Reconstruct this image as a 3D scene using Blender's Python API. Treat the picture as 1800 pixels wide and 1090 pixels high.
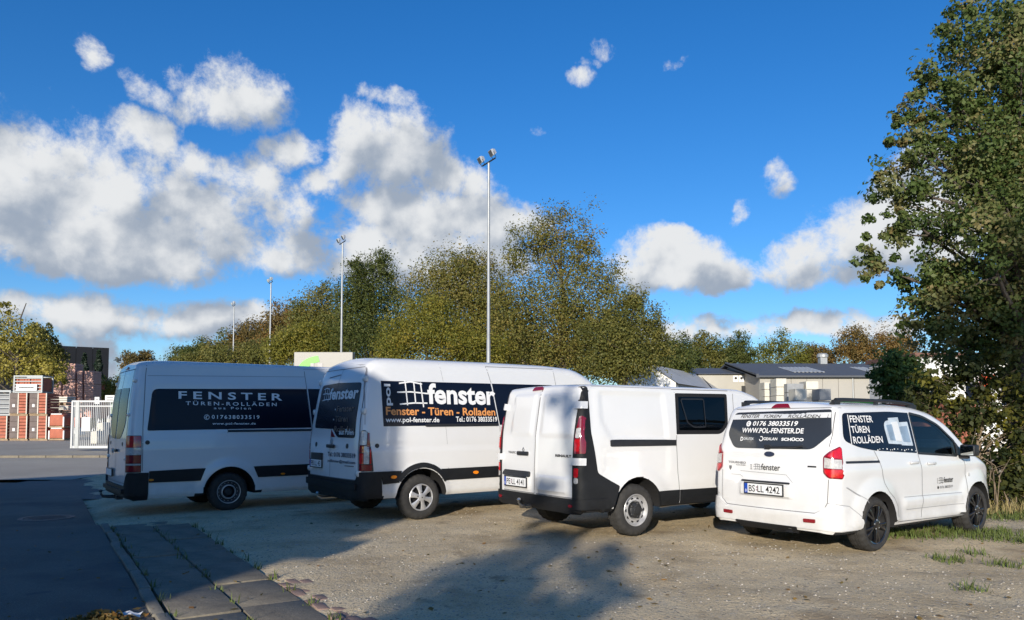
import bpy, bmesh, math, random
import numpy as np
from mathutils import Vector, Matrix
from mathutils.bvhtree import BVHTree

for o in list(bpy.data.objects):
    bpy.data.objects.remove(o, do_unlink=True)
SC = bpy.context.scene
COL = SC.collection
R = math.radians
random.seed(7)
RNG = np.random.default_rng(11)

# ------------------------------------------------------------------ camera
cam = bpy.data.cameras.new('camera')
cam.sensor_width = 36.0
cam.lens = 26.0
cam.shift_y = 0.0722
cam.clip_end = 6000
cam_ob = bpy.data.objects.new('camera', cam)
COL.objects.link(cam_ob)
cam_ob.location = (0, 0, 1.5)
cam_ob.rotation_euler = (R(90) + 0.0512, 0, 0)
SC.camera = cam_ob

# ------------------------------------------------------------------ world: clear autumn sky with cumulus
SUN_EL = R(15.3)
SUN_AZ = R(180 + 14)            # direction to the sun, clockwise from +Y
world = bpy.data.worlds.new('World')
SC.world = world
world.use_nodes = True
W = world.node_tree
W.nodes.clear()


def wn(t, **kw):
    n = W.nodes.new(t)
    for k, v in kw.items():
        setattr(n, k, v)
    return n


def wput(sock, v):
    if isinstance(v, (int, float, tuple)):
        sock.default_value = v
    else:
        W.links.new(v, sock)


def wm(op, a, b=None, c=None, clamp=False):
    n = wn('ShaderNodeMath', operation=op, use_clamp=clamp)
    wput(n.inputs[0], a)
    if b is not None:
        wput(n.inputs[1], b)
    if c is not None:
        wput(n.inputs[2], c)
    return n.outputs[0]


def wsmooth(x, a, b):
    n = wn('ShaderNodeMapRange', interpolation_type='SMOOTHSTEP')
    wput(n.inputs[0], x)
    n.inputs[1].default_value = a
    n.inputs[2].default_value = b
    return n.outputs[0]


def wmix(f, a, b):
    n = wn('ShaderNodeMix', data_type='RGBA')
    wput(n.inputs[0], f)
    wput(n.inputs[6], a)
    wput(n.inputs[7], b)
    return n.outputs[2]


# azimuth, elevation, half width, half height (degrees), weight, lower half-height factor
CLOUDS = [(-21.0, 22.9, 3.2, 2.4, 1.1, .9), (-23.6, 23.2, 2.2, 1.6, .62, .9), (-26.6, 22.0, 2.8, 1.3, .22, .9), (-24.0, 21.5, 3.0, 1.4, .34, .9),
          (-27.0, 19.3, 3.2, 1.5, .8, .9), (-23.5, 18.0, 3.4, 1.5, .7, .9), (-20.0, 17.6, 3.0, 2.2, .8, .9), (-17.2, 19.4, 2.6, 1.6, .8, .9),
          (-21.0, 15.6, 5.0, 2.4, .8, .9), (-17.0, 15.5, 2.6, 1.8, .7, .9), (-15.0, 17.6, 1.8, 1.2, .6, .9),
          (-33.0, 13.6, 7.0, 5.2, 1.25, .62), (-38.0, 13.6, 5.0, 4.4, 1.2, .62), (-27.0, 13.2, 6.5, 4.6, 1.25, .62),
          (-21.5, 12.6, 5.8, 3.6, 1.15, .62), (-16.6, 11.9, 4.2, 2.8, 1.1, .55), (-29.0, 11.8, 12, 2.6, 1.2, .70), (-13.6, 11.4, 3.0, 2.2, 1.0, .6),
          (-9.3, 19.9, 4.4, 3.6, 1.1, .9), (-10.8, 21.8, 2.4, 1.7, .95, .8), (-5.4, 18.0, 3.6, 2.0, 1.05, .8), (-12.6, 18.6, 2.4, 2.0, .8, .9),
          (-8.9, 15.4, 4.8, 3.0, 1.15, .9), (-4.0, 15.0, 6.0, 2.4, 1.1, .8), (-11.4, 12.6, 3.6, 3.0, 1.1, .9),
          (-6.0, 12.6, 7.2, 3.2, 1.15, .9), (0.4, 15.4, 3.4, 1.5, 1.0, .9), (-1.0, 12.8, 4.0, 2.4, 1.0, .9),
          (12.7, 11.3, 4.4, 2.5, 1.1, .55), (16.2, 10.6, 3.2, 1.6, .95, .6), (10.0, 12.0, 2.6, 2.0, .95, .6), (13.0, 13.8, 2.2, 1.0, .6, .9),
          (23.1, 10.8, 3.6, 3.0, 1.05, .5), (26.2, 12.2, 3.2, 3.4, 1.1, .6), (29.5, 13.0, 4.4, 4.4, 1.1, .7),
          (-30.1, 6.9, 7.8, 1.7, 1.1, .9), (-22.5, 7.2, 6.4, 1.5, 1.05, .9), (-35.0, 7.4, 4.2, 1.4, 1.0, .9), (-31.0, 4.2, 9.0, 1.6, .9, .9),
          (-15.5, 6.2, 5.0, 1.3, 1.0, .9), (-22.0, 4.6, 5.0, 1.2, .8, .9),
          (15.1, 6.9, 6.6, 1.2, .95, .9), (21.1, 7.0, 5.4, 1.0, .9, .9), (27.0, 6.4, 4.6, 1.1, .9, .9), (9.0, 5.8, 5.0, 1.0, .8, .9),
          (-30.6, 23.3, 1.3, 1.6, .10, .9), (7.3, 27.5, 1.8, .9, .45, .9), (5.5, 25.9, 1.6, 1.0, .42, .9), (6.0, 26.8, 2.0, .6, .3, .9),
          (19.8, 17.2, 1.3, 2.2, .42, .9), (17.9, 15.3, .9, 1.1, .4, .9), (-9.4, 24.0, 2.8, 1.2, .38, .9),
          (1.9, 21.5, .7, .7, .28, .9), (12.9, 25.8, 1.5, .8, .28, .9), (32.5, 16.6, 2.0, 1.6, .8, .9),
          # round the rest of the horizon
          (48, 13, 6, 3.5, 1, .6), (63, 10, 7, 3, 1, .6), (85, 15, 6, 4, 1, .7), (118, 9, 9, 3.5, 1, .6),
          (146, 14, 5, 3, 1, .6), (-55, 12, 7, 4, 1, .6), (-78, 9, 8, 3, 1, .6), (-104, 16, 6, 4, 1, .7),
          (-132, 10, 7, 3, 1, .6)]

tc = wn('ShaderNodeTexCoord')
nrm = wn('ShaderNodeVectorMath', operation='NORMALIZE')
W.links.new(tc.outputs['Generated'], nrm.inputs[0])
DIR = nrm.outputs[0]
sx = wn('ShaderNodeSeparateXYZ')
W.links.new(DIR, sx.inputs[0])
az0 = wm('MULTIPLY', wm('ARCTAN2', sx.outputs[0], sx.outputs[1]), 57.29578)
el0 = wm('MULTIPLY', wm('ARCSINE', sx.outputs[2]), 57.29578)


def wnoise(vec, scale, detail, rough, dist=0.0):
    n = wn('ShaderNodeTexNoise')
    n.inputs['Scale'].default_value = scale
    n.inputs['Detail'].default_value = detail
    n.inputs['Roughness'].default_value = rough
    n.inputs['Distortion'].default_value = dist
    W.links.new(vec, n.inputs['Vector'])
    return n


def wshift(vec, d):
    n = wn('ShaderNodeVectorMath', operation='ADD')
    W.links.new(vec, n.inputs[0])
    n.inputs[1].default_value = d
    return n.outputs[0]


warp = wnoise(DIR, 9.0, 4, .6)
sw = wn('ShaderNodeSeparateColor')
W.links.new(warp.outputs['Color'], sw.inputs[0])
azw = wm('MULTIPLY_ADD', wm('SUBTRACT', sw.outputs[0], .5), 6.0, az0)
elw = wm('MULTIPLY_ADD', wm('SUBTRACT', sw.outputs[1], .5), 3.6, el0)


def cloud_field(az, el):
    cur = None
    for a, e, ra, re, wgt, low in CLOUDS:
        dx = wm('MULTIPLY_ADD', az, 1 / ra, -a / ra)
        dy = wm('SUBTRACT', el, e)
        dyy = wm('MAXIMUM', wm('MULTIPLY', dy, 1 / re), wm('MULTIPLY', dy, -1 / (re * low)))
        d2 = wm('MULTIPLY_ADD', dyy, dyy, wm('MULTIPLY', dx, dx))
        f = wm('MULTIPLY_ADD', wm('MINIMUM', d2, 4.0), -.36, wgt * .40)
        cur = f if cur is None else wm('SMOOTH_MAX', cur, f, .10)
    return cur


D0 = cloud_field(azw, elw)
D1 = cloud_field(wm('ADD', azw, -.7), wm('ADD', elw, 2.2))
nz = wnoise(DIR, 11.0, 12, .68, .12)
nz_up = wnoise(wshift(DIR, (-.014, 0.0, .022)), 11.0, 12, .68, .12)
lump = wnoise(DIR, 12.0, 3, .5)
lump_up = wnoise(wshift(DIR, (-.018, 0, .026)), 12.0, 3, .5)
N0, N1 = nz.outputs[0], nz_up.outputs[0]
D0c = wm('MINIMUM', D0, .5)
dens = wm('MULTIPLY_ADD', wm('SUBTRACT', N0, .5), 2.0, D0c)
alpha = wsmooth(dens, -.10, .34)
# shading: grey where there is much cloud above, bright on the lumps turned to the sun
up = wm('SUBTRACT', D1, D0)
g1 = wm('MULTIPLY_ADD', up, 1.0, .57)
g2 = wm('MULTIPLY_ADD', wm('SUBTRACT', N1, N0), 1.1, g1)
g3 = wm('MULTIPLY_ADD', wm('SUBTRACT', lump_up.outputs[0], lump.outputs[0]), 2.0, g2)
g4 = wm('MULTIPLY_ADD', wm('SUBTRACT', lump.outputs[0], .5), -.8, g3)
low_band = wsmooth(el0, 9.5, 5.5)
g5 = wm('MULTIPLY_ADD', low_band, .30, g4)
grey = wsmooth(g5, .0, .95)

sky = wn('ShaderNodeTexSky', sky_type='NISHITA')
sky.sun_disc = False
sky.sun_elevation = SUN_EL
sky.sun_rotation = SUN_AZ
sky.altitude = 50
sky.air_density = 1.0
sky.dust_density = .3
sky.ozone_density = 3.0
SKY_STRENGTH = .10
hs = wn('ShaderNodeHueSaturation')
hs.inputs['Saturation'].default_value = 1.30
hs.inputs['Value'].default_value = 1.12
W.links.new(sky.outputs[0], hs.inputs['Color'])
k = 1 / SKY_STRENGTH
cw = wmix(grey, (.70 * k, .715 * k, .73 * k, 1), (.30 * k, .355 * k, .44 * k, 1))
tint = wn('ShaderNodeMix', data_type='RGBA', blend_type='MULTIPLY')
tint.inputs[0].default_value = 1
W.links.new(hs.outputs[0], tint.inputs[6])
tint.inputs[7].default_value = (.86, 1.0, 1.24, 1)
skyc = wmix(alpha, tint.outputs[2], cw)
bg = wn('ShaderNodeBackground')
bg.inputs[1].default_value = SKY_STRENGTH
W.links.new(skyc, bg.inputs[0])
wo = wn('ShaderNodeOutputWorld')
W.links.new(bg.outputs[0], wo.inputs[0])

# ------------------------------------------------------------------ sun
sun = bpy.data.lights.new('sun', 'SUN')
sun.energy = 5.0
sun.angle = R(.53)
sun.color = (1.0, .915, .785)
sun_ob = bpy.data.objects.new('sun', sun)
COL.objects.link(sun_ob)
to_sun = Vector((math.sin(SUN_AZ) * math.cos(SUN_EL), math.cos(SUN_AZ) * math.cos(SUN_EL), math.sin(SUN_EL)))
sun_ob.rotation_euler = to_sun.to_track_quat('Z', 'Y').to_euler()
sun_ob.location = (-20, -60, 40)

SC.view_settings.view_transform = 'Standard'
SC.view_settings.look = 'None'
SC.view_settings.gamma = 1
SC.view_settings.use_curve_mapping = False
SC.view_settings.exposure = 0.2
try:
    SC.cycles.max_bounces = 8
    SC.cycles.transparent_max_bounces = 16
    SC.cycles.use_adaptive_sampling = True
    SC.cycles.adaptive_threshold = .015
    SC.cycles.use_denoising = True
    SC.cycles.sample_clamp_indirect = 6
except Exception:
    pass
# ================================================================== helpers
def mat(name, color, rough=.5, metal=0.0, coat=0.0, spec=.5, noise=None, bump=None, trans=None):
    """noise=(scale, amount): brightness variation; bump=(scale, strength)"""
    m = bpy.data.materials.new(name)
    m.use_nodes = True
    nt = m.node_tree
    b = nt.nodes['Principled BSDF']
    b.inputs['Base Color'].default_value = (*color, 1)
    b.inputs['Roughness'].default_value = rough
    b.inputs['Metallic'].default_value = metal
    b.inputs['Coat Weight'].default_value = coat
    b.inputs['Coat Roughness'].default_value = .05
    b.inputs['Specular IOR Level'].default_value = spec
    tcn = nt.nodes.new('ShaderNodeTexCoord')
    if noise:
        n = nt.nodes.new('ShaderNodeTexNoise')
        n.inputs['Scale'].default_value = noise[0]
        n.inputs['Detail'].default_value = 8
        n.inputs['Roughness'].default_value = .65
        nt.links.new(tcn.outputs['Object'], n.inputs['Vector'])
        mr = nt.nodes.new('ShaderNodeMapRange')
        mr.inputs[1].default_value = .3
        mr.inputs[2].default_value = .7
        mr.inputs[3].default_value = 1 - noise[1]
        mr.inputs[4].default_value = 1 + noise[1]
        nt.links.new(n.outputs[0], mr.inputs[0])
        mx = nt.nodes.new('ShaderNodeMix')
        mx.data_type = 'RGBA'
        mx.blend_type = 'MULTIPLY'
        mx.inputs[0].default_value = 1
        mx.inputs[6].default_value = (*color, 1)
        nt.links.new(mr.outputs[0], mx.inputs[7])
        nt.links.new(mx.outputs[2], b.inputs['Base Color'])
    if bump:
        n = nt.nodes.new('ShaderNodeTexNoise')
        n.inputs['Scale'].default_value = bump[0]
        n.inputs['Detail'].default_value = 6
        nt.links.new(tcn.outputs['Object'], n.inputs['Vector'])
        bp = nt.nodes.new('ShaderNodeBump')
        bp.inputs['Strength'].default_value = bump[1]
        bp.inputs['Distance'].default_value = .02
        nt.links.new(n.outputs[0], bp.inputs['Height'])
        nt.links.new(bp.outputs[0], b.inputs['Normal'])
    return m


def glass_mat(name, tint, refl=1.0):
    m = bpy.data.materials.new(name)
    m.use_nodes = True
    nt = m.node_tree
    nt.nodes.clear()
    out = nt.nodes.new('ShaderNodeOutputMaterial')
    tr = nt.nodes.new('ShaderNodeBsdfTransparent')
    tr.inputs[0].default_value = (*tint, 1)
    gl = nt.nodes.new('ShaderNodeBsdfGlossy')
    gl.inputs['Roughness'].default_value = .01
    fr = nt.nodes.new('ShaderNodeFresnel')
    fr.inputs[0].default_value = 1.5
    mul = nt.nodes.new('ShaderNodeMath')
    mul.operation = 'MULTIPLY'
    mul.inputs[1].default_value = refl
    nt.links.new(fr.outputs[0], mul.inputs[0])
    mx = nt.nodes.new('ShaderNodeMixShader')
    nt.links.new(mul.outputs[0], mx.inputs[0])
    nt.links.new(tr.outputs[0], mx.inputs[1])
    nt.links.new(gl.outputs[0], mx.inputs[2])
    nt.links.new(mx.outputs[0], out.inputs[0])
    return m


def add(name, me, parent=None, mats=None, loc=None, smooth=False, kind=None, label=None):
    o = bpy.data.objects.new(name, me)
    COL.objects.link(o)
    if parent is not None:
        o.parent = parent
    if loc is not None:
        o.location = loc
    if mats is not None:
        for m_ in (mats if isinstance(mats, (list, tuple)) else [mats]):
            me.materials.append(m_)
    if smooth:
        for p in me.polygons:
            p.use_smooth = True
        me.set_sharp_from_angle(angle=R(smooth if smooth is not True else 35))
    if kind:
        o['kind'] = kind
    if label:
        o['label'] = label
    return o


def meshdata(name, verts, faces):
    me = bpy.data.meshes.new(name)
    me.from_pydata([tuple(v) for v in verts], [], [tuple(f) for f in faces])
    me.update()
    return me


def tag(o, label, cat, group=None, kind=None):
    o['label'] = label
    o['category'] = cat
    if group:
        o['group'] = group
    if kind:
        o['kind'] = kind
    return o


def empty(name, loc=(0, 0, 0), rz=0.0):
    o = bpy.data.objects.new(name, None)
    o.empty_display_size = .3
    COL.objects.link(o)
    o.location = loc
    o.rotation_euler = (0, 0, rz)
    return o


def kids(o):
    return [c for c in bpy.data.objects if c.parent == o]


def copy_tree(o, parent=None):
    c = o.copy()
    COL.objects.link(c)
    c.parent = parent
    for ch in kids(o):
        copy_tree(ch, c)
    return c


class MB:
    """collects simple solids into one mesh"""

    def __init__(s):
        s.v = []
        s.f = []
        s.mi = []

    def face(s, pts, mi=0):
        n = len(s.v)
        s.v += [tuple(p) for p in pts]
        s.f.append(tuple(range(n, n + len(pts))))
        s.mi.append(mi)

    def box(s, c, size, rz=0.0, mi=0, M=None):
        n = len(s.v)
        hx, hy, hz = size[0] / 2, size[1] / 2, size[2] / 2
        cs, sn = math.cos(rz), math.sin(rz)
        for dz in (-hz, hz):
            for dx, dy in ((-hx, -hy), (hx, -hy), (hx, hy), (-hx, hy)):
                p = Vector((dx * cs - dy * sn, dx * sn + dy * cs, dz))
                if M is not None:
                    p = M @ Vector((dx, dy, dz))
                s.v.append((c[0] + p.x, c[1] + p.y, c[2] + p.z))
        for q in ((0, 3, 2, 1), (4, 5, 6, 7), (0, 1, 5, 4), (1, 2, 6, 5), (2, 3, 7, 6), (3, 0, 4, 7)):
            s.f.append(tuple(n + i for i in q))
            s.mi.append(mi)

    def tube(s, pts, rads, seg=8, mi=0, cap=True):
        pts = [Vector(p) for p in pts]
        if isinstance(rads, (int, float)):
            rads = [rads] * len(pts)
        n0 = len(s.v)
        up = Vector((0, 0, 1))
        for i, p in enumerate(pts):
            d = (pts[min(i + 1, len(pts) - 1)] - pts[max(i - 1, 0)])
            if d.length < 1e-9:
                d = up.copy()
            d.normalize()
            a = d.cross(Vector((1, 0, 0)) if abs(d.x) < .8 else Vector((0, 1, 0))).normalized()
            b = d.cross(a)
            for j in range(seg):
                t = 2 * math.pi * j / seg
                s.v.append(tuple(p + (a * math.cos(t) + b * math.sin(t)) * rads[i]))
        for i in range(len(pts) - 1):
            for j in range(seg):
                k = (j + 1) % seg
                s.f.append((n0 + i * seg + j, n0 + i * seg + k, n0 + (i + 1) * seg + k, n0 + (i + 1) * seg + j))
                s.mi.append(mi)
        if cap:
            s.f.append(tuple(n0 + j for j in range(seg))[::-1])
            s.mi.append(mi)
            s.f.append(tuple(n0 + (len(pts) - 1) * seg + j for j in range(seg)))
            s.mi.append(mi)

    def prism(s, poly, axis, a, b, mi=0):
        """poly: 2D points; axis: extruded axis 0/1/2 between a and b"""
        n = len(s.v)

        def p3(p, t):
            q = list(p)
            q.insert(axis, t)
            return tuple(q)
        m_ = len(poly)
        s.v += [p3(p, a) for p in poly] + [p3(p, b) for p in poly]
        s.f.append(tuple(range(n, n + m_))[::-1])
        s.f.append(tuple(range(n + m_, n + 2 * m_)))
        s.mi += [mi, mi]
        for i in range(m_):
            j = (i + 1) % m_
            s.f.append((n + i, n + j, n + m_ + j, n + m_ + i))
            s.mi.append(mi)

    def lathe(s, prof, axis='y', seg=40, mi=0, c=(0, 0, 0), jag=None):
        """prof: list of (r, t) along the axis; closed at ends when r == 0"""
        n0 = len(s.v)
        for i, (r, t) in enumerate(prof):
            for j in range(seg):
                a = 2 * math.pi * j / seg
                rr = r - (jag[i] if jag and jag[i] and (j // 2) % 2 else 0)
                x, z = rr * math.cos(a), rr * math.sin(a)
                p = (x, t, z) if axis == 'y' else ((x, z, t) if axis == 'z' else (t, x, z))
                s.v.append((p[0] + c[0], p[1] + c[1], p[2] + c[2]))
        for i in range(len(prof) - 1):
            for j in range(seg):
                k = (j + 1) % seg
                s.f.append((n0 + i * seg + j, n0 + (i + 1) * seg + j, n0 + (i + 1) * seg + k, n0 + i * seg + k))
                s.mi.append(mi)

    def build(s, name, mats, parent=None, loc=None, smooth=False, bevel=0.0, kind=None, label=None):
        me = bpy.data.meshes.new(name)
        me.from_pydata(s.v, [], s.f)
        me.polygons.foreach_set('material_index', s.mi)
        bm = bmesh.new()
        bm.from_mesh(me)
        bmesh.ops.recalc_face_normals(bm, faces=bm.faces)
        if bevel:
            bmesh.ops.remove_doubles(bm, verts=bm.verts, dist=1e-5)
            ed = [e for e in bm.edges if len(e.link_faces) == 2 and e.calc_face_angle(0) > .5]
            bmesh.ops.bevel(bm, geom=ed, offset=bevel, segments=2, affect='EDGES', profile=.5, clamp_overlap=True)
        bm.to_mesh(me)
        bm.free()
        me.update()
        return add(name, me, parent, mats, loc, smooth, kind, label)


def sinterp(x, tab, s=0.0):
    xs = [t[0] for t in tab]
    ys = [t[1] for t in tab]
    if s <= 0:
        return float(np.interp(x, xs, ys))
    return float(np.mean(np.interp(np.linspace(x - s, x + s, 7), xs, ys)))


def rounded(pts, seg=4):
    """pts (u, v[, r]) -> outline with rounded corners"""
    n = len(pts)
    out = []
    for i in range(n):
        p = Vector(pts[i][:2])
        r = pts[i][2] if len(pts[i]) > 2 else 0
        if r <= 0:
            out.append(p)
            continue
        a = (Vector(pts[i - 1][:2]) - p)
        b = (Vector(pts[(i + 1) % n][:2]) - p)
        r = min(r, a.length * .48, b.length * .48)
        a.normalize()
        b.normalize()
        pa, pb = p + a * r, p + b * r
        for k_ in range(seg + 1):
            t = k_ / seg
            out.append(pa * (1 - t) ** 2 + p * 2 * t * (1 - t) + pb * t * t)
    res = []
    for p in out:
        if not res or (p - res[-1]).length > 1e-4:
            res.append(p)
    if (res[0] - res[-1]).length < 1e-4:
        res.pop()
    return res


_TEXT = {}


def text2d(s, bold=0.0, spacing=1.0, slant=0.0):
    key = (s, bold, spacing, slant)
    if key in _TEXT:
        return _TEXT[key]
    cu = bpy.data.curves.new('lettering', 'FONT')
    cu.body = s
    cu.size = 1
    cu.offset = bold
    cu.space_character = spacing
    cu.shear = slant
    cu.resolution_u = 3
    ob = bpy.data.objects.new('lettering_tmp', cu)
    COL.objects.link(ob)
    dg = bpy.context.evaluated_depsgraph_get()
    me = bpy.data.meshes.new_from_object(ob.evaluated_get(dg))
    v = np.array([tuple(q.co)[:2] for q in me.vertices])
    f = [tuple(p.vertices) for p in me.polygons]
    bpy.data.objects.remove(ob, do_unlink=True)
    bpy.data.curves.remove(cu)
    bpy.data.meshes.remove(me)
    mn, mx = v.min(0), v.max(0)
    _TEXT[key] = ((v - mn) / (mx - mn), f)
    return _TEXT[key]


# ------------------------------------------------------------------ vehicle bodies
def loft(S, shrink=0.0, x0=None, x1=None):
    """A closed vehicle shell: cross-sections along x, with rear and front caps as grids."""
    X0 = S['x0'] if x0 is None else x0
    X1 = S['x1'] if x1 is None else x1
    Rr = S['Rr'] if x0 is None else .02
    Rf = S['Rf'] if x1 is None else .02
    ns, na, nt = S.get('ns', 44), 7, S.get('nt', 18)
    dx = S.get('dx', .045)
    q = [0, .04, .14, .3, .5, .75, 1.0]
    xs = [X0 + Rr * (t) for t in q]
    m_ = max(2, int((X1 - Rf - X0 - Rr) / dx))
    xs += [X0 + Rr + (X1 - Rf - X0 - Rr) * i / m_ for i in range(1, m_)]
    xs += [X1 - Rf * t for t in q[::-1]]
    V = []
    ring = []
    for x in xs:
        ie = 0.0
        if x < X0 + Rr:
            d = x - X0
            ie = Rr - math.sqrt(max(0, Rr * Rr - (Rr - d) ** 2))
        elif x > X1 - Rf:
            d = X1 - x
            ie = Rf - math.sqrt(max(0, Rf * Rf - (Rf - d) ** 2))
        kt = S.get('kt', .5) if x < (X0 + X1) / 2 else .35
        zt = sinterp(x, S['top'], S.get('ts', .12)) - shrink - ie * kt
        zb = S['zb'] + ie * .15 if shrink == 0 else S['floor']
        w = sinterp(x, S['W'], .1) - shrink - ie
        rc = min(S['rc'] if not isinstance(S['rc'], list) else sinterp(x, S['rc'], .1), (zt - zb) * .45)
        zs = zt - rc
        row = []
        for i in range(ns + 1):
            z = zb + (zs - zb) * i / ns
            y = w - sinterp(z, S['inset'], .06)
            if shrink == 0:
                t = (z - zb) / .07
                if t < 1:
                    y -= .035 * (1 - t) ** 2
                dd = S.get('dside')
                if dd and x > X0 + Rr * .7:
                    y += dd(x, z) * min(1, (x - X0 - Rr * .7) / .05)
            row.append((y, z))
        ye, ze = row[-1]
        rr = min(rc, ye * .6)
        for i in range(1, na + 1):
            a = math.pi / 2 * i / na
            row.append((ye - rr * (1 - math.cos(a)), zs + rc * math.sin(a)))
        yt, zt2 = row[-1]
        ring.append((x, row, yt, zt2))
    NR = ns + na + 1
    crown = S.get('crown', .03)
    NT = 2 * nt
    L = 2 * NR + 2 * (NT - 1)

    def lean(x, z):
        s = 0
        if shrink == 0 or x0 is None:
            t = min(1, max(0, 1 - (x - X0) / .8))
            s += sinterp(z, S['lean'], .05) * t * t
            if 'flean' in S:
                t = min(1, max(0, 1 - (X1 - x) / .6))
                s += sinterp(z, S['flean'], .05) * t * t
        return s
    for x, row, yt, zt2 in ring:
        for (y, z) in row:                       # right side going up
            V.append((x + lean(x, z), -y, z))
        for j in range(1, NT):                   # top right to left
            t = -1 + 2 * j / NT
            z = zt2 + crown * (1 - t * t)
            V.append((x + lean(x, z), yt * t, z))
        for (y, z) in row[::-1]:                 # left side going down
            V.append((x + lean(x, z), y, z))
        yb, zb = row[0]
        for j in range(1, NT):                   # bottom left to right
            t = 1 - 2 * j / NT
            V.append((x + lean(x, zb), yb * t, zb))
    F = []
    n = len(ring)
    for i in range(n - 1):
        for j in range(L):
            k_ = (j + 1) % L
            F.append((i * L + j, (i + 1) * L + j, (i + 1) * L + k_, i * L + k_))
    # caps

    def cap(i, flip):
        base = i * L
        x, row, yt, zt2 = ring[i]
        rows = []
        for r in range(NR):
            right = base + r
            left = base + NR + NT - 1 + (NR - 1 - r)
            if r == 0:
                mids = [base + 2 * NR + 2 * (NT - 1) - j for j in range(1, NT)]
            elif r == NR - 1:
                mids = [base + NR + j - 1 for j in range(1, NT)]
            else:
                y, z = row[r]
                mids = []
                for j in range(1, NT):
                    t = -1 + 2 * j / NT
                    yy = y * t
                    xx = x + lean(x, z)
                    if flip == 0 and shrink == 0:
                        bow = S.get('bow', .02) * min(1, (NR - 1 - r) / 6, r / 6)
                        xx -= bow * (1 - t * t)
                        if 'drear' in S:
                            xx -= S['drear'](yy, z)
                    elif shrink == 0:
                        xx += S.get('fbow', .05) * (1 - t * t) * min(1, (NR - 1 - r) / 6, r / 6)
                    mids.append(len(V))
                    V.append((xx, yy, z))
            rows.append([right] + mids + [left])
        for r in range(NR - 1):
            for j in range(NT):
                f = (rows[r][j], rows[r][j + 1], rows[r + 1][j + 1], rows[r + 1][j])
                F.append(f if flip else f[::-1])
    cap(0, 0)
    cap(n - 1, 1)
    return V, F


def boolean(ob, V, F):
    me = meshdata('cutter', V, F)
    bm = bmesh.new()
    bm.from_mesh(me)
    bmesh.ops.recalc_face_normals(bm, faces=bm.faces)
    bm.to_mesh(me)
    bm.free()
    c = bpy.data.objects.new('cutter', me)
    COL.objects.link(c)
    c.parent = ob.parent
    md = ob.modifiers.new('cut', 'BOOLEAN')
    md.operation = 'DIFFERENCE'
    md.solver = 'EXACT'
    md.object = c
    dg = bpy.context.evaluated_depsgraph_get()
    dg.update()
    new = bpy.data.meshes.new_from_object(ob.evaluated_get(dg))
    ob.modifiers.clear()
    old = ob.data
    ob.data = new
    bpy.data.meshes.remove(old)
    bpy.data.objects.remove(c, do_unlink=True)
    bpy.data.meshes.remove(me)


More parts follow.
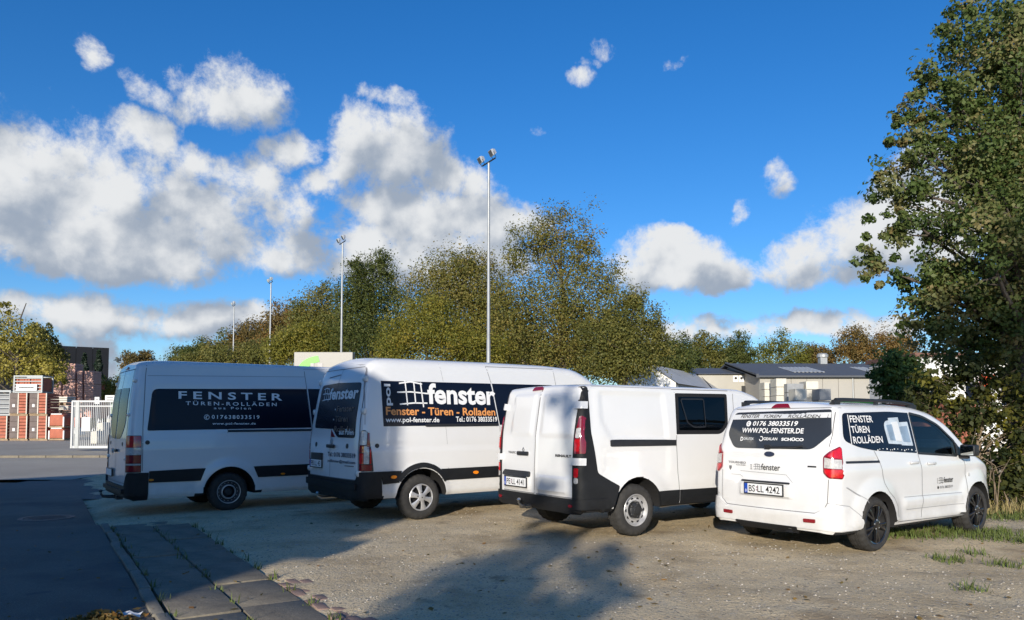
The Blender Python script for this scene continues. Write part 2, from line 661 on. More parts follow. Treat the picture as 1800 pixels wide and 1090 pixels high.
class Van:
    def __init__(s, name, label, S, pos, yaw, group):
        s.S = S
        s.root = empty(name, pos, yaw)
        tag(s.root, label, 'van', group)
        V, F = loft(S)
        s.bvh = BVHTree.FromPolygons([Vector(v) for v in V], F)
        me = meshdata('body', V, F)
        bm = bmesh.new()
        bm.from_mesh(me)
        bmesh.ops.recalc_face_normals(bm, faces=bm.faces)
        bm.to_mesh(me)
        bm.free()
        s.body = add('body', me, s.root, [M['van_white'], M['under'], M['trim']])
        s.hw = sinterp(S['x0'] + S['Rr'] + .05, S['W'], .05)
        s.a2 = S['Rr'] * math.pi / 2

    # --- body cuts
    def cut(s, windows=(), cavity=None, screen=None):
        S = s.S
        if cavity:
            V, F = loft(dict(S, ns=10, nt=5, dx=.25), .055, *cavity)
            boolean(s.body, V, F)
        mb = MB()
        for xw in S['axles']:
            for sd in (-1, 1):
                y0, y1 = sd * (s.hw - S.get('well', .36)), sd * (s.hw + .4)
                n = 40
                poly = [(xw + S['Ra'] * math.cos(2 * math.pi * i / n), S['rw'] + S['Ra'] * math.sin(2 * math.pi * i / n)) for i in range(n)]
                mb.prism(poly, 1, min(y0, y1), max(y0, y1))
        for w in windows:
            p = [tuple(q) for q in rounded(w)]
            for sd in (-1, 1):
                mb.prism(p, 1, min(sd * .45, sd * 1.6), max(sd * .45, sd * 1.6))
        if screen:
            p = [tuple(q) for q in rounded(screen[1])]
            mb.prism(p, 0, screen[0], S['x1'] + 1)
        boolean(s.body, mb.v, mb.f)
        me = s.body.data
        for p in me.polygons:
            c = p.center
            i = 0
            if 'dark_rear' in S and c.x < S['dark_rear'][0] and c.z < S['dark_rear'][1]:
                i = 1
            for xw in S['axles']:
                if math.hypot(c.x - xw, c.z - S['rw']) < S['Ra'] + .002 and abs(c.y) > s.hw - S.get('well', .36) - .02:
                    i = 1
            if p.normal.z < -.6 and c.z < S['zb'] + .08:
                i = 1
            if cavity and i == 0:
                q = s.bvh.find_nearest(c)
                if q[3] is not None and q[3] > .03:
                    i = 2
            p.material_index = i
            p.use_smooth = True
        me.set_sharp_from_angle(angle=R(32))

    # --- unrolled coordinate round the back: right side > rear > left side
    def us(s, x):
        return (s.hw - s.S['Rr']) + s.a2 + (x - s.S['x0'] - s.S['Rr'])

    def project(s, mode, u, v):
        S = s.S
        if mode == 'R':
            o, d = Vector((u, -3, v)), Vector((0, 1, 0))
        elif mode == 'L':
            o, d = Vector((u, 3, v)), Vector((0, -1, 0))
        elif mode == 'B':
            o, d = Vector((S['x0'] - 3, u, v)), Vector((1, 0, 0))
        elif mode == 'F':
            o, d = Vector((S['x1'] + 3, u, v)), Vector((-1, 0, 0))
        elif mode == 'T':
            o, d = Vector((u, v, 5)), Vector((0, 0, -1))
        else:                                    # 'W' wrap
            sg = 1 if u >= 0 else -1
            a = abs(u)
            h = s.hw - S['Rr']
            if a <= h:
                o, d = Vector((S['x0'] - 3, -u, v)), Vector((1, 0, 0))
            elif a < h + s.a2:
                th = (a - h) / s.a2 * math.pi / 2
                c = Vector((S['x0'] + S['Rr'] + sinterp(v, S['lean'], .05), -sg * h, v))
                od = Vector((-math.cos(th), -sg * math.sin(th), 0))
                o, d = c + od * 3, -od
            else:
                o, d = Vector((S['x0'] + S['Rr'] + (a - h - s.a2), -sg * 3, v)), Vector((0, sg, 0))
        hit = s.bvh.ray_cast(o, d, 6)
        if hit[0] is None or hit[1].dot(d) > 0.02 or hit[3] > 3 + s.hw + .5:
            near = s.bvh.find_nearest(o + d * (3 - (0 if mode in 'BFTW' else s.hw)))
            return near[0], near[1]
        return hit[0], hit[1]

    def patch(s, name, mode, pts, m, off=.004, thick=.012, cell=.07, parent=None, label=None, raw=False, smooth=40):
        out = pts if raw else rounded(pts)
        bm = bmesh.new()
        vs = [bm.verts.new((p[0], p[1], 0)) for p in out]
        bm.faces.new(vs)
        bmesh.ops.triangulate(bm, faces=bm.faces[:])
        bmesh.ops.dissolve_limit(bm, angle_limit=.01, verts=bm.verts[:], edges=bm.edges[:]) if False else None
        us_ = [p[0] for p in out]
        vs_ = [p[1] for p in out]
        for ax, lo, hi in ((0, min(us_), max(us_)), (1, min(vs_), max(vs_))):
            n = int((hi - lo) / cell)
            for i in range(1, n + 1):
                t = lo + (hi - lo) * i / (n + 1)
                bmesh.ops.bisect_plane(bm, geom=bm.verts[:] + bm.edges[:] + bm.faces[:],
                                       plane_co=(t, 0, 0) if ax == 0 else (0, t, 0),
                                       plane_no=(1, 0, 0) if ax == 0 else (0, 1, 0), dist=1e-5)
        bmesh.ops.remove_doubles(bm, verts=bm.verts[:], dist=2e-4)
        base = {}
        for v in bm.verts:
            p, n = s.project(mode, v.co.x, v.co.y)
            base[v] = (p, n)
        bm.normal_update()
        be = [e for e in bm.edges if len(e.link_faces) == 1]
        r = bmesh.ops.extrude_edge_only(bm, edges=be)
        newv = [g for g in r['geom'] if isinstance(g, bmesh.types.BMVert)]
        pos = {(round(v.co.x, 5), round(v.co.y, 5)): b for v, b in base.items()}
        for v in newv:
            p, n = pos[(round(v.co.x, 5), round(v.co.y, 5))]
            v.co = p - n * thick
        for v, (p, n) in base.items():
            v.co = p + n * off
        bmesh.ops.recalc_face_normals(bm, faces=bm.faces[:])
        # make sure the outer face looks outwards
        f0 = max((f for f in bm.faces), key=lambda f: f.calc_area())
        vv = f0.verts[0]
        if vv in base and f0.normal.dot(base[vv][1]) < 0:
            bmesh.ops.reverse_faces(bm, faces=bm.faces[:])
        me = bpy.data.meshes.new(name)
        bm.to_mesh(me)
        bm.free()
        return add(name, me, parent or s.root, m, smooth=smooth, label=label)

    def text(s, mode, st, box, m, bold=.0, off=.007, parent=None, spacing=1.0, slant=0.0, vert=False, name='lettering'):
        v, f = text2d(st, bold, spacing, slant)
        u0, u1, v0, v1 = box
        pts = []
        for a, b in v:
            if vert:
                a, b = 1 - b, a
            p, n = s.project(mode, u0 + (u1 - u0) * a, v0 + (v1 - v0) * b)
            pts.append(p + n * off)
        if abs(v1 - v0) < .06 or vert:
            return add(name, meshdata(name, pts, f), parent or s.root, m, kind='stuff')
        # letters big enough to tell apart: one piece each (dots stay with their letter)
        iv = sorted((min(v[i][0] for i in q), max(v[i][0] for i in q)) for q in f)
        cuts = []
        end = -1
        for a, b in iv:
            if a > end + 1e-4:
                cuts.append(a)
            end = max(end, b)
        groups = {}
        for q in f:
            a = min(v[i][0] for i in q)
            groups.setdefault(max(c for c in cuts if c <= a + 1e-6), []).append(q)
        for c in sorted(groups):
            ids = sorted({i for q in groups[c] for i in q})
            mp = {i: j for j, i in enumerate(ids)}
            add('letter', meshdata('letter', [pts[i] for i in ids], [[mp[i] for i in q] for q in groups[c]]), parent or s.root, m)

    def line(s, name, mode, pts, w, m, off=.002, parent=None, closed=False, step=.05):
        P = [Vector(p[:2]) for p in pts]
        if closed:
            P.append(P[0])
        Q = []
        for a, b in zip(P[:-1], P[1:]):
            k_ = max(1, int((b - a).length / step))
            Q += [a + (b - a) * i / k_ for i in range(k_)]
        Q.append(P[-1])
        vs, fs = [], []
        for i, q in enumerate(Q):
            d = (Q[min(i + 1, len(Q) - 1)] - Q[max(i - 1, 0)])
            if closed and i in (0, len(Q) - 1):
                d = Q[1] - Q[-2]
            d.normalize()
            nn = Vector((-d.y, d.x)) * w / 2
            for sg in (-1, 1):
                p, n = s.project(mode, q.x + nn.x * sg, q.y + nn.y * sg)
                vs.append(p + n * off)
        for i in range(len(Q) - 1):
            fs.append((2 * i, 2 * i + 1, 2 * i + 3, 2 * i + 2))
        return add(name, meshdata(name, vs, fs), parent or s.root, m)

    def disc(s, name, mode, u, v, r, m, off=.006, parent=None, rv=None, n=16):
        return s.patch(name, mode, [(u + r * math.cos(2 * math.pi * i / n), v + (rv or r) * math.sin(2 * math.pi * i / n)) for i in range(n)], m, off, .006, 1, parent, raw=True)

    def seams(s, mode, lists, w=.012, m=None, closed=False):
        for l in lists:
            s.line('door_seam', mode, l, w, m or M['seam'], closed=closed)

    def grid_logo(s, mode, u0, u1, v0, v1, m, w, parent, off=.007):
        """the window-frame emblem: two posts, three bowed rails"""
        du, dv = u1 - u0, v1 - v0
        o = []
        for t0, t1 in (((.30, 1.05), (.36, .02)), ((.62, .97), (.66, .10)), ((.87, .98), (.95, -.05))):
            o.append([(u0 + du * t0[0], v0 + dv * t0[1]), (u0 + du * t1[0], v0 + dv * t1[1])])
        o.append([(u0 + du * .08, v0 + dv * .92), (u0 + du * .5, v0 + dv * 1.0), (u0 + du * .93, v0 + dv * .92)])
        o.append([(u0, v0 + dv * .55), (u0 + du * .5, v0 + dv * .58), (u0 + du * 1.18, v0 + dv * .52)])
        o.append([(u0 + du * .08, v0 + dv * .06), (u0 + du * .6, v0 + dv * .12), (u0 + du * 1.1, v0 + dv * .12)])
        for l in o:
            s.line('emblem', mode, l, w, m, off, parent)

    def plate(s, mode_x, yc, zc, txt, tilt=0.0, w=.52, h=.112):
        """licence plate standing on the rear; local frame: faces -x"""
        mb = MB()
        mb.box((0, 0, 0), (.012, w + .03, h + .03))
        pl = mb.build('licence_plate', [M['black']], s.root, (mode_x, yc, zc), bevel=.004)
        mb = MB()
        mb.box((-.008, -.022, 0), (.006, w - .046, h))
        mb.build('plate_face', [M['plate']], pl)
        mb = MB()
        mb.box((-.008, w / 2 - .022, 0), (.006, .044, h))
        mb.build('country_band', [M['eu_blue']], pl)
        y0, y1 = w / 2 - .062, -w / 2 + .03
        if not txt:
            return pl
        v, f = text2d(txt, .012)
        pts = [(-.0125, y0 + (y1 - y0) * a, -h * .36 + h * .72 * b) for a, b in v]
        add('lettering', meshdata('lettering', pts, f), pl, [M['ink']])
        v, f = text2d('D', .02)
        pts = [(-.0125, w / 2 - .012 - .02 * a, -h * .4 + h * .28 * b) for a, b in v]
        add('lettering', meshdata('lettering', pts, f), pl, [M['plate']])
        mb = MB()
        for dz in (.018, -.014):
            mb.lathe([(0, -.002), (.012, -.002), (.012, .002), (0, .002)], 'x', 12, 0, (-.0115, y0 - (y0 - y1) * .265, dz))
        mb.build('seal', [M['seal']], pl)
        return pl

    def handle(s, side, x, z, m, w=.2, h=.035):
        p, n = s.project('R' if side < 0 else 'L', x, z)
        mb = MB()
        mb.box((0, side * .022, 0), (w, .024, h))
        return mb.build('door_handle', [m], s.root, p, bevel=.01, smooth=True)


def wheel(van, x, side, r, width, hub_y, style):
    key = style
    if key not in WHEELS:
        WHEELS[key] = build_wheel(r, width, style)
    src = WHEELS[key]
    w = empty('wheel')
    w.parent = van.root
    w.location = (x, side * hub_y, r)
    if side > 0:
        w.rotation_euler = (0, 0, math.pi)
    turn = {'alloy': .2, 'cover': .3}.get(style, 0) + x
    for nm, me, ms in src:
        o = bpy.data.objects.new(nm, me)
        COL.objects.link(o)
        o.parent = w
        o.rotation_euler = (0, turn if nm != 'tyre' else 0, 0)
    return w


WHEELS = {}


def build_wheel(r, wd, style):
    """outer face looks along -y, centre of the outer face at y=0"""
    out = []

    def fin(nm, mb, ms, smooth=30):
        o = mb.build(nm, ms, smooth=smooth)
        me = o.data
        bpy.data.objects.remove(o)
        out.append((nm, me, ms))
    rim = {'alloy': .225, 'cover': .208, 'steel': .205, 'ring': .205}[style]
    t = MB()
    prof = [(rim - .012, .02), (rim + .005, -.004), (rim + .02, -.012), (rim + (r - rim) * .35, -.016), (rim + (r - rim) * .6, -.014), (r - .03, -.003), (r - .012, .012), (r - .003, .03), (r, .05), (r - .001, .062), (r - .009, .064), (r - .009, .070), (r, .072), (r, wd / 2 - .005),
            (r - .009, wd / 2 - .003), (r - .009, wd / 2 + .003), (r, wd / 2 + .005), (r, wd - .072), (r - .009, wd - .070), (r - .009, wd - .064), (r, wd - .062), (r - .003, wd - .03), (r - .03, wd), (rim, wd)]
    jag = [0, 0, 0, 0, 0, .002, .007, .008, .006, .005, 0, 0, .005, .005, 0, 0, .005, .005, 0, 0, .005, .008, .002, 0]
    t.lathe(prof, 'y', 96, 0, jag=jag)
    fin('tyre', t, [M['tyre']], 25)
    h = MB()
    if style == 'steel':
        h.lathe([(rim + .006, .0), (rim, -.006), (rim - .008, -.004), (rim - .016, .012), (rim - .03, .035), (rim - .04, .04), (.155, .022), (.125, .018), (.115, .03), (.10, .05), (0, .05)], 'y', 48)
        for i in range(10):
            a = 2 * math.pi * i / 10
            c = (.152 * math.cos(a), .0205, .152 * math.sin(a))
            Mx = Matrix.Rotation(-a, 3, 'Y')
            mbv = []
            for j in range(10):
                tt = 2 * math.pi * j / 10
                mbv.append(Vector(c) + Mx @ Vector((.016 * math.cos(tt), 0, .022 * math.sin(tt))))
            h.face([tuple(q) for q in mbv], 1)
        fin('rim', h, [M['silver'], M['hole']])
        h = MB()
        h.lathe([(.102, .045), (.100, -.002), (.085, -.014), (.05, -.02), (.045, -.03), (0, -.032)], 'y', 30)
        for i in range(5):
            a = 2 * math.pi * i / 5
            h.lathe([(.022, .02), (.022, -.012), (.016, -.02), (0, -.021)], 'y', 10, 0, (.088 * math.cos(a), 0, .088 * math.sin(a)))
        fin('hubcap', h, [M['black']])
    elif style == 'ring':
        h.lathe([(rim + .006, .0), (rim, -.006), (rim - .01, -.004)], 'y', 48, 0)
        h.lathe([(rim - .01, -.004), (rim - .02, .03), (rim - .045, .05), (.15, .045), (.128, .03)], 'y', 48, 1)
        h.lathe([(.13, .03), (.125, .0), (.112, -.002), (.104, .02)], 'y', 48, 0)
        h.lathe([(.104, .02), (.09, .09), (0, .09)], 'y', 48, 2)
        for i in range(16):
            a = 2 * math.pi * i / 16
            c = Vector((.172 * math.cos(a), .044, .172 * math.sin(a)))
            Mx = Matrix.Rotation(-a, 3, 'Y')
            h.face([tuple(c + Mx @ Vector(q)) for q in ((-.012, 0, -.012), (.012, 0, -.012), (.012, 0, .012), (-.012, 0, .012))], 0)
        fin('rim', h, [M['silver'], M['steel_dark'], M['hole']])
        h = MB()
        h.lathe([(.075, .09), (.07, .03), (.04, .01), (0, .008)], 'y', 24)
        fin('hubcap', h, [M['black']])
    elif style == 'cover':
        h.lathe([(rim + .006, .0), (rim, -.006), (rim - .012, .0), (rim - .03, .045), (.1, .05), (0, .05)], 'y', 48)
        fin('rim', h, [M['hole']])
        h = MB()
        h.lathe([(rim + .002, -.003), (rim - .008, -.012), (rim - .02, -.006), (rim - .022, .01)], 'y', 48)
        for i in range(6):
            a = 2 * math.pi * i / 6
            Mx = Matrix.Rotation(-a, 3, 'Y')
            n = len(h.v)
            pr = [(.03, .036), (.07, .030), (.12, .034), (.165, .046), (.192, .058)]
            for q, hw_ in pr:
                yq = -.022 + .018 * (q / .192) ** 2
                for dz, yy in ((-hw_, yq + .004), (-hw_ * .55, yq - .006), (hw_ * .55, yq - .006), (hw_, yq + .004)):
                    h.v.append(tuple(Mx @ Vector((q, yy, dz))))
            for k_ in range(len(pr) - 1):
                for j in range(3):
                    h.f.append((n + 4 * k_ + j, n + 4 * k_ + j + 1, n + 4 * k_ + j + 5, n + 4 * k_ + j + 4))
                    h.mi.append(0)
        h.lathe([(.062, .0), (.06, -.03), (.045, -.036), (0, -.036)], 'y', 30)
        for i in range(5):
            a = 2 * math.pi * (i + .5) / 5
            h.lathe([(.01, .0), (.01, -.034), (0, -.034)], 'y', 8, 1, (.075 * math.cos(a), 0, .075 * math.sin(a)))
        h.lathe([(.014, -.036), (.01, -.04), (0, -.04)], 'y', 4, 1)
        fin('hubcap', h, [M['silver'], M['steel_dark']])
    else:
        h.lathe([(rim + .006, .0), (rim, -.006), (rim - .01, -.002), (rim - .02, .05), (rim - .03, .075), (.08, .08), (0, .08)], 'y', 48, 1)
        h.lathe([(rim + .006, -.001), (rim, -.007), (rim - .014, -.001), (rim - .016, .01)], 'y', 48, 0)
        for i in range(5):
            for da in (-.23, .23):
                a = 2 * math.pi * i / 5 + da * .75
                Mx = Matrix.Rotation(-a, 3, 'Y')
                n = len(h.v)
                for q, hw_, yq in ((.03, .013, -.004), (.10, .014, -.012), (.17, .014, -.010), (rim - .008, .019, -.002)):
                    sh = (da * .05) * (1 - q / rim)
                    for dz, yy in ((-hw_, yq + .03), (-hw_, yq + .004), (-hw_ * .6, yq), (hw_ * .6, yq), (hw_, yq + .004), (hw_, yq + .03)):
                        h.v.append(tuple(Mx @ Vector((q, yy, dz - sh))))
                for k_ in range(3):
                    for j in range(5):
                        h.f.append((n + 6 * k_ + j, n + 6 * k_ + j + 1, n + 6 * k_ + j + 7, n + 6 * k_ + j + 6))
                        h.mi.append(0)
        h.lathe([(.066, .02), (.064, -.008), (.05, -.016), (.03, -.018), (0, -.018)], 'y', 30)
        for i in range(5):
            a = 2 * math.pi * (i + .5) / 5
            h.lathe([(.009, .0), (.009, -.016), (0, -.018)], 'y', 8, 2, (.052 * math.cos(a), 0, .052 * math.sin(a)))
        fin('rim', h, [M['alloy'], M['hole'], M['silver']])
    return out


M = {}
M['van_white'] = mat('van_white_paint', (.68, .685, .69), .26, coat=.8, noise=(1.1, .025))
nt_ = M['van_white'].node_tree
pb_ = nt_.nodes['Principled BSDF']
src_ = pb_.inputs['Base Color'].links[0].from_socket
tc_ = nt_.nodes.new('ShaderNodeTexCoord')
sp_ = nt_.nodes.new('ShaderNodeSeparateXYZ')
nt_.links.new(tc_.outputs['Object'], sp_.inputs[0])
dn_ = nt_.nodes.new('ShaderNodeTexNoise')
dn_.inputs['Scale'].default_value = 5
dn_.inputs['Detail'].default_value = 9
dn_.inputs['Roughness'].default_value = .7
nt_.links.new(tc_.outputs['Object'], dn_.inputs['Vector'])
r1_ = nt_.nodes.new('ShaderNodeMapRange')
for i_, v_ in enumerate((.85, .25, 0.0, .30)):
    r1_.inputs[1 + i_].default_value = v_
nt_.links.new(sp_.outputs[2], r1_.inputs[0])
r2_ = nt_.nodes.new('ShaderNodeMapRange')
for i_, v_ in enumerate((.35, .75, .1, 1.0)):
    r2_.inputs[1 + i_].default_value = v_
nt_.links.new(dn_.outputs[0], r2_.inputs[0])
ml_ = nt_.nodes.new('ShaderNodeMath')
ml_.operation = 'MULTIPLY_ADD'
ml_.inputs[2].default_value = .0
nt_.links.new(r1_.outputs[0], ml_.inputs[0])
nt_.links.new(r2_.outputs[0], ml_.inputs[1])
mx_ = nt_.nodes.new('ShaderNodeMix')
mx_.data_type = 'RGBA'
nt_.links.new(ml_.outputs[0], mx_.inputs[0])
nt_.links.new(src_, mx_.inputs[6])
mx_.inputs[7].default_value = (.30, .25, .19, 1)
nt_.links.new(mx_.outputs[2], pb_.inputs['Base Color'])
M['under'] = mat('underbody_black', (.012, .012, .013), .8)
M['trim'] = mat('cabin_trim_grey', (.05, .05, .055), .7)
M['black'] = mat('black_plastic', (.018, .019, .021), .45, noise=(8, .15), bump=(300, .1))
M['bumper'] = mat('grained_black_plastic', (.011, .012, .014), .55, spec=.3, noise=(6, .2), bump=(400, .15))
M['film'] = mat('dark_blue_film', (.005, .008, .019), .2, spec=.22)
M['film_grey'] = mat('tinted_rear_film', (.030, .033, .036), .16, coat=.5)
M['band'] = mat('silver_grey_film', (.60, .61, .62), .4)
M['seam'] = mat('seam_rubber', (.17, .17, .175), .7)
M['seam_soft'] = mat('shallow_seam', (.30, .30, .31), .6)
M['letter'] = mat('white_letters', (.78, .78, .78), .5)
M['letter_grey'] = mat('pale_grey_letters', (.66, .68, .70), .5)
M['letter_dim'] = mat('dull_brown_letters', (.13, .085, .065), .5)
M['orange_letter'] = mat('orange_letters', (.72, .30, .09), .5)
M['ink'] = mat('black_ink', (.015, .015, .017), .5)
M['ink_soft'] = mat('grey_ink', (.16, .16, .17), .4, metal=.3)
M['ink_blue'] = mat('dark_blue_letters', (.02, .028, .06), .5)
M['tyre'] = mat('tyre_rubber', (.028, .027, .026), .8, noise=(14, .35), bump=(220, .25))
M['silver'] = mat('silver_wheel_paint', (.52, .52, .53), .38, metal=.55, noise=(10, .1))
M['steel_dark'] = mat('dark_steel', (.07, .07, .075), .5, metal=.5, noise=(10, .2))
M['alloy'] = mat('gloss_black_alloy', (.012, .012, .013), .16, coat=.7)
M['hole'] = mat('wheel_hole', (.008, .008, .009), .7)
M['red'] = mat('red_lens', (.50, .008, .014), .12, coat=1.0, noise=(25, .25))
M['red_dark'] = mat('dark_red_lens', (.20, .006, .014), .12, coat=1.0)
M['clear'] = mat('clear_lens', (.46, .45, .44), .12, coat=1.0, noise=(30, .3))
M['amber'] = mat('amber_lens', (.85, .25, .015), .2, coat=.8)
M['plate'] = mat('plate_white', (.72, .73, .74), .4)
M['eu_blue'] = mat('plate_blue', (.01, .06, .38), .4)
M['seal'] = mat('plate_seal', (.38, .30, .34), .5)
M['glass'] = glass_mat('dark_window_glass', (.46, .52, .50), .9)
M['glass_clear'] = glass_mat('clear_window_glass', (.70, .76, .73), 1.0)
M['seat'] = mat('dark_seat_fabric', (.022, .023, .027), .85, noise=(20, .3))
M['chrome'] = mat('bare_metal', (.55, .54, .52), .3, metal=1.0)
M['mirror'] = mat('mirror_glass', (.75, .80, .80), .03, metal=1.0)
M['print_pale'] = mat('pale_window_print', (.48, .55, .62), .4, noise=(5, .25))
M['print_mid'] = mat('mid_window_print', (.22, .30, .40), .4, noise=(5, .3))
# ================================================================== the four vans
GROUP = 'white vans parked side by side'


def gz(x, y):
    """height of the site: the road dips behind the long van and the yard rises beyond it"""
    s = -(x * .605 - y * .796)
    t = np.clip((s - 12.2) / 1.0, 0, 1)
    d = -.10 * t * t * (3 - 2 * t)
    t = np.clip((y - 17) / 24, 0, 1)
    u = np.clip((-4 - x) / 5, 0, 1)
    return d + .60 * t * t * (3 - 2 * t) * u * u * (3 - 2 * u)


def gauss(a, s):
    return math.exp(-(a / s) ** 2)


def flare(x, z, axles, rw, r0, r1, h):
    d = 0.0
    for xw in axles:
        q = math.hypot(x - xw, z - rw)
        if q < r1 and z > rw:
            d = max(d, h * min(1, (r1 - q) / (r1 - r0)) ** .8)
    return d


def smooth01(a, b, x):
    t = min(1, max(0, (x - a) / (b - a)))
    return t * t * (3 - 2 * t)


def inbox(x, z, x0, x1, z0, z1, e=.03):
    return smooth01(x0, x0 + e, x) * (1 - smooth01(x1 - e, x1, x)) * smooth01(z0, z0 + e, z) * (1 - smooth01(z1 - e, z1, z))


def lamp(v, name, bands, u0, u1, base_pts, off=.012, left=True):
    """tail lamp wrapped round a rear corner; bands: (z0, z1, material)"""
    for sg in ((1, -1) if left else (1,)):
        base = v.patch(name, 'W', [(sg * p[0], *p[1:]) for p in base_pts], M['black'], off * .5, .02, .05)
        for z0, z1, m, *uu in bands:
            a, b = uu if uu else (u0, u1)
            v.patch('lens', 'W', [(sg * a, z0, .012), (sg * b, z0, .012), (sg * b, z1, .012), (sg * a, z1, .012)], m, off, .02, .05, parent=base)


def mirror_unit(v, side, x, z, m, size=(.10, .20, .26)):
    p, n = v.project('R' if side < 0 else 'L', x, z)
    mb = MB()
    mb.box((.03, side * .05, -.05), (.07, .16, .05))
    mb.box((0, side * (.05 + size[1] / 2), .04), (size[0], size[1], size[2]))
    o = mb.build('side_mirror', [m], v.root, p, bevel=.025, smooth=True)
    mb = MB()
    mb.box((-size[0] / 2 - .003, side * (.05 + size[1] / 2), .04), (.006, size[1] * .82, size[2] * .8))
    mb.build('mirror_glass', [M['mirror']], o, bevel=.002)
    return o


def seat(v, x, y, z=.55, h=.62, head=True):
    mb = MB()
    mb.box((.22, 0, .12), (.48, .46, .16))
    Mx = Matrix.Rotation(-.18, 3, 'Y')
    mb.box((-.05, 0, .12 + h / 2), (.13, .46, h), M=Mx)
    o = mb.build('seat', [M['seat']], v.root, (x, y, z), bevel=.04, smooth=True)
    if head:
        mb = MB()
        mb.box((-.13, 0, .12 + h + .16), (.10, .27, .20), M=Mx)
        mb.tube([(-.10, -.07, h), (-.12, -.07, h + .18)], .008, 6)
        mb.tube([(-.10, .07, h), (-.12, .07, h + .18)], .008, 6)
        mb.build('headrest', [M['seat']], o, bevel=.03, smooth=True)


# ------------------------------------------------------------------ 1 long high-roof van in the shade
def long_van():
    ax = (0.0, 4.0)

    def ds(x, z):
        d = flare(x, z, ax, .345, .50, .60, .028)
        d -= .009 * gauss(z - 1.205, .018) + .006 * gauss(z - 2.44, .02)
        d -= .010 * inbox(x, z, -1.31, 1.50, 1.42, 2.24, .05)
        d += .012 * smooth01(1.36, 1.2, z) * smooth01(.5, .8, z)
        return d
    S = dict(x0=-1.66, x1=5.1, Rr=.12, Rf=.3, zb=.30, rc=.13, axles=ax, Ra=.455, rw=.345, well=.40, crown=.035,
             top=[(-1.7, 2.60), (-1.45, 2.64), (-1.1, 2.665), (0, 2.68), (3.3, 2.70), (3.75, 2.62), (4.5, 1.42), (4.9, 1.2), (5.1, .85)],
             W=[(-1.7, .96), (-1.2, .985), (4, .985), (4.6, .93), (5.1, .66)],
             inset=[(0, .03), (.5, .0), (1.25, .0), (1.45, .015), (2.2, .085), (2.6, .15)],
             lean=[(0, 0), (1.3, 0.0), (2.0, .05), (2.7, .16)], dside=ds, floor=.6, dark_rear=(-1.36, .48))
    v = Van('panel_van', 'long white high-roof van in shade with FENSTER on its dark window band', S, (-5.672, 14.137, -.10), R(37.5), GROUP)
    v.cut()
    us = v.us
    # glazed bands with the lettering
    band = v.patch('side_window', 'R', [(-1.29, 2.165, .10), (1.445, 2.235, .01), (1.522, 1.489, .01), (-1.37, 1.45, .03)], M['film'], .005)
    v.patch('side_window', 'R', [(1.475, 2.237, .01), (2.75, 2.26, .10), (2.80, 1.5, .05), (1.55, 1.489, .01)], M['film'], .005)
    v.patch('side_window', 'L', [(-1.29, 2.165, .10), (2.75, 2.25, .1), (2.80, 1.49, .05), (-1.37, 1.45, .03)], M['film'], .005)
    L = M['letter']
    v.text('R', 'FENSTER', (-.875, .965, 2.00, 2.135), L, .02, parent=band, spacing=1.5)
    v.text('R', 'TÜREN-ROLLÄDEN', (-.757, .857, 1.893, 1.972), L, .012, parent=band, spacing=1.45)
    v.text('R', 'aus Polen', (-.282, .374, 1.826, 1.87), L, .012, parent=band, spacing=1.5)
    v.text('R', '017638033519', (-.32, .529, 1.652, 1.722), L, .015, parent=band, spacing=1.3)
    v.text('R', 'www.pol-fenster.de', (-.309, .460, 1.535, 1.59), L, .015, parent=band, spacing=1.1)
    ci = [(-.405 + .042 * math.cos(2 * math.pi * i / 20), 1.682 + .042 * math.sin(2 * math.pi * i / 20)) for i in range(20)]
    v.line('phone_emblem', 'R', ci, .009, L, .007, band, closed=True, step=.02)
    v.line('phone_emblem', 'R', [(-.39, 1.706), (-.415, 1.695), (-.42, 1.672), (-.40, 1.655)], .014, L, .007, band, step=.02)
    for sd in ('R', 'L'):
        v.patch('sliding_door_rail', sd, [(-.044, 1.415, .01), (1.53, 1.425), (1.53, 1.462), (-.044, 1.452, .01)], M['black'], .012)
        v.patch('side_stripe', sd, [(-1.33, .575), (-.50, .570), (-.42, .785), (-.60, .785), (-1.33, .768)], M['bumper'], .014, .02)
        v.patch('side_stripe', sd, [(.505, .585), (3.45, .60), (3.45, .80), (.60, .79), (.42, .785)], M['bumper'], .014, .02)
        for x in (-1.30, .963, 2.6):
            v.disc('side_marker', sd, x, .632 if x > 0 else .622, .042, M['amber'], .03, rv=.018)
        v.seams(sd, [[(-1.436, .77), (-1.436, 1.5), (-1.40, 2.35), (-1.37, 2.62)], [(1.535, .60), (1.541, 1.4), (1.45, 2.25), (1.413, 2.62)],
                     [(2.83, .60), (2.83, 1.4), (2.78, 2.62)], [(-.044, 1.40), (-.044, 1.47)]])
        v.seams(sd, [[(1.42, 2.62), (2.78, 2.64)], [(-1.36, 2.39), (1.42, 2.47)]], .009, M['seam_soft'])
        v.disc('fuel_cap' if sd == 'R' else 'lock', sd, -1.365, 1.252, .036, M['black'], .006)
        v.handle(-1 if sd == 'R' else 1, 2.65, 1.12, M['black'])
        v.patch('front_window', sd, [(2.95, 1.42, .05), (2.95, 2.10, .08), (3.72, 2.05, .1), (4.25, 1.42, .05)], M['film'], .005)
    for sd in (-1, 1):
        mirror_unit(v, sd, 4.1, 1.5, M['black'], (.12, .22, .34))
    v.patch('windscreen', 'F', [(-.82, 1.46, .08), (.82, 1.46, .08), (.74, 2.45, .12), (-.74, 2.45, .12)], M['film'], .006)
    v.patch('grille', 'F', [(-.5, .75, .05), (.5, .75, .05), (.5, 1.0, .05), (-.5, 1.0, .05)], M['black'], .006)
    v.patch('front_bumper', 'F', [(-.6, .32, .05), (.6, .32, .05), (.6, .62, .05), (-.6, .62, .05)], M['bumper'], .02)
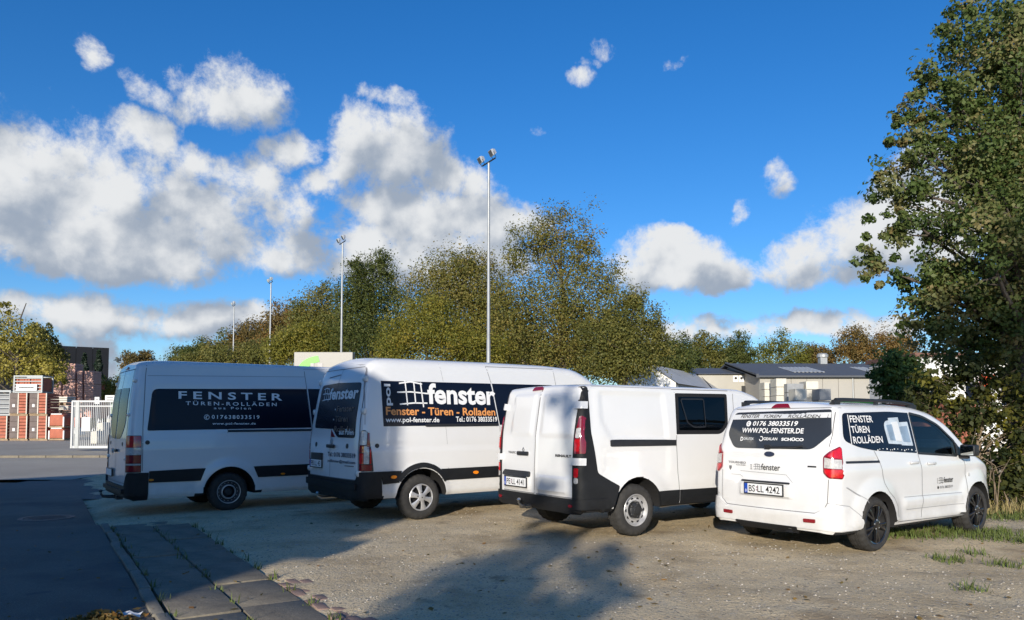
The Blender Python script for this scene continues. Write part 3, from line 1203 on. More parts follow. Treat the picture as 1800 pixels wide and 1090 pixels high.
    for sd in (-1, 1):
        v.patch('headlight', 'F', [(sd * .38, .85, .03), (sd * .62, .88, .03), (sd * .64, 1.12, .03), (sd * .5, 1.06, .03)], M['clear'], .01)
    # rear
    u1 = us(-1.455)
    lamp(v, 'tail_light', [(1.17, 1.36, M['red']), (1.045, 1.165, M['clear']), (.905, 1.04, M['red_dark']), (.872, .898, M['clear']), (.765, .865, M['red_dark'])],
         us(-1.62) - .10, u1 - .008, [(us(-1.62) - .115, .75, .02), (u1, .75, .01), (u1, 1.37, .02), (us(-1.62) - .10, 1.37, .02)], .016)
    for sg in (-1, 1):
        v.patch('rear_window', 'B', [(sg * .63, 2.18, .06), (sg * .65, 1.55, .12), (sg * .40, 1.31, .12), (sg * .06, 1.30, .03), (sg * .06, 2.19, .05)], M['film'], .006)
        v.seams('B', [[(sg * .80, .60), (sg * .80, 1.5), (sg * .75, 2.1), (sg * .70, 2.5)]], .014)
        for z in (1.72, .98, 2.3):
            mb = MB()
            mb.box((0, 0, 0), (.05, .11, .055))
            p, n = v.project('B', sg * .80, z)
            mb.build('door_hinge', [M['van_white']], v.root, p, bevel=.01, smooth=True)
    v.seams('B', [[(0, .55), (0, 2.55)], [(-.75, 2.5), (.75, 2.5)], [(-.8, .56), (.8, .56)]], .014)
    v.disc('lock', 'B', -.55, 1.22, .032, M['black'])
    v.disc('lock', 'B', .55, 1.22, .032, M['black'])
    p, n = v.project('B', -.10, 1.10)
    mb = MB()
    mb.box((-.02, 0, 0), (.035, .20, .05))
    mb.build('door_handle', [M['black']], v.root, p, bevel=.012, smooth=True)
    p, n = v.project('B', .30, 1.08)
    mb = MB()
    for i in range(3):
        a = 2 * math.pi * i / 3 + math.pi / 2
        mb.tube([(-.01, 0, 0), (-.01, .045 * math.cos(a), .045 * math.sin(a))], [.009, .003], 6)
    for i in range(24):
        a, b = 2 * math.pi * i / 24, 2 * math.pi * (i + 1) / 24
        mb.tube([(-.01, .048 * math.cos(a), .048 * math.sin(a)), (-.01, .048 * math.cos(b), .048 * math.sin(b))], .004, 5)
    mb.build('emblem', [M['chrome']], v.root, p)
    p, n = v.project('B', .42, .72)
    v.plate(p.x - .03, .42, .70, '')
    v.patch('high_brake_light', 'B', [(-.12, 2.53, .01), (.12, 2.53, .01), (.12, 2.57, .01), (-.12, 2.57, .01)], M['red_dark'], .02)
    e = us(-1.34)
    k_ = us(-1.60)
    v.patch('rear_bumper', 'W', [(-e, .30, .02), (-e, .745), (-k_ + .06, .745, .02), (-k_ + .13, .52, .03), (k_ - .13, .52, .03), (k_ - .06, .745, .02), (e, .745), (e, .30, .02)], M['bumper'], .035, .04)
    v.patch('bumper_step', 'W', [(-.85, .40, .02), (-.85, .47, .02), (.85, .47, .02), (.85, .40, .02)], M['bumper'], .075, .05)
    mb = MB()
    mb.tube([(.30, 0, -.02), (-.02, 0, -.02), (-.12, 0, -.01), (-.16, 0, .05)], [.03, .03, .026, .02], 10)
    mb.lathe([(0, -.03), (.022, -.022), (.032, 0), (.022, .022), (0, .03)], 'z', 14, 0, (-.16, 0, .085))
    mb.box((.12, 0, -.02), (.1, .30, .10))
    mb.build('tow_bar', [M['steel_dark']], v.root, (-1.72, .12, .30), smooth=True)
    for x in ax:
        for sd in (-1, 1):
            wheel(v, x, sd, .345, .225, .955, 'ring')
    return v


# ------------------------------------------------------------------ 2 high-roof van with the big sign
def sign_van():
    ax = (0.0, 3.682)

    def ds(x, z):
        d = flare(x, z, ax, .345, .45, .53, .020)
        d -= .010 * gauss(z - 1.115, .015)
        d += .014 * smooth01(1.14, 1.08, z) * smooth01(.5, .8, z)
        d -= .008 * gauss(z - 2.16, .02) * smooth01(-.8, -.6, x)
        return d

    def dr(y, z):
        return .012 * inbox(y, z, -.80, .72, .66, .92, .04) * 0 + .012 * inbox(y, z, .22, .74, .74, 1.04, .03)
    S = dict(x0=-1.03, x1=4.80, Rr=.13, Rf=.3, zb=.36, rc=.20, axles=ax, Ra=.445, rw=.345, well=.40, crown=.05, bow=.03,
             top=[(-1.05, 2.36), (-.85, 2.45), (-.5, 2.475), (1.4, 2.50), (2.7, 2.505), (3.3, 2.475), (3.65, 2.34), (3.95, 2.10), (4.4, 1.40), (4.65, 1.15), (4.80, .85)],
             W=[(-1.05, .97), (-.6, 1.0), (3.6, 1.0), (4.2, .95), (4.8, .68)],
             inset=[(0, .03), (.5, .0), (1.2, .0), (1.45, .02), (2.1, .085), (2.4, .16)],
             lean=[(0, 0), (1.1, 0.0), (1.5, .03), (2.1, .13), (2.5, .24)], dside=ds, drear=dr, floor=.6, dark_rear=(-.68, .60))
    v = Van('panel_van', 'white high-roof van with a large pol fenster sign panel on its side', S, (-1.99, 12.2, 0), R(37.2), GROUP)
    v.cut()
    us = v.us
    sign = v.patch('sign_panel', 'R', [(-.66, 2.115), (1.36, 2.135), (1.48, 1.45), (-.645, 1.432)], M['film'], .004, .01)
    v.patch('sign_panel', 'R', [(1.385, 2.135), (2.7, 2.15), (2.75, 1.46), (1.50, 1.45)], M['film'], .004, .01)
    v.patch('sign_panel', 'L', [(-.66, 2.115), (2.7, 2.14), (2.7, 1.44), (-.645, 1.432)], M['film'], .004, .01)
    W_ = M['letter']
    v.text('R', 'pol', (-.615, -.48, 1.745, 2.07), M['letter_grey'], .025, parent=sign, vert=True)
    v.grid_logo('R', -.40, .075, 1.745, 2.115, W_, .021, sign)
    v.text('R', 'fenster', (.13, 1.435, 1.775, 2.105), W_, .03, parent=sign)
    v.text('R', 'Fenster - Türen - Rolladen', (-.60, 1.415, 1.600, 1.725), M['orange_letter'], .022, parent=sign)
    v.text('R', 'www.pol-fenster.de', (-.61, .325, 1.470, 1.570), W_, .018, parent=sign)
    v.text('R', 'Tel.: 0176 38033519', (.635, 1.445, 1.500, 1.585), W_, .018, parent=sign)
    for sd in ('R', 'L'):
        v.patch('sliding_door_rail', sd, [(.07, 1.425, .02), (1.46, 1.435, .02), (1.46, 1.475, .02), (.07, 1.465, .02)], M['black'], .02)
        v.patch('side_stripe', sd, [(-.66, .575), (-.40, .590), (-.36, .765), (-.70, .765)], M['bumper'], .016, .03)
        v.patch('side_stripe', sd, [(.42, .590), (2.95, .605), (2.95, .785), (.34, .768)], M['bumper'], .016, .03)
        n = 18
        a0, a1 = math.atan2(.23, .40), math.pi - math.atan2(.25, .37)
        arch = [(.455 * math.cos(a0 + (a1 - a0) * i / n), .345 + .455 * math.sin(a0 + (a1 - a0) * i / n)) for i in range(n + 1)]
        arch += [(.525 * math.cos(a1 + (a0 - a1) * i / n), .345 + .53 * math.sin(a1 + (a0 - a1) * i / n)) for i in range(n + 1)]
        v.patch('arch_trim', sd, arch, M['bumper'], .018, .03, raw=True)
        for x, z in ((-.495, .68), (.985, .690), (2.5, .69)):
            v.disc('side_marker', sd, x, z, .050, M['amber'], .03, rv=.026)
        v.seams(sd, [[(1.49, .42), (1.50, 1.44)], [(1.375, 2.14), (1.31, 2.42)], [(1.31, 2.42), (2.8, 2.44)], [(2.82, .42), (2.83, 1.5), (2.78, 2.4)], [(.47, .58), (.47, .78)]], .010)
        v.seams(sd, [[(.46, 1.15), (.44, 1.44)], [(.44, 2.14), (.40, 2.42)]], .006, M['seam_soft'])
        v.seams(sd, [[(-.93, 1.46), (-.90, 2.0), (-.80, 2.42)]], .010, M['seam_soft'])
        v.disc('lock', sd, -.755, 1.146, .034, M['black'], .006)
        v.handle(-1 if sd == 'R' else 1, 2.65, 1.1, M['black'])
        v.patch('front_window', sd, [(2.92, 1.30, .05), (2.92, 1.98, .08), (3.35, 1.95, .1), (3.85, 1.30, .05)], M['film'], .005)
    for sd in (-1, 1):
        mirror_unit(v, sd, 3.75, 1.38, M['black'], (.12, .22, .34))
    v.patch('windscreen', 'F', [(-.84, 1.38, .08), (.84, 1.38, .08), (.74, 2.18, .12), (-.74, 2.18, .12)], M['film'], .006)
    v.patch('front_bumper', 'F', [(-.6, .38, .05), (.6, .38, .05), (.6, .66, .05), (-.6, .66, .05)], M['bumper'], .02)
    for sd in (-1, 1):
        v.patch('headlight', 'F', [(sd * .40, .82, .03), (sd * .62, .86, .03), (sd * .66, 1.12, .03), (sd * .52, 1.02, .03)], M['clear'], .01)
    # rear
    rw = v.patch('rear_window', 'B', [(-.765, 2.09, .05), (-.80, 1.26, .05), (-.24, 1.262, .06), (-.06, 1.39, .05), (-.005, 1.39), (-.005, 2.11)], M['film'], .006)
    rl = v.patch('rear_window', 'B', [(.005, 2.11), (.005, 1.39), (.705, 1.40, .05), (.66, 2.09, .08)], M['film'], .006)
    v.grid_logo('B', .56, .27, 1.83, 2.04, M['letter_grey'], .014, rl, .010)
    v.text('B', 'pol', (.64, .575, 1.84, 1.99), M['letter_dim'], .02, .010, rl, vert=True)
    v.text('B', 'fenster', (.26, -.735, 1.845, 2.035), M['letter_grey'], .03, .011, rw)
    for i, st in enumerate(('Fenster', 'Türen', 'Rolladen')):
        z = 1.69 - .155 * i
        v.text('B', st, (-.12, (-.68, -.55, -.77)[i], z - .035, z + .055), M['letter_dim'], .02, .011, rw)
        v.disc('bullet', 'B', -.055, z, .012, M['letter_grey'], .010, rw, n=8)
    v.text('B', 'aus Polen', (-.30, -.77, 1.305, 1.39), M['letter_grey'], .02, .011, rw)
    v.text('B', 'Tel.: 0176 38033519', (.07, -.85, .965, 1.035), M['ink_blue'], .02, .008)
    v.text('B', 'polfenster@gmail.com', (.07, -.85, .865, .925), M['ink_blue'], .02, .008)
    v.patch('high_brake_light', 'B', [(-.01, 1.37), (-.16, 1.265, .02), (-.01, 1.265)], M['red_dark'], .010)
    v.patch('door_badge', 'B', [(-.52, .835), (-.80, .835), (-.80, .848), (-.52, .848)], M['ink_soft'], .006)
    for sg in (-1, 1):
        v.seams('B', [[(sg * .905, .66), (sg * .905, 1.3), (sg * .86, 1.9), (sg * .78, 2.3)]], .014)
        for z in (1.66, .74, 2.2):
            p, n = v.project('B', sg * .90, z)
            mb = MB()
            mb.box((0, 0, 0), (.05, .10, .085))
            mb.box((-.02, 0, 0), (.03, .07, .05))
            mb.build('door_hinge', [M['van_white']], v.root, p, bevel=.008, smooth=True)
        v.disc('lock', 'B', sg * .585, 1.137, .038, M['black'])
    v.seams('B', [[(0.0, .66), (0.0, 2.33)], [(-.9, .645), (.9, .645)], [(-.72, 2.33), (.72, 2.33)]], .012)
    v.seams('B', [[(.02, 2.24), (.45, 2.21)]], .02)
    p, n = v.project('B', -.06, 1.125)
    mb = MB()
    mb.box((-.025, 0, 0), (.04, .26, .055))
    mb.build('door_handle', [M['black']], v.root, p, bevel=.014, smooth=True)
    p, n = v.project('B', -.06, 1.20)
    mb = MB()
    for sg in (-1, 1):
        mb.tube([(-.012, 0, .045), (-.012, sg * .032, 0), (-.012, 0, -.045)], .008, 6)
    mb.build('emblem', [M['chrome']], v.root, p)
    p, n = v.project('B', .5, .88)
    v.patch('plate_lamp_bar', 'B', [(.26, .90, .01), (.735, .90, .01), (.735, 1.005, .02), (.26, 1.01, .02)], M['black'], .03)
    v.plate(p.x - .02, .50, .84, 'PE LL 43', w=.46)
    k0, k1 = us(-1.0) - .02, us(-.845)
    lamp(v, 'tail_light', [(1.16, 1.36, M['clear'], k0, k0 + .09), (1.05, 1.15, M['red_dark'], k0, k0 + .06), (.885, 1.15, M['clear'], k0 + .06, k0 + .13), (.885, 1.04, M['red'], k0, k0 + .055), (1.10, 1.34, M['red_dark'], k0 + .10, k1 - .03), (.885, 1.09, M['red'], k0 + .14, k1 - .012), (.785, .875, M['red_dark'], k0, k1)],
         k0, k1, [(k0 - .012, .775, .02), (k1 + .03, .775, .01), (k1, 1.05, .02), (k1 - .045, 1.33, .05), (k0 + .05, 1.385, .05), (k0 - .01, 1.36, .02)], .02)
    e = us(-.70)
    v.patch('rear_bumper', 'W', [(-e - .03, .34, .02), (-e, .765), (-k0 + .0, .765, .02), (-k0 + .06, .64, .02), (k0 - .06, .64, .02), (k0 - .0, .765, .02), (e, .765), (e + .03, .34, .02)], M['bumper'], .035, .04)
    v.patch('bumper_step', 'W', [(-.9, .50, .02), (-.9, .60, .02), (.9, .60, .02), (.9, .50, .02)], M['bumper'], .065, .05)
    mb = MB()
    mb.tube([(.2, 0, 0), (-.06, 0, 0), (-.10, 0, .05)], [.028, .026, .02], 10)
    mb.lathe([(0, -.028), (.02, -.02), (.03, 0), (.02, .02), (0, .028)], 'z', 14, 0, (-.10, 0, .085))
    mb.build('tow_bar', [M['chrome']], v.root, (-1.05, .25, .30), smooth=True)
    for x in ax:
        for sd in (-1, 1):
            wheel(v, x, sd, .345, .215, .985, 'cover')
    return v


# ------------------------------------------------------------------ 3 low-roof crew van
def crew_van():
    ax = (0.0, 3.10)

    def ds(x, z):
        d = flare(x, z, ax, .335, .42, .60, .022)
        z0 = 1.235 if x > -.42 else 1.235 + (-.42 - x) * 1.6
        d -= .016 * inbox(x, z, -.60, .58, min(z0, 1.8), 1.865, .035)
        d -= .010 * inbox(x, z, -.57, .60, .78, 1.16, .05) * (1 - min(1, flare(x, z, ax, .335, .5, .72, 1.0)))
        d += .010 * smooth01(.78, .66, z)
        return d

    def dr(y, z):
        d = .014 * (inbox(y, z, .06, .60 + .0, 1.29, 1.87, .035) + inbox(y, z, -.83, -.12, 1.28, 1.86, .035))
        d += .03 * (inbox(y, z, -.76, -.05, .55, .80, .05) + inbox(y, z, .05, .74, .55, .80, .05))
        d += .010 * gauss(y + .035, .012)
        return d
    S = dict(x0=-.95, x1=4.02, Rr=.09, Rf=.3, zb=.35, rc=.085, axles=ax, Ra=.43, rw=.335, well=.38, crown=.02, bow=.025, nt=24,
             top=[(-1, 1.93), (-.8, 1.955), (0, 1.965), (1.7, 1.965), (2.2, 1.955), (2.55, 1.86), (3.25, 1.28), (3.55, 1.12), (3.9, .98), (4.02, .75)],
             W=[(-1, .93), (-.6, .955), (3.1, .955), (3.6, .90), (4.02, .66)],
             inset=[(0, .03), (.5, .0), (1.1, .0), (1.3, .015), (1.9, .10)],
             lean=[(0, 0), (.9, 0.0), (1.3, .02), (1.95, .12)], dside=ds, drear=dr, floor=.5, ts=.10, dark_rear=(-.44, .48))
    v = Van('crew_van', 'white low-roof crew van with black rear corners and plate PE LL 4141', S, (1.10, 10.45, .02), R(33.5), GROUP)
    win = [(.80, 1.875, .02), (.745, 1.31, .01), (1.66, 1.305, .10), (1.81, 1.44, .06), (1.865, 1.885, .05)]
    fwin = [(2.02, 1.36, .03), (2.06, 1.74, .05), (2.20, 1.88, .05), (2.50, 1.83, .05), (2.98, 1.36, .04)]
    v.cut(windows=[win, fwin], cavity=(.55, 3.4), screen=(2.35, [(-.76, 1.42, .08), (.76, 1.42, .08), (.70, 1.82, .08), (-.70, 1.82, .08)]))
    us = v.us
    for sd in ('R', 'L'):
        w = v.patch('side_window', sd, win, M['glass'], -.006, .004)
        v.line('window_frame', sd, [tuple(q) for q in rounded([(.90, 1.795, .03), (.985, 1.47, .02), (1.10, 1.405, .03), (1.34, 1.41, .02), (1.36, 1.80, .03)])], .018, M['black'], .0, w, closed=True)
        v.line('window_border', sd, [tuple(q) for q in rounded([(.835, 1.85, .02), (.78, 1.34, .01), (1.65, 1.335, .08), (1.785, 1.455, .04), (1.835, 1.86, .03)])], .05, M['hole'], -.001, w, closed=True)
        v.patch('front_window', sd, fwin, M['glass_clear'], -.006, .004)
        v.patch('sliding_door_rail', sd, [(-.45, 1.165, .02), (.72, 1.160), (.72, 1.236), (-.25, 1.242), (-.27, 1.25, .01), (-.45, 1.25, .02)], M['black'], .012)
        v.patch('side_stripe', sd, [(.40, .375), (.755, .375), (.755, .565), (.355, .565)], M['bumper'], .014, .02)
        v.patch('side_stripe', sd, [(.772, .375), (2.70, .375), (2.75, .555), (.772, .563)], M['bumper'], .014, .02)
        v.seams(sd, [[(.765, .41), (.735, .9), (.725, 1.18), (.745, 1.30)], [(.79, 1.88), (.745, 1.95)], [(1.90, .40), (1.93, 1.3), (1.99, 1.94)], [(.74, 1.925), (1.9, 1.93)]], .010)
        v.seams(sd, [[(-.66, 1.935), (.74, 1.93)]], .008, M['seam_soft'])
        v.handle(-1 if sd == 'R' else 1, 1.66, 1.08, M['black'], .19, .045)
        v.handle(-1 if sd == 'R' else 1, 2.10, 1.08, M['black'], .19, .045)
        p, n = v.project(sd, 1.68, 1.12)
        v.disc('handle_recess', sd, 1.66, 1.095, .11, M['van_white'], .003, rv=.05)
        v.line('sill_strip', sd, [(.40, .355), (2.65, .36)], .018, M['chrome'], .012)
    for sd in (-1, 1):
        mirror_unit(v, sd, 2.85, 1.38, M['black'], (.12, .20, .28))
    v.patch('windscreen', 'F', [(-.76, 1.42, .08), (.76, 1.42, .08), (.70, 1.82, .08), (-.70, 1.82, .08)], M['glass_clear'], -.004, .004)
    v.patch('front_bumper', 'F', [(-.6, .37, .05), (.6, .37, .05), (.6, .62, .05), (-.6, .62, .05)], M['bumper'], .02)
    for sd in (-1, 1):
        v.patch('headlight', 'F', [(sd * .40, .72, .03), (sd * .62, .76, .03), (sd * .66, .96, .03), (sd * .5, .90, .03)], M['clear'], .01)
    # seats seen through the glass
    for y in (-.48, .0, .48):
        seat(v, 1.0, y, .58, .66)
    for y in (-.45, .45):
        seat(v, 2.15, y, .60, .66)
    mb = MB()
    mb.box((2.98, 0, 1.0), (.45, 1.55, .38))
    mb.build('dashboard', [M['trim']], v.root, bevel=.06, smooth=True)
    mb = MB()
    mb.tube([(.18 * math.sin(2 * math.pi * i / 20) * .3, .19 * math.cos(2 * math.pi * i / 20), .19 * math.sin(2 * math.pi * i / 20)) for i in range(21)], .014, 6)
    mb.build('steering_wheel', [M['black']], v.root, (2.68, .45, 1.16))
    mb = MB()
    mb.tube([(0, 0, 0), (-.12, 0, .10), (-.26, 0, .20)], [.009, .008, .004], 6)
    mb.lathe([(.03, 0), (.025, .02), (0, .03)], 'z', 10)
    mb.build('aerial', [M['black']], v.root, (2.22, -.30, 1.965))
    # black rear corners
    for sg in (-1, 1):
        e0, e1 = us(-.735), us(-.93)
        v.patch('corner_trim', 'W', [(sg * (us(-.86) - .17), 1.87, .02), (sg * (us(-.86) - .02), 1.885, .02), (sg * (us(-.86) + .06), 1.925, .02), (sg * e0, 1.925, .03), (sg * (e0 - .015), 1.35, .03), (sg * us(-.665), .84, .04), (sg * us(-.33), .665, .02), (sg * us(-.42), .42, .02), (sg * us(-.56), .35, .02), (sg * (us(-.86) - .185), .50)],
                M['bumper'], .010, .02, .06)
        u0 = us(-.86) - .155
        lam = v.patch('tail_light', 'W', [(sg * (u0 + .005), 1.085, .02), (sg * (u0 + .15), 1.085, .02), (sg * (u0 + .165), 1.52, .05), (sg * (u0 + .02), 1.56, .04)], M['red_dark'], .022, .03, .05)
        v.patch('lens', 'W', [(sg * (u0 + .018), 1.275, .02), (sg * (u0 + .07), 1.275, .02), (sg * (u0 + .072), 1.40, .02), (sg * (u0 + .02), 1.40, .02)], M['clear'], .030, .02, .05, lam)
        v.patch('lens', 'W', [(sg * (u0 + .015), 1.11, .02), (sg * (u0 + .078), 1.11, .02), (sg * (u0 + .072), 1.262, .02), (sg * (u0 + .016), 1.262, .02)], M['red'], .030, .02, .05, lam)
        v.patch('lower_lamp', 'W', [(sg * (u0 + .012), .79, .02), (sg * (u0 + .065), .79, .02), (sg * (u0 + .068), .905, .02), (sg * (u0 + .012), .905, .02)], M['red'], .022, .03, .05)
        v.patch('lower_lamp', 'W', [(sg * (u0 + .012), .715, .02), (sg * (u0 + .065), .715, .02), (sg * (u0 + .065), .785, .02), (sg * (u0 + .012), .785, .02)], M['clear'], .022, .03, .05)
        for z in (1.685, .985):
            v.patch('door_hinge', 'W', [(sg * (u0 - .05), z - .045, .008), (sg * (u0 + .15), z - .045, .008), (sg * (u0 + .15), z + .045, .008), (sg * (u0 - .05), z + .045, .008)], M['van_white'], .045, .05, .04)
        v.disc('reflector', 'B', sg * .80, .435, .035, M['red_dark'], .04, rv=.02)
    e = us(-.50)
    v.patch('rear_bumper', 'W', [(-e, .34, .03), (-e, .52, .02), (-us(-.86) + .09, .52), (us(-.86) - .09, .52), (e, .52, .02), (e, .34, .03)], M['bumper'], .030, .04)
    v.seams('B', [[(-.035, .53), (-.035, 1.94)], [(-.82, .53), (.75, .53)]], .014)
    v.patch('high_brake_light', 'B', [(.20, 1.895, .02), (-.05, 1.905, .02), (-.03, 1.945, .02), (.16, 1.945, .02)], M['red_dark'], .016)
    v.patch('plate_lamp_bar', 'B', [(.70, .745, .02), (.06, .745, .02), (.07, .815, .03), (.69, .815, .03)], M['black'], .035, .03)
    p, n = v.project('B', .36, .64)
    v.plate(p.x - .02, .37, .665, 'PE LL 4141')
    v.disc('handle_recess', 'B', .245, 1.05, .15, M['van_white'], .004, rv=.065)
    p, n = v.project('B', .245, 1.052)
    mb = MB()
    mb.box((-.02, 0, 0), (.035, .26, .055))
    mb.build('door_handle', [M['black']], v.root, p, bevel=.014, smooth=True)
    p, n = v.project('B', .245, 1.10)
    mb = MB()
    for sg in (-1, 1):
        mb.tube([(-.008, 0, .03), (-.008, sg * .022, 0), (-.008, 0, -.03)], .006, 6)
    mb.build('emblem', [M['chrome']], v.root, p)
    v.text('B', 'TRAFIC', (.64, .44, 1.040, 1.072), M['ink_soft'], .03, .006)
    v.text('B', 'RENAULT', (-.47, -.785, 1.032, 1.066), M['ink'], .05, .006)
    mb = MB()
    mb.tube([(.25, 0, 0), (-.02, 0, 0), (-.09, 0, .0), (-.12, 0, .06)], [.03, .03, .028, .02], 10)
    mb.lathe([(0, -.028), (.02, -.02), (.03, 0), (.02, .02), (0, .028)], 'z', 14, 0, (-.12, 0, .09))
    mb.lathe([(.03, -.03), (.03, .03), (.022, .03), (.02, .01), (0, .01)], 'x', 14, 0, (-.06, -.13, .01))
    mb.build('tow_bar', [M['chrome']], v.root, (-.98, .16, .35), smooth=True)
    for x in ax:
        for sd in (-1, 1):
            wheel(v, x, sd, .335, .21, .925, 'steel')
    return v


# ------------------------------------------------------------------ 4 small van with the roof rails
def small_van():
    ax = (0.0, 2.489)

    def ds(x, z):
        d = flare(x, z, ax, .317, .38, .56, .035)
        d += .014 * inbox(x, z, .58, 2.06, .44, .60, .05)
        d -= .012 * gauss(z - (1.045 - .012 * x), .02) * smooth01(-.7, -.5, x) * (1 - smooth01(.0, .15, x))
        d += .012 * gauss(z - .93, .08)
        d += .018 * smooth01(.40, .28, z)
        return d

    def dr(y, z):
        d = .035 * inbox(y, z, -.36, .40, .60, .79, .04)
        d -= .010 * gauss(z - 1.07, .05) * (1 - smooth01(.5, .7, abs(y)))
        d += .010 * smooth01(.85, .80, z) * smooth01(.5, .55, z)
        return d
    S = dict(x0=-.80, x1=3.30, Rr=.13, Rf=.30, zb=.25, rc=.10, axles=ax, Ra=.385, rw=.317, well=.33, crown=.045, bow=.05, nt=24,
             top=[(-.82, 1.66), (-.62, 1.70), (-.2, 1.705), (.8, 1.705), (1.2, 1.68), (1.56, 1.62), (1.9, 1.49), (2.2, 1.27), (2.5, 1.075), (2.9, .96), (3.1, .85), (3.22, .72), (3.30, .56)],
             W=[(-.82, .84), (-.4, .865), (.3, .86), (1.5, .855), (2.6, .855), (2.95, .81), (3.3, .60)],
             inset=[(0, .04), (.4, .0), (.95, .0), (1.1, .015), (1.6, .11), (1.72, .15)],
             lean=[(0, -.02), (.45, -.02), (.52, .0), (1.1, 0.03), (1.4, .10), (1.7, .22)], dside=ds, drear=dr, floor=.45, ts=.09)
    v = Van('small_van', 'small white passenger van with roof rails and plate BS LL 4242', S, (3.72, 9.31, 0), R(34.7), GROUP)
    fwin = [(1.02, 1.112, .01), (1.00, 1.608, .02), (1.30, 1.57, .1), (1.66, 1.46, .1), (2.02, 1.235, .05), (2.00, 1.055, .03)]
    v.cut(windows=[fwin], cavity=(.30, 2.6), screen=(1.75, [(-.66, 1.14, .06), (.66, 1.14, .06), (.58, 1.50, .08), (-.58, 1.50, .08)]))
    us = v.us
    side = [(-.475, 1.60, .06), (-.55, 1.29, .08), (-.30, 1.21, .1), (.04, 1.165, .05), (.985, 1.114), (.965, 1.612), (.5, 1.625, .1)]
    q = v.patch('side_window', 'R', side, M['film'], .004)
    v.patch('side_window', 'L', side, M['film'], .004)
    L = M['letter']
    v.line('rule', 'R', [(-.385, 1.58), (-.42, 1.245)], .014, L, .007, q)
    v.text('R', 'FENSTER', (-.36, .12, 1.492, 1.572), L, .015, parent=q, slant=0)
    v.text('R', 'TÜREN', (-.375, .005, 1.372, 1.468), L, .015, parent=q)
    v.text('R', 'ROLLÄDEN', (-.375, .25, 1.252, 1.348), L, .015, parent=q)
    for i, (a, b, z0, z1) in enumerate(((.37, .58, 1.24, 1.52), (.50, .72, 1.235, 1.555), (.66, .92, 1.215, 1.50))):
        pts = [(a, z0, .01), (b, z0 - .01, .01), (b - .02, z1, .09 if i == 0 else .01), (a - .03, z1 - .01, .10 if i == 0 else .01)]
        pr = v.patch('window_print', 'R', pts, M['print_pale'], .006 + .001 * i, .004, .2, q)
        v.patch('window_print', 'R', [(a + .05, z0 + .04, .01), (b - .04, z0 + .03, .01), (b - .055, z1 - .05, .01), (a + .02, z1 - .06, .01)], M['print_mid'] if i != 1 else M['letter_grey'], .009 + .001 * i, .004, .2, q)
    for i in range(14):
        x = .1 + i * .065
        v.disc('print_light', 'R', x + .02 * math.sin(i * 5), 1.172 - .035 * (x) + .02 * abs(math.sin(i * 7)), .006 + .004 * (i % 3 == 0), L, .007, q, n=6)
    for sd in ('R', 'L'):
        v.patch('front_window', sd, fwin, M['glass'], -.005, .004)
        v.line('window_trim', sd, [tuple(t) for t in rounded(fwin)], .03, M['black'], .002, closed=True)
        v.patch('quarter_trim', sd, [(2.00, 1.06, .01), (2.02, 1.235, .02), (2.20, 1.055, .01)], M['black'], .006)
        v.patch('sliding_door_rail', sd, [(-.57, 1.032, .008), (.10, 1.022, .008), (.10, 1.050, .008), (-.57, 1.060, .008)], M['black'], .006)
        v.seams(sd, [[(.02, 1.16), (.10, 1.03), (.16, .78), (.24, .68), (.36, .60), (.435, .50), (.445, .31)], [(1.005, 1.11), (1.06, .80), (1.05, .55), (.995, .255)],
                     [(2.08, 1.05), (2.165, .97), (2.19, .75), (2.18, .5), (2.12, .30)], [(.445, .315), (2.14, .285)]], .010, M['seam'])
        v.seams(sd, [[(.62, .595), (2.05, .575)], [(.66, .445), (2.08, .43)], [(-.08, 1.69), (-.02, 1.62)], [(-.58, .77), (-.25, .62), (-.22, .58)]], .008, M['seam_soft'])
        for x, z in ((.855, .998), (1.27, .975)):
            v.disc('handle_recess', sd, x, z, .10, M['van_white'], .003, rv=.035)
            v.handle(-1 if sd == 'R' else 1, x, z + .005, M['van_white'], .19, .032)
        v.disc('side_marker', sd, 2.27, .80, .02, M['clear'], .006, rv=.024)
    v.grid_logo('R', 1.47, 1.58, .715, .79, M['ink'], .006, None, .004)
    v.text('R', 'pol', (1.43, 1.455, .72, .785), M['ink_soft'], .02, .005, vert=True)
    v.text('R', 'fenster', (1.60, 1.85, .722, .795), M['ink'], .02, .005)
    v.text('R', '0176 38033519', (1.50, 1.83, .652, .685), M['ink_soft'], .01, .005)
    v.disc('phone_emblem', 'R', 1.455, .668, .018, M['ink'], .005)
    for sd in (-1, 1):
        mirror_unit(v, sd, 2.04, 1.09, M['black'], (.14, .19, .15))
    v.patch('windscreen', 'F', [(-.66, 1.14, .06), (.66, 1.14, .06), (.58, 1.50, .08), (-.58, 1.50, .08)], M['glass_clear'], -.003, .004)
    v.patch('grille', 'F', [(-.42, .42, .06), (.42, .42, .06), (.48, .66, .05), (-.48, .66, .05)], M['black'], .008)
    for sd in (-1, 1):
        v.patch('headlight', 'F', [(sd * .42, .66, .03), (sd * .62, .70, .03), (sd * .66, .84, .03), (sd * .50, .78, .03)], M['clear'], .01)
    for y in (-.36, .36):
        seat(v, 1.25, y, .42, .60)
        seat(v, .50, y, .42, .58)
    mb = MB()
    mb.box((2.25, 0, .88), (.40, 1.45, .32))
    mb.build('dashboard', [M['trim']], v.root, bevel=.06, smooth=True)
    mb = MB()
    mb.tube([(.05 * math.sin(2 * math.pi * i / 20), .18 * math.cos(2 * math.pi * i / 20), .18 * math.sin(2 * math.pi * i / 20)) for i in range(21)], .014, 6)
    mb.build('steering_wheel', [M['black']], v.root, (1.92, .36, .98))
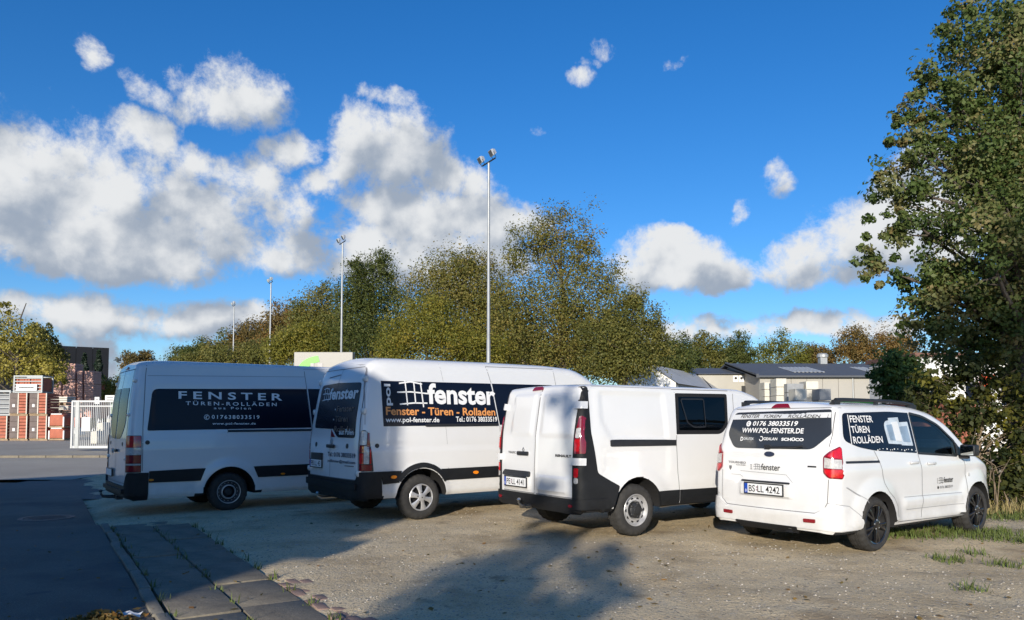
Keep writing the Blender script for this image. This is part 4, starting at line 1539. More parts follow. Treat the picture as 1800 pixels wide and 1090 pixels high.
    # roof rails
    for sg in (-1, 1):
        mb = MB()
        xs = [-.46, -.40, -.25, .2, .8, 1.1, 1.32, 1.42]
        pts = [(x, sg * (.63 - .02 * (i in (0, 7))), 1.715 + (.045 if 1 < i < 6 else .035 if i in (1, 6) else -.02) - .05 * max(0, x - .7)) for i, x in enumerate(xs)]
        mb.tube(pts, [.03, .028, .022, .021, .021, .022, .022, .02], 8)
        mb.box((-.40, sg * .63, 1.72), (.12, .04, .07))
        mb.box((1.30, sg * .63, 1.685), (.16, .04, .06))
        mb.box((.45, sg * .63, 1.735), (.06, .03, .05))
        mb.build('roof_rail', [M['black']], v.root, smooth=True)
    # tailgate
    win = [(.47, 1.625, .05), (-.70, 1.625, .04), (-.755, 1.36, .03), (-.60, 1.225, .04), (-.53, 1.185, .06), (.50, 1.185, .08), (.665, 1.34, .06)]
    tw = v.patch('rear_window', 'B', [(.62, 1.615, .06), (-.69, 1.64, .03), (-.745, 1.36, .03), (-.555, 1.185, .06), (.52, 1.175, .07), (.655, 1.34, .05)], M['film_grey'], .006)
    v.patch('window_band', 'B', [(.632, 1.525), (.622, 1.585), (-.694, 1.605), (-.703, 1.545)], M['band'], .009, parent=tw)
    for st, a, b in (('FENSTER', .50, .215), ('TÜREN', .155, -.095), ('ROLLÄDEN', -.19, -.59)):
        v.text('B', st, (a, b, 1.542, 1.585), M['ink'], .012, .012, tw, slant=.12)
    v.text('B', '0176 38033519', (.275, -.343, 1.447, 1.505), L, .02, .011, tw, slant=.1)
    v.disc('phone_emblem', 'B', .345, 1.474, .034, L, .010, tw)
    v.line('phone_emblem', 'B', [(.335, 1.492), (.355, 1.482), (.352, 1.466), (.337, 1.456)], .009, M['film_grey'], .012, tw, step=.02)
    v.text('B', 'WWW.POL-FENSTER.DE', (.425, -.43, 1.362, 1.422), L, .02, .011, tw)
    v.text('B', 'D', (.43, .385, 1.262, 1.312), L, .03, .011, tw)
    v.text('B', 'DRUTEX', (.375, .225, 1.275, 1.305), M['letter_grey'], .01, .011, tw)
    v.line('maker_emblem', 'B', [(.115 + .026 * math.cos(t * .5), 1.295 + .026 * math.sin(t * .5)) for t in range(2, 13)], .010, L, .011, tw, step=.02)
    v.text('B', 'GEALAN', (.08, -.11, 1.278, 1.312), L, .015, .011, tw)
    v.text('B', 'SCHÜCO', (-.165, -.445, 1.275, 1.318), L, .045, .011, tw)
    p, n = v.project('B', -.25, 1.21)
    mb = MB()
    mb.tube([(-.03, .28, -.015), (-.035, -.1, 0), (-.03, -.22, .015)], [.016, .012, .008], 8)
    mb.box((-.012, .26, -.01), (.05, .07, .05))
    mb.build('rear_wiper', [M['black']], v.root, p, smooth=True)
    v.patch('high_brake_light', 'B', [(.09, 1.66, .01), (-.17, 1.66, .01), (-.13, 1.705, .03), (.05, 1.705, .03)], M['red_dark'], .02)
    v.disc('emblem', 'B', -.02, 1.117, .068, M['ink_blue'], .012, rv=.030, n=20)
    v.text('B', 'TOURNEO', (.60, .315, .985, 1.012), M['ink_soft'], .03, .006)
    v.text('B', 'COURIER', (.47, .315, .962, .976), M['ink_soft'], .02, .006)
    v.patch('crest', 'B', [(.585, .955), (.545, .955), (.545, .925, .01), (.565, .900), (.585, .925, .01)], M['ink_soft'], .005)
    v.text('B', 'pol', (.250, .215, .925, .985), M['ink_soft'], .01, .006, vert=True)
    v.grid_logo('B', .20, .10, .925, .992, M['ink_soft'], .006, None, .005)
    v.text('B', 'fenster', (.085, -.175, .925, 1.0), M['ink'], .015, .006)
    v.patch('badge', 'B', [(-.515, .985), (-.615, .985), (-.615, 1.002), (-.515, 1.002)], M['ink'], .005)
    p, n = v.project('B', .01, .70)
    v.plate(p.x - .015, .01, .705, 'BS LL 4242')
    v.patch('plate_recess_lip', 'B', [(.36, .775, .01), (-.31, .775, .01), (-.31, .795, .01), (.36, .795, .01)], M['black'], .012)
    v.seams('B', [[(.60, .478), (-.61, .478), (-.71, .53), (-.745, .60), (-.755, .86)], [(-.74, 1.22), (-.75, 1.36), (-.72, 1.66)], [(.60, .478), (.69, .55), (.70, .9)], [(-.72, 1.66), (.64, 1.66)]], .009)
    v.seams('B', [[(.55, .85), (.40, .85), (.36, .83)], [(.40, .90), (-.25, .885), (-.34, .80)]], .006, M['seam_soft'])
    k0 = us(-.80) + .0
    pts = [(k0 - .095, .93, .02), (k0 - .035, .872, .02), (k0 + .115, .865, .02), (k0 + .135, .95, .02), (k0 + .12, 1.20, .02), (k0 + .075, 1.225, .02), (k0 - .03, 1.18, .02), (k0 - .10, 1.11, .02)]
    for sg in (1, -1):
        base = v.patch('tail_light', 'W', [(sg * a, b, r) for a, b, r in pts], M['red_dark'], .014, .02, .05)
        v.patch('lens', 'W', [(sg * (k0 - .06), 1.115, .01), (sg * (k0 - .015), 1.165, .02), (sg * (k0 + .075), 1.21, .02), (sg * (k0 + .108), 1.19, .02), (sg * (k0 + .11), 1.085, .01), (sg * (k0 - .02), 1.10, .01)], M['red'], .02, .02, .05, base)
        v.patch('lens', 'W', [(sg * (k0 - .085), .985, .01), (sg * (k0 + .10), .975, .01), (sg * (k0 + .105), 1.075, .01), (sg * (k0 + .0), 1.08, .01), (sg * (k0 - .085), 1.10, .01)], M['clear'], .02, .02, .05, base)
        v.patch('lens', 'W', [(sg * (k0 - .08), .935, .01), (sg * (k0 - .03), .885, .01), (sg * (k0 + .105), .88, .01), (sg * (k0 + .115), .965, .01), (sg * (k0 - .08), .972, .01)], M['red'], .02, .02, .05, base)
        v.patch('reflector', 'B', [(sg * .63, .375, .01), (sg * .49, .375, .01), (sg * .49, .415, .01), (sg * .63, .415, .01)], M['red_dark'], .035, .03)
        v.seams('W', [[(sg * us(-.60), .77), (sg * us(-.36), .66)], [(sg * (us(-.80) - .05), .60), (sg * us(-.55), .56), (sg * us(-.36), .43)]], .008, M['seam_soft'])
    v.patch('rear_bumper', 'W', [(-us(-.36), .30, .03), (-us(-.36), .40, .02), (-us(-.62), .56, .03), (-.74, .56, .02), (-.60, .462, .02), (.60, .462, .02), (.74, .56, .02), (us(-.62), .56, .03), (us(-.36), .40, .02), (us(-.36), .30, .03)], M['van_white'], .022, .03)
    v.patch('bumper_valance', 'B', [(.42, .245, .01), (-.36, .245, .01), (-.40, .31, .02), (.46, .31, .02)], M['bumper'], .035, .04)
    for x in ax:
        for sd in (-1, 1):
            wheel(v, x, sd, .317, .205, .85, 'alloy')
    mb = MB()
    mb.box((1.3, 0, .24), (3.0, 1.2, .08))
    mb.build('floor_pan', [M['under']], v.root)
    return v


long_van()
sign_van()
crew_van()
small_van()
# ================================================================== the ground
def at(px, py, Y):
    """site point at distance Y along the viewing axis that the photograph shows at (px, py)"""
    a, b = (px - 900) / 1300, (675 - py) / 1300
    c, s = math.cos(.0512), math.sin(.0512)
    t = Y / (c - b * s)
    return Vector((a * t, Y, 1.5 + t * (s + b * c)))


def vnoise(x, y, seed=0):
    """smooth value noise on arrays"""
    r = np.random.default_rng(seed).random((64, 64))
    xi, yi = np.floor(x).astype(int), np.floor(y).astype(int)
    fx, fy = x - xi, y - yi
    fx, fy = fx * fx * (3 - 2 * fx), fy * fy * (3 - 2 * fy)
    g = lambda a, b: r[a % 64, b % 64]
    return (g(xi, yi) * (1 - fx) * (1 - fy) + g(xi + 1, yi) * fx * (1 - fy) + g(xi, yi + 1) * (1 - fx) * fy + g(xi + 1, yi + 1) * fx * fy) - .5


def fbm(x, y, seed=0, octv=4):
    o = 0
    for i in range(octv):
        o = o + vnoise(x * 2 ** i, y * 2 ** i, seed + i) / 2 ** i
    return o


def sheet(name, xs, ys, zf, m, keep=None, kind='structure', smooth=True):
    X, Y = np.meshgrid(xs, ys)
    Z = zf(X, Y)
    nx, ny = len(xs), len(ys)
    me = bpy.data.meshes.new(name)
    V = np.stack([X, Y, Z], -1).reshape(-1, 3)
    i = np.arange(nx * ny).reshape(ny, nx)
    Fc = np.stack([i[:-1, :-1], i[:-1, 1:], i[1:, 1:], i[1:, :-1]], -1).reshape(-1, 4)
    if keep is not None:
        k_ = keep(X, Y).reshape(-1)
        Fc = Fc[k_[Fc].all(1)]
    me.from_pydata(V.tolist(), [], Fc.tolist())
    if smooth:
        me.polygons.foreach_set('use_smooth', [True] * len(me.polygons))
    return add(name, me, None, m, kind=kind)


def ground_mat(name, stops, scale, rough=.95, speck=None, bumps=((60, .5), (9, .4)), stain=None, spec=.25):
    """stops: colour ramp over fractal noise; speck: (voronoi scale, colour a, colour b, amount)"""
    m = bpy.data.materials.new(name)
    m.use_nodes = True
    nt = m.node_tree
    L = nt.links.new
    b = nt.nodes['Principled BSDF']
    b.inputs['Roughness'].default_value = rough
    b.inputs['Specular IOR Level'].default_value = spec
    tcn = nt.nodes.new('ShaderNodeTexCoord')
    P = tcn.outputs['Object']

    def noise(sc, det=8, r=.65):
        n = nt.nodes.new('ShaderNodeTexNoise')
        n.inputs['Scale'].default_value = sc
        n.inputs['Detail'].default_value = det
        n.inputs['Roughness'].default_value = r
        L(P, n.inputs['Vector'])
        return n.outputs[0]

    def ramp(f, st):
        rr = nt.nodes.new('ShaderNodeValToRGB')
        e = rr.color_ramp.elements
        while len(e) < len(st):
            e.new(.5)
        for q, (p, c) in zip(e, st):
            q.position = p
            q.color = (*c, 1)
        L(f, rr.inputs[0])
        return rr.outputs[0]

    def mix(f, a, c, bt='MIX'):
        x = nt.nodes.new('ShaderNodeMix')
        x.data_type = 'RGBA'
        x.blend_type = bt
        if isinstance(f, float):
            x.inputs[0].default_value = f
        else:
            L(f, x.inputs[0])
        L(a, x.inputs[6])
        if isinstance(c, tuple):
            x.inputs[7].default_value = (*c, 1)
        else:
            L(c, x.inputs[7])
        return x.outputs[2]
    col = ramp(noise(scale), stops)
    fine = ramp(noise(70, 5, .75), [(.3, (.62, .62, .62)), (.7, (1.3, 1.3, 1.3))])
    col = mix(.8, col, fine, 'MULTIPLY')
    hs_ = []
    if speck:
        for sc, ca, cb, thr in speck:
            vo = nt.nodes.new('ShaderNodeTexVoronoi')
            vo.inputs['Scale'].default_value = sc
            L(P, vo.inputs['Vector'])
            sep = nt.nodes.new('ShaderNodeSeparateColor')
            L(vo.outputs['Color'], sep.inputs[0])
            sc_col = ramp(sep.outputs[0], [(0, ca), (1, cb)])
            gt = nt.nodes.new('ShaderNodeMath')
            gt.operation = 'GREATER_THAN'
            gt.inputs[1].default_value = thr
            L(sep.outputs[1], gt.inputs[0])
            dm = nt.nodes.new('ShaderNodeMath')
            dm.operation = 'LESS_THAN'
            dm.inputs[1].default_value = .42
            L(vo.outputs['Distance'], dm.inputs[0])
            mu = nt.nodes.new('ShaderNodeMath')
            mu.operation = 'MULTIPLY'
            L(gt.outputs[0], mu.inputs[0])
            L(dm.outputs[0], mu.inputs[1])
            col = mix(mu.outputs[0], col, sc_col)
            hs_.append((vo.outputs['Distance'], -.6))
    if stain:
        for sc, lo, hi, c in stain:
            f = ramp(noise(sc, 5, .6), [(lo, (0, 0, 0)), (hi, (1, 1, 1))])
            col = mix(f, col, c)
    L(col, b.inputs['Base Color'])
    prev = None
    for sc, st in bumps:
        bp = nt.nodes.new('ShaderNodeBump')
        bp.inputs['Strength'].default_value = st
        bp.inputs['Distance'].default_value = .5 / sc
        L(noise(sc, 6, .7), bp.inputs['Height'])
        if prev is not None:
            L(prev, bp.inputs['Normal'])
        prev = bp.outputs[0]
    for h, st in hs_:
        bp = nt.nodes.new('ShaderNodeBump')
        bp.inputs['Strength'].default_value = .35
        bp.inputs['Distance'].default_value = .012
        bp.invert = True
        L(h, bp.inputs['Height'])
        if prev is not None:
            L(prev, bp.inputs['Normal'])
        prev = bp.outputs[0]
    L(prev, b.inputs['Normal'])
    return m


M['dirt'] = ground_mat('gravelly_dirt', [(.30, (.40, .305, .18)), (.45, (.58, .455, .28)), (.60, (.65, .525, .335)), (.75, (.56, .465, .32))], .9,
                       speck=[(26, (.20, .17, .13), (.52, .45, .35), .78), (60, (.16, .135, .10), (.56, .49, .38), .74)],
                       stain=[(.55, .56, .70, (.36, .265, .155)), (2.2, .60, .72, (.30, .235, .15)), (.16, .56, .66, (.44, .36, .25))], bumps=((55, .4), (14, .4)))
M['asphalt'] = ground_mat('old_asphalt', [(.3, (.125, .112, .095)), (.5, (.16, .145, .122)), (.7, (.19, .172, .145))], .7,
                          speck=[(110, (.06, .06, .06), (.26, .25, .24), .6)], bumps=((120, .4),), rough=.9, stain=[(.45, .52, .66, (.085, .083, .08)), (3.0, .62, .72, (.10, .098, .093))])
M['asphalt_new'] = ground_mat('dark_asphalt', [(.3, (.13, .125, .112)), (.7, (.18, .172, .155))], .5, speck=[(120, (.03, .03, .03), (.14, .14, .14), .6)], bumps=((120, .3),), rough=.85)
M['asphalt_yard'] = ground_mat('pale_asphalt', [(.3, (.30, .275, .235)), (.7, (.40, .37, .315))], .25, bumps=((60, .3),), rough=.9)
M['concrete'] = ground_mat('weathered_concrete', [(.3, (.15, .13, .10)), (.6, (.24, .21, .16))], 2.5, bumps=((90, .3), (12, .3)),
                           stain=[(1.3, .55, .72, (.20, .165, .115))], rough=.9)
M['kerb'] = ground_mat('kerb_concrete', [(.3, (.17, .155, .125)), (.7, (.27, .245, .20))], 3, bumps=((90, .4),))
M['brick_paver'] = ground_mat('reddish_paver', [(.3, (.24, .16, .13)), (.7, (.32, .235, .20))], 4, bumps=((90, .4),))
M['earth'] = ground_mat('grassy_earth', [(.3, (.06, .065, .025)), (.5, (.10, .095, .04)), (.7, (.15, .125, .07))], .6, bumps=((30, .6),))
M['grass'] = mat('grass_blades', (.085, .115, .022), .7)
M['grass_dry'] = mat('dry_grass_blades', (.30, .24, .10), .8)
M['stone'] = mat('pebble_grey', (.38, .345, .29), .85, noise=(15, .4))
M['cast_iron'] = mat('cast_iron', (.12, .115, .11), .6, metal=.4, bump=(60, .5))
M['slot'] = mat('joint_soil', (.05, .042, .03), .95)

KT = Vector((-.537, .844))
KN = Vector((.844, .537))
K0 = Vector((-2.67, 5.71))


def kp(t, n):
    q = K0 + KT * t + KN * n
    return q.x, q.y


def ktn(X, Y):
    dx, dy = X - K0.x, Y - K0.y
    return dx * KT.x + dy * KT.y, dx * KN.x + dy * KN.y


def axis(lo, hi, d0, far):
    a = list(np.arange(lo, hi + 1e-6, d0))
    s, q = d0, hi
    while q < far:
        s *= 1.35
        q += s
        a.append(q)
    s, q = d0, lo
    b = []
    while q > -far:
        s *= 1.35
        q -= s
        b.append(q)
    return np.array(b[::-1] + a)


sheet('ground', axis(-40, 40, 2, 3000), axis(-20, 80, 2, 3000), lambda X, Y: gz(X, Y) - .09, M['earth'])


def dirt_z(X, Y):
    t, n = ktn(X, Y)
    lim = np.where(t < 5.6, 1.12, .35) + .55 * fbm(X * 1.1, Y * 1.1, 5) + .25 * vnoise(X * 5, Y * 5, 9)
    z = gz(X, Y) + .016 * fbm(X * 1.6, Y * 1.6, 21) + .012 * vnoise(X * 6, Y * 6, 33)
    k_ = np.clip((n - lim) / .5, -1, 1)
    tr = np.exp(-((n - 4.0 - .12 * t) / .5) ** 2) * .015
    return z + np.where(k_ > 0, .012 * k_, .06 * k_) - tr


xs = np.concatenate([np.arange(-12, -8, .3), np.arange(-8, 12, .085), np.arange(12, 46, 1.0)])
ys = np.concatenate([np.arange(3.6, 14, .085), np.arange(14, 25, .4), np.arange(25, 42, 2)])
sheet('gravel_lot', xs, ys, dirt_z, M['dirt'], keep=lambda X, Y: ktn(X, Y)[1] > -.3)

# asphalt drive: a sheet cut along the kerb line
ov = sheet('asphalt_drive', np.arange(-34, 1.5, .5), np.arange(1.5, 19.6, .5), lambda X, Y: gz(X, Y), M['asphalt'])
bm = bmesh.new()
bm.from_mesh(ov.data)
bmesh.ops.bisect_plane(bm, geom=bm.verts[:] + bm.edges[:] + bm.faces[:], plane_co=(*kp(0, -.045), 0), plane_no=(KN.x, KN.y, 0), clear_outer=True)
# ends along the line of the street
sd_ = Vector((.86, .51))
sn_ = Vector((-.51, .86))
bmesh.ops.bisect_plane(bm, geom=bm.verts[:] + bm.edges[:] + bm.faces[:], plane_co=(-10.7, 15.55, 0), plane_no=(sn_.x, sn_.y, 0), clear_outer=True)
bm.to_mesh(ov.data)
bm.free()
ov = sheet('street', np.arange(-48, -3, .5), np.arange(2, 34, .5), lambda X, Y: gz(X, Y) - .012, M['asphalt_new'],
           keep=lambda X, Y: ((X + 10.7) * sn_.x + (Y - 15.55) * sn_.y > -1.2) & ((X + 10.7) * sn_.x + (Y - 15.55) * sn_.y < 5.2))
sheet('yard_paving', np.arange(-70, -3, 1), np.arange(12, 75, .75), lambda X, Y: gz(X, Y) - .004, M['asphalt_yard'],
      keep=lambda X, Y: ((X + 10.7) * sn_.x + (Y - 15.55) * sn_.y > 4.6))

# low kerb across the yard entrance
yk = empty('yard_kerb')
yk['kind'] = 'structure'
mb = MB()
mb.box((0, 0, 0), (.98, .14, .10))
kme = mb.build('kerb_stone', [M['concrete']], bevel=.01)
for i in range(34):
    o = kme if i == 0 else kme.copy()
    if i:
        COL.objects.link(o)
    x = -34 + i * 1.0
    y = 27.6 + .02 * i
    o.parent = yk
    o.location = (x, y, float(gz(x, y)) + .03)
    o.rotation_euler = (0, 0, .02)

# concrete edging with its stones, and the slab apron
kb = empty('kerb')
kb['kind'] = 'structure'
mb = MB()
mb.box((0, 0, 0), (.985, .095, .16))
k0 = mb.build('kerb_stone', [M['kerb']], bevel=.012, smooth=True)
for i in range(8):
    o = k0 if i == 0 else k0.copy()
    if i:
        COL.objects.link(o)
    o.parent = kb
    x, y = kp(-1.4 + i * 1.0, .01 + .012 * math.sin(i * 2.3))
    o.location = (x, y, float(gz(x, y)) - .055 + .008 * math.sin(i * 3.1))
    o.rotation_euler = (.02 * math.sin(i), .012 * math.cos(i * 2), math.atan2(KT.y, KT.x) + .012 * math.sin(i * 1.7))
ap = empty('concrete_apron')
ap['kind'] = 'structure'
mb = MB()
mb.box((0, 0, 0), (.985, .49, .07))
s0 = mb.build('concrete_slab', [M['concrete']], bevel=.008, smooth=True)
first = True
for c in range(2):
    for i in range(8):
        o = s0 if first else s0.copy()
        if not first:
            COL.objects.link(o)
        first = False
        o.parent = ap
        x, y = kp(-1.6 + i * 1.0 + .12 * c, .325 + .507 * c)
        o.location = (x, y, float(gz(x, y)) - .028 + .006 * math.sin(i * 4.1 + c * 2))
        o.rotation_euler = (.010 * math.sin(i * 2 + c), .008 * math.cos(i * 3.3), math.atan2(KT.y, KT.x) + .006 * math.sin(i * 5 + c))
mb = MB()
mb.box((0, 0, 0), (.196, .096, .07))
b0 = mb.build('paver', [M['brick_paver']], bevel=.008, smooth=True)
first = True
for i in range(14):
    for j in range(4):
        if random.random() < .25 + .1 * j:
            continue
        o = b0 if first else b0.copy()
        if not first:
            COL.objects.link(o)
        first = False
        o.parent = ap
        x, y = kp(-1.5 + i * .2 + (.1 if j % 2 else 0), 1.135 + j * .1)
        o.location = (x, y, float(gz(x, y)) - .024 + random.uniform(-.006, .008) - .004 * j)
        o.rotation_euler = (random.uniform(-.05, .05), random.uniform(-.05, .05), math.atan2(KT.y, KT.x) + random.uniform(-.06, .06))

mb = MB()
mb.lathe([(0, .012), (.28, .012), (.285, .006), (.295, .006), (.30, .012), (.315, .012), (.315, .0), (.335, .0), (.335, .014), (.41, .014), (.42, -.02)], 'z', 48)
for i in range(-4, 5):
    for j in range(-4, 5):
        if math.hypot(i, j) < 4.3:
            mb.box((i * .06, j * .06, .014), (.035, .035, .008))
o = mb.build('manhole_cover', [M['cast_iron']], None, (-7.74, 12.4, float(gz(-7.74, 12.4)) - .004))
tag(o, 'round iron manhole cover set in the shaded asphalt drive', 'manhole cover')


# ------------------------------------------------------------------ small scatter
def scatter_mesh(name, V, F, m, kind='stuff', tint=None, parent=None):
    me = bpy.data.meshes.new(name)
    nV, nF, k_ = len(V), len(F), F.shape[1]
    me.vertices.add(nV)
    me.vertices.foreach_set('co', np.asarray(V, dtype=np.float32).ravel())
    me.loops.add(nF * k_)
    me.loops.foreach_set('vertex_index', F.astype(np.int32).ravel())
    me.polygons.add(nF)
    me.polygons.foreach_set('loop_start', np.arange(0, nF * k_, k_, dtype=np.int32))
    me.update(calc_edges=True)
    if tint is not None:
        a = me.attributes.new('tint', 'FLOAT', 'FACE')
        a.data.foreach_set('value', tint.astype(np.float32))
    return add(name, me, parent, m, kind=kind)


def pebbles(n, seed=3):
    r = np.random.default_rng(seed)
    d = 4.8 + 9 * r.random(n) ** 1.5
    x = (r.random(n) * 2 - 1) * d * .78
    y = d
    t, nn = ktn(x, y)
    k_ = (nn > .2 + .8 * r.random(n)) & (fbm(x * .7, y * .7, 40) + .35 * r.random(n) > .02)
    x, y = x[k_], y[k_]
    n = len(x)
    s = .004 + .011 * r.random(n) ** 2.5
    z = dirt_z(x, y)
    base = np.array([(1, 0, 0), (0, 1, 0), (-1, 0, 0), (0, -1, 0), (0, 0, .75), (.6, .5, .45), (-.5, .6, .4), (-.5, -.6, .45), (.6, -.5, .4)])
    V = base[None] * s[:, None, None] * (.7 + .6 * r.random((n, 9, 3)))
    a = r.random(n) * 6.28
    ca, sa = np.cos(a)[:, None], np.sin(a)[:, None]
    V = np.stack([V[..., 0] * ca - V[..., 1] * sa, V[..., 0] * sa + V[..., 1] * ca, V[..., 2]], -1)
    V += np.stack([x, y, z], -1)[:, None]
    f = np.array([(0, 1, 5), (1, 2, 6), (2, 3, 7), (3, 0, 8), (5, 1, 6), (6, 2, 7), (7, 3, 8), (8, 0, 5), (5, 6, 4), (6, 7, 4), (7, 8, 4), (8, 5, 4)])
    F = (f[None] + 9 * np.arange(n)[:, None, None]).reshape(-1, 3)
    o = scatter_mesh('pebbles', V.reshape(-1, 3), F, M['stone'])
    tag(o, 'loose pebbles scattered over the dirt lot', 'pebbles', kind='stuff')


pebbles(7000)


def blades(name, label, spots, m, seed, hgt=(.08, .22), cat='grass'):
    """spots: (x, y, radius, count)"""
    r = np.random.default_rng(seed)
    P = []
    for x, y, rad, n in spots:
        q = r.normal(0, rad * .5, (n, 2))
        P.append(np.stack([x + q[:, 0], y + q[:, 1]], -1))
    P = np.concatenate(P)
    n = len(P)
    z = np.maximum(dirt_z(P[:, 0], P[:, 1]), gz(P[:, 0], P[:, 1]) - .01) - .01
    h = hgt[0] + (hgt[1] - hgt[0]) * r.random(n) ** 1.5
    a = r.random(n) * 6.28
    w = .004 + .004 * r.random(n)
    lean_ = h * (.2 + .6 * r.random(n))
    d = np.stack([np.cos(a), np.sin(a)], -1)
    sd = np.stack([-d[:, 1], d[:, 0]], -1) * w[:, None]
    V = np.zeros((n, 5, 3))
    V[:, 0, :2] = P - sd
    V[:, 1, :2] = P + sd
    V[:, 2, :2] = P + sd * .7 + d * lean_[:, None] * .35
    V[:, 3, :2] = P - sd * .7 + d * lean_[:, None] * .35
    V[:, 4, :2] = P + d * lean_[:, None]
    V[:, 0, 2] = V[:, 1, 2] = z
    V[:, 2, 2] = V[:, 3, 2] = z + h * .6
    V[:, 4, 2] = z + h
    F = np.array([(0, 1, 2), (0, 2, 3), (3, 2, 4)])
    F = (F[None] + 5 * np.arange(n)[:, None, None]).reshape(-1, 3)
    o = scatter_mesh(name, V.reshape(-1, 3), F, m)
    tag(o, label, cat, kind='stuff')


gs = [(5.3, 9.75, .4, 260), (5.9, 10.0, .5, 480), (6.5, 9.9, .35, 300), (5.0, 9.7, .3, 200), (6.1, 9.5, .4, 300), (6.4, 9.2, .3, 200), (4.7, 8.05, .22, 120), (5.1, 7.7, .16, 80), (4.05, 6.6, .15, 60), (5.2, 8.4, .2, 60), (5.6, 6.9, .2, 60)]
for i in range(22):
    gs.append((7.0 + .33 * i, 11.7 + .25 * math.sin(i * 2.1) + .05 * i, .5, 420))
for i in range(34):
    x_, y_ = kp(-1.2 + .2 * i, (.075, .58, 1.09)[i % 3])
    gs.append((x_, y_, .06, 14))
blades('grass', 'green grass and weeds along the edge of the dirt lot', gs, M['grass'], 5, (.03, .13))
gs = [(7.4 + .33 * i, 12.0 + .2 * math.sin(i * 1.3), .5, 220) for i in range(20)]
blades('dry_grass', 'dry straw coloured grass stalks below the bushes', gs, M['grass_dry'], 6, (.08, .28))


# ------------------------------------------------------------------ foliage
def leaf_mat(name, cols, trans=.45):
    m = bpy.data.materials.new(name)
    m.use_nodes = True
    nt = m.node_tree
    nt.nodes.clear()
    out = nt.nodes.new('ShaderNodeOutputMaterial')
    at_ = nt.nodes.new('ShaderNodeAttribute')
    at_.attribute_name = 'tint'
    rp = nt.nodes.new('ShaderNodeValToRGB')
    e = rp.color_ramp.elements
    while len(e) < len(cols):
        e.new(.5)
    for i, (q, c) in enumerate(zip(e, cols)):
        q.position = i / (len(cols) - 1)
        q.color = (*c, 1)
    nt.links.new(at_.outputs['Fac'], rp.inputs[0])
    di = nt.nodes.new('ShaderNodeBsdfPrincipled')
    di.inputs['Roughness'].default_value = .55
    di.inputs['Specular IOR Level'].default_value = .35
    tr = nt.nodes.new('ShaderNodeBsdfTranslucent')
    mx = nt.nodes.new('ShaderNodeMixShader')
    mx.inputs[0].default_value = trans
    nt.links.new(rp.outputs[0], di.inputs['Base Color'])
    nt.links.new(rp.outputs[0], tr.inputs[0])
    nt.links.new(di.outputs[0], mx.inputs[1])
    nt.links.new(tr.outputs[0], mx.inputs[2])
    nt.links.new(mx.outputs[0], out.inputs[0])
    return m


M['lf_olive'] = leaf_mat('olive_leaves', [(0.102, 0.114, 0.031), (0.168, 0.174, 0.043), (0.240, 0.216, 0.054), (0.312, 0.228, 0.060)])
M['lf_yellow'] = leaf_mat('yellow_green_leaves', [(0.116, 0.132, 0.025), (0.202, 0.202, 0.034), (0.295, 0.264, 0.043), (0.341, 0.232, 0.039)])
M['lf_rust'] = leaf_mat('rusty_leaves', [(0.109, 0.093, 0.034), (0.186, 0.139, 0.046), (0.264, 0.178, 0.054), (0.310, 0.155, 0.046)])
M['lf_dark'] = leaf_mat('dark_green_leaves', [(0.034, 0.056, 0.019), (0.054, 0.081, 0.022), (0.093, 0.116, 0.028), (0.139, 0.155, 0.039)])
M['lf_oak'] = leaf_mat('oak_leaves', [(0.055, 0.094, 0.024), (0.094, 0.143, 0.035), (0.143, 0.182, 0.055), (0.220, 0.220, 0.083), (0.297, 0.209, 0.088)])
M['lf_green'] = leaf_mat('fresh_green_leaves', [(0.046, 0.093, 0.025), (0.078, 0.139, 0.034), (0.116, 0.178, 0.046)])
M['lf_bramble'] = leaf_mat('bramble_leaves', [(.030, .042, .012), (.045, .058, .015), (.065, .075, .018), (.10, .10, .02), (.26, .24, .035), (.30, .15, .03)])
M['lf_birch'] = leaf_mat('birch_leaves', [(0.155, 0.155, 0.031), (0.310, 0.279, 0.046), (0.496, 0.419, 0.093), (0.558, 0.496, 0.186)])
M['needle'] = leaf_mat('conifer_needles', [(.012, .026, .016), (.020, .038, .022), (.03, .05, .028)], .1)
M['bark'] = mat('grey_brown_bark', (.085, .07, .055), .9, noise=(9, .4), bump=(40, .8))
M['twig'] = mat('dry_stems', (.20, .15, .10), .9, noise=(12, .4))


def leaves(C, outward, size, r, tint=None, aspect=.62):
    n = len(C)
    nrm = r.normal(0, .8, (n, 3)) + outward * 1.0 + np.array([0, 0, .35])
    nrm /= np.linalg.norm(nrm, axis=1, keepdims=True)
    a = r.normal(0, 1, (n, 3))
    a -= (a * nrm).sum(1, keepdims=True) * nrm
    a /= np.linalg.norm(a, axis=1, keepdims=True)
    b = np.cross(nrm, a)
    L = size * (.6 + .8 * r.random(n))[:, None]
    V = np.stack([C - a * L * .5, C + b * L * aspect * .5 + a * L * .08 + nrm * L * .08, C + a * L * .5, C - b * L * aspect * .5 + a * L * .08 + nrm * L * .08], 1)
    return V.reshape(-1, 3), np.arange(4 * n).reshape(n, 4)


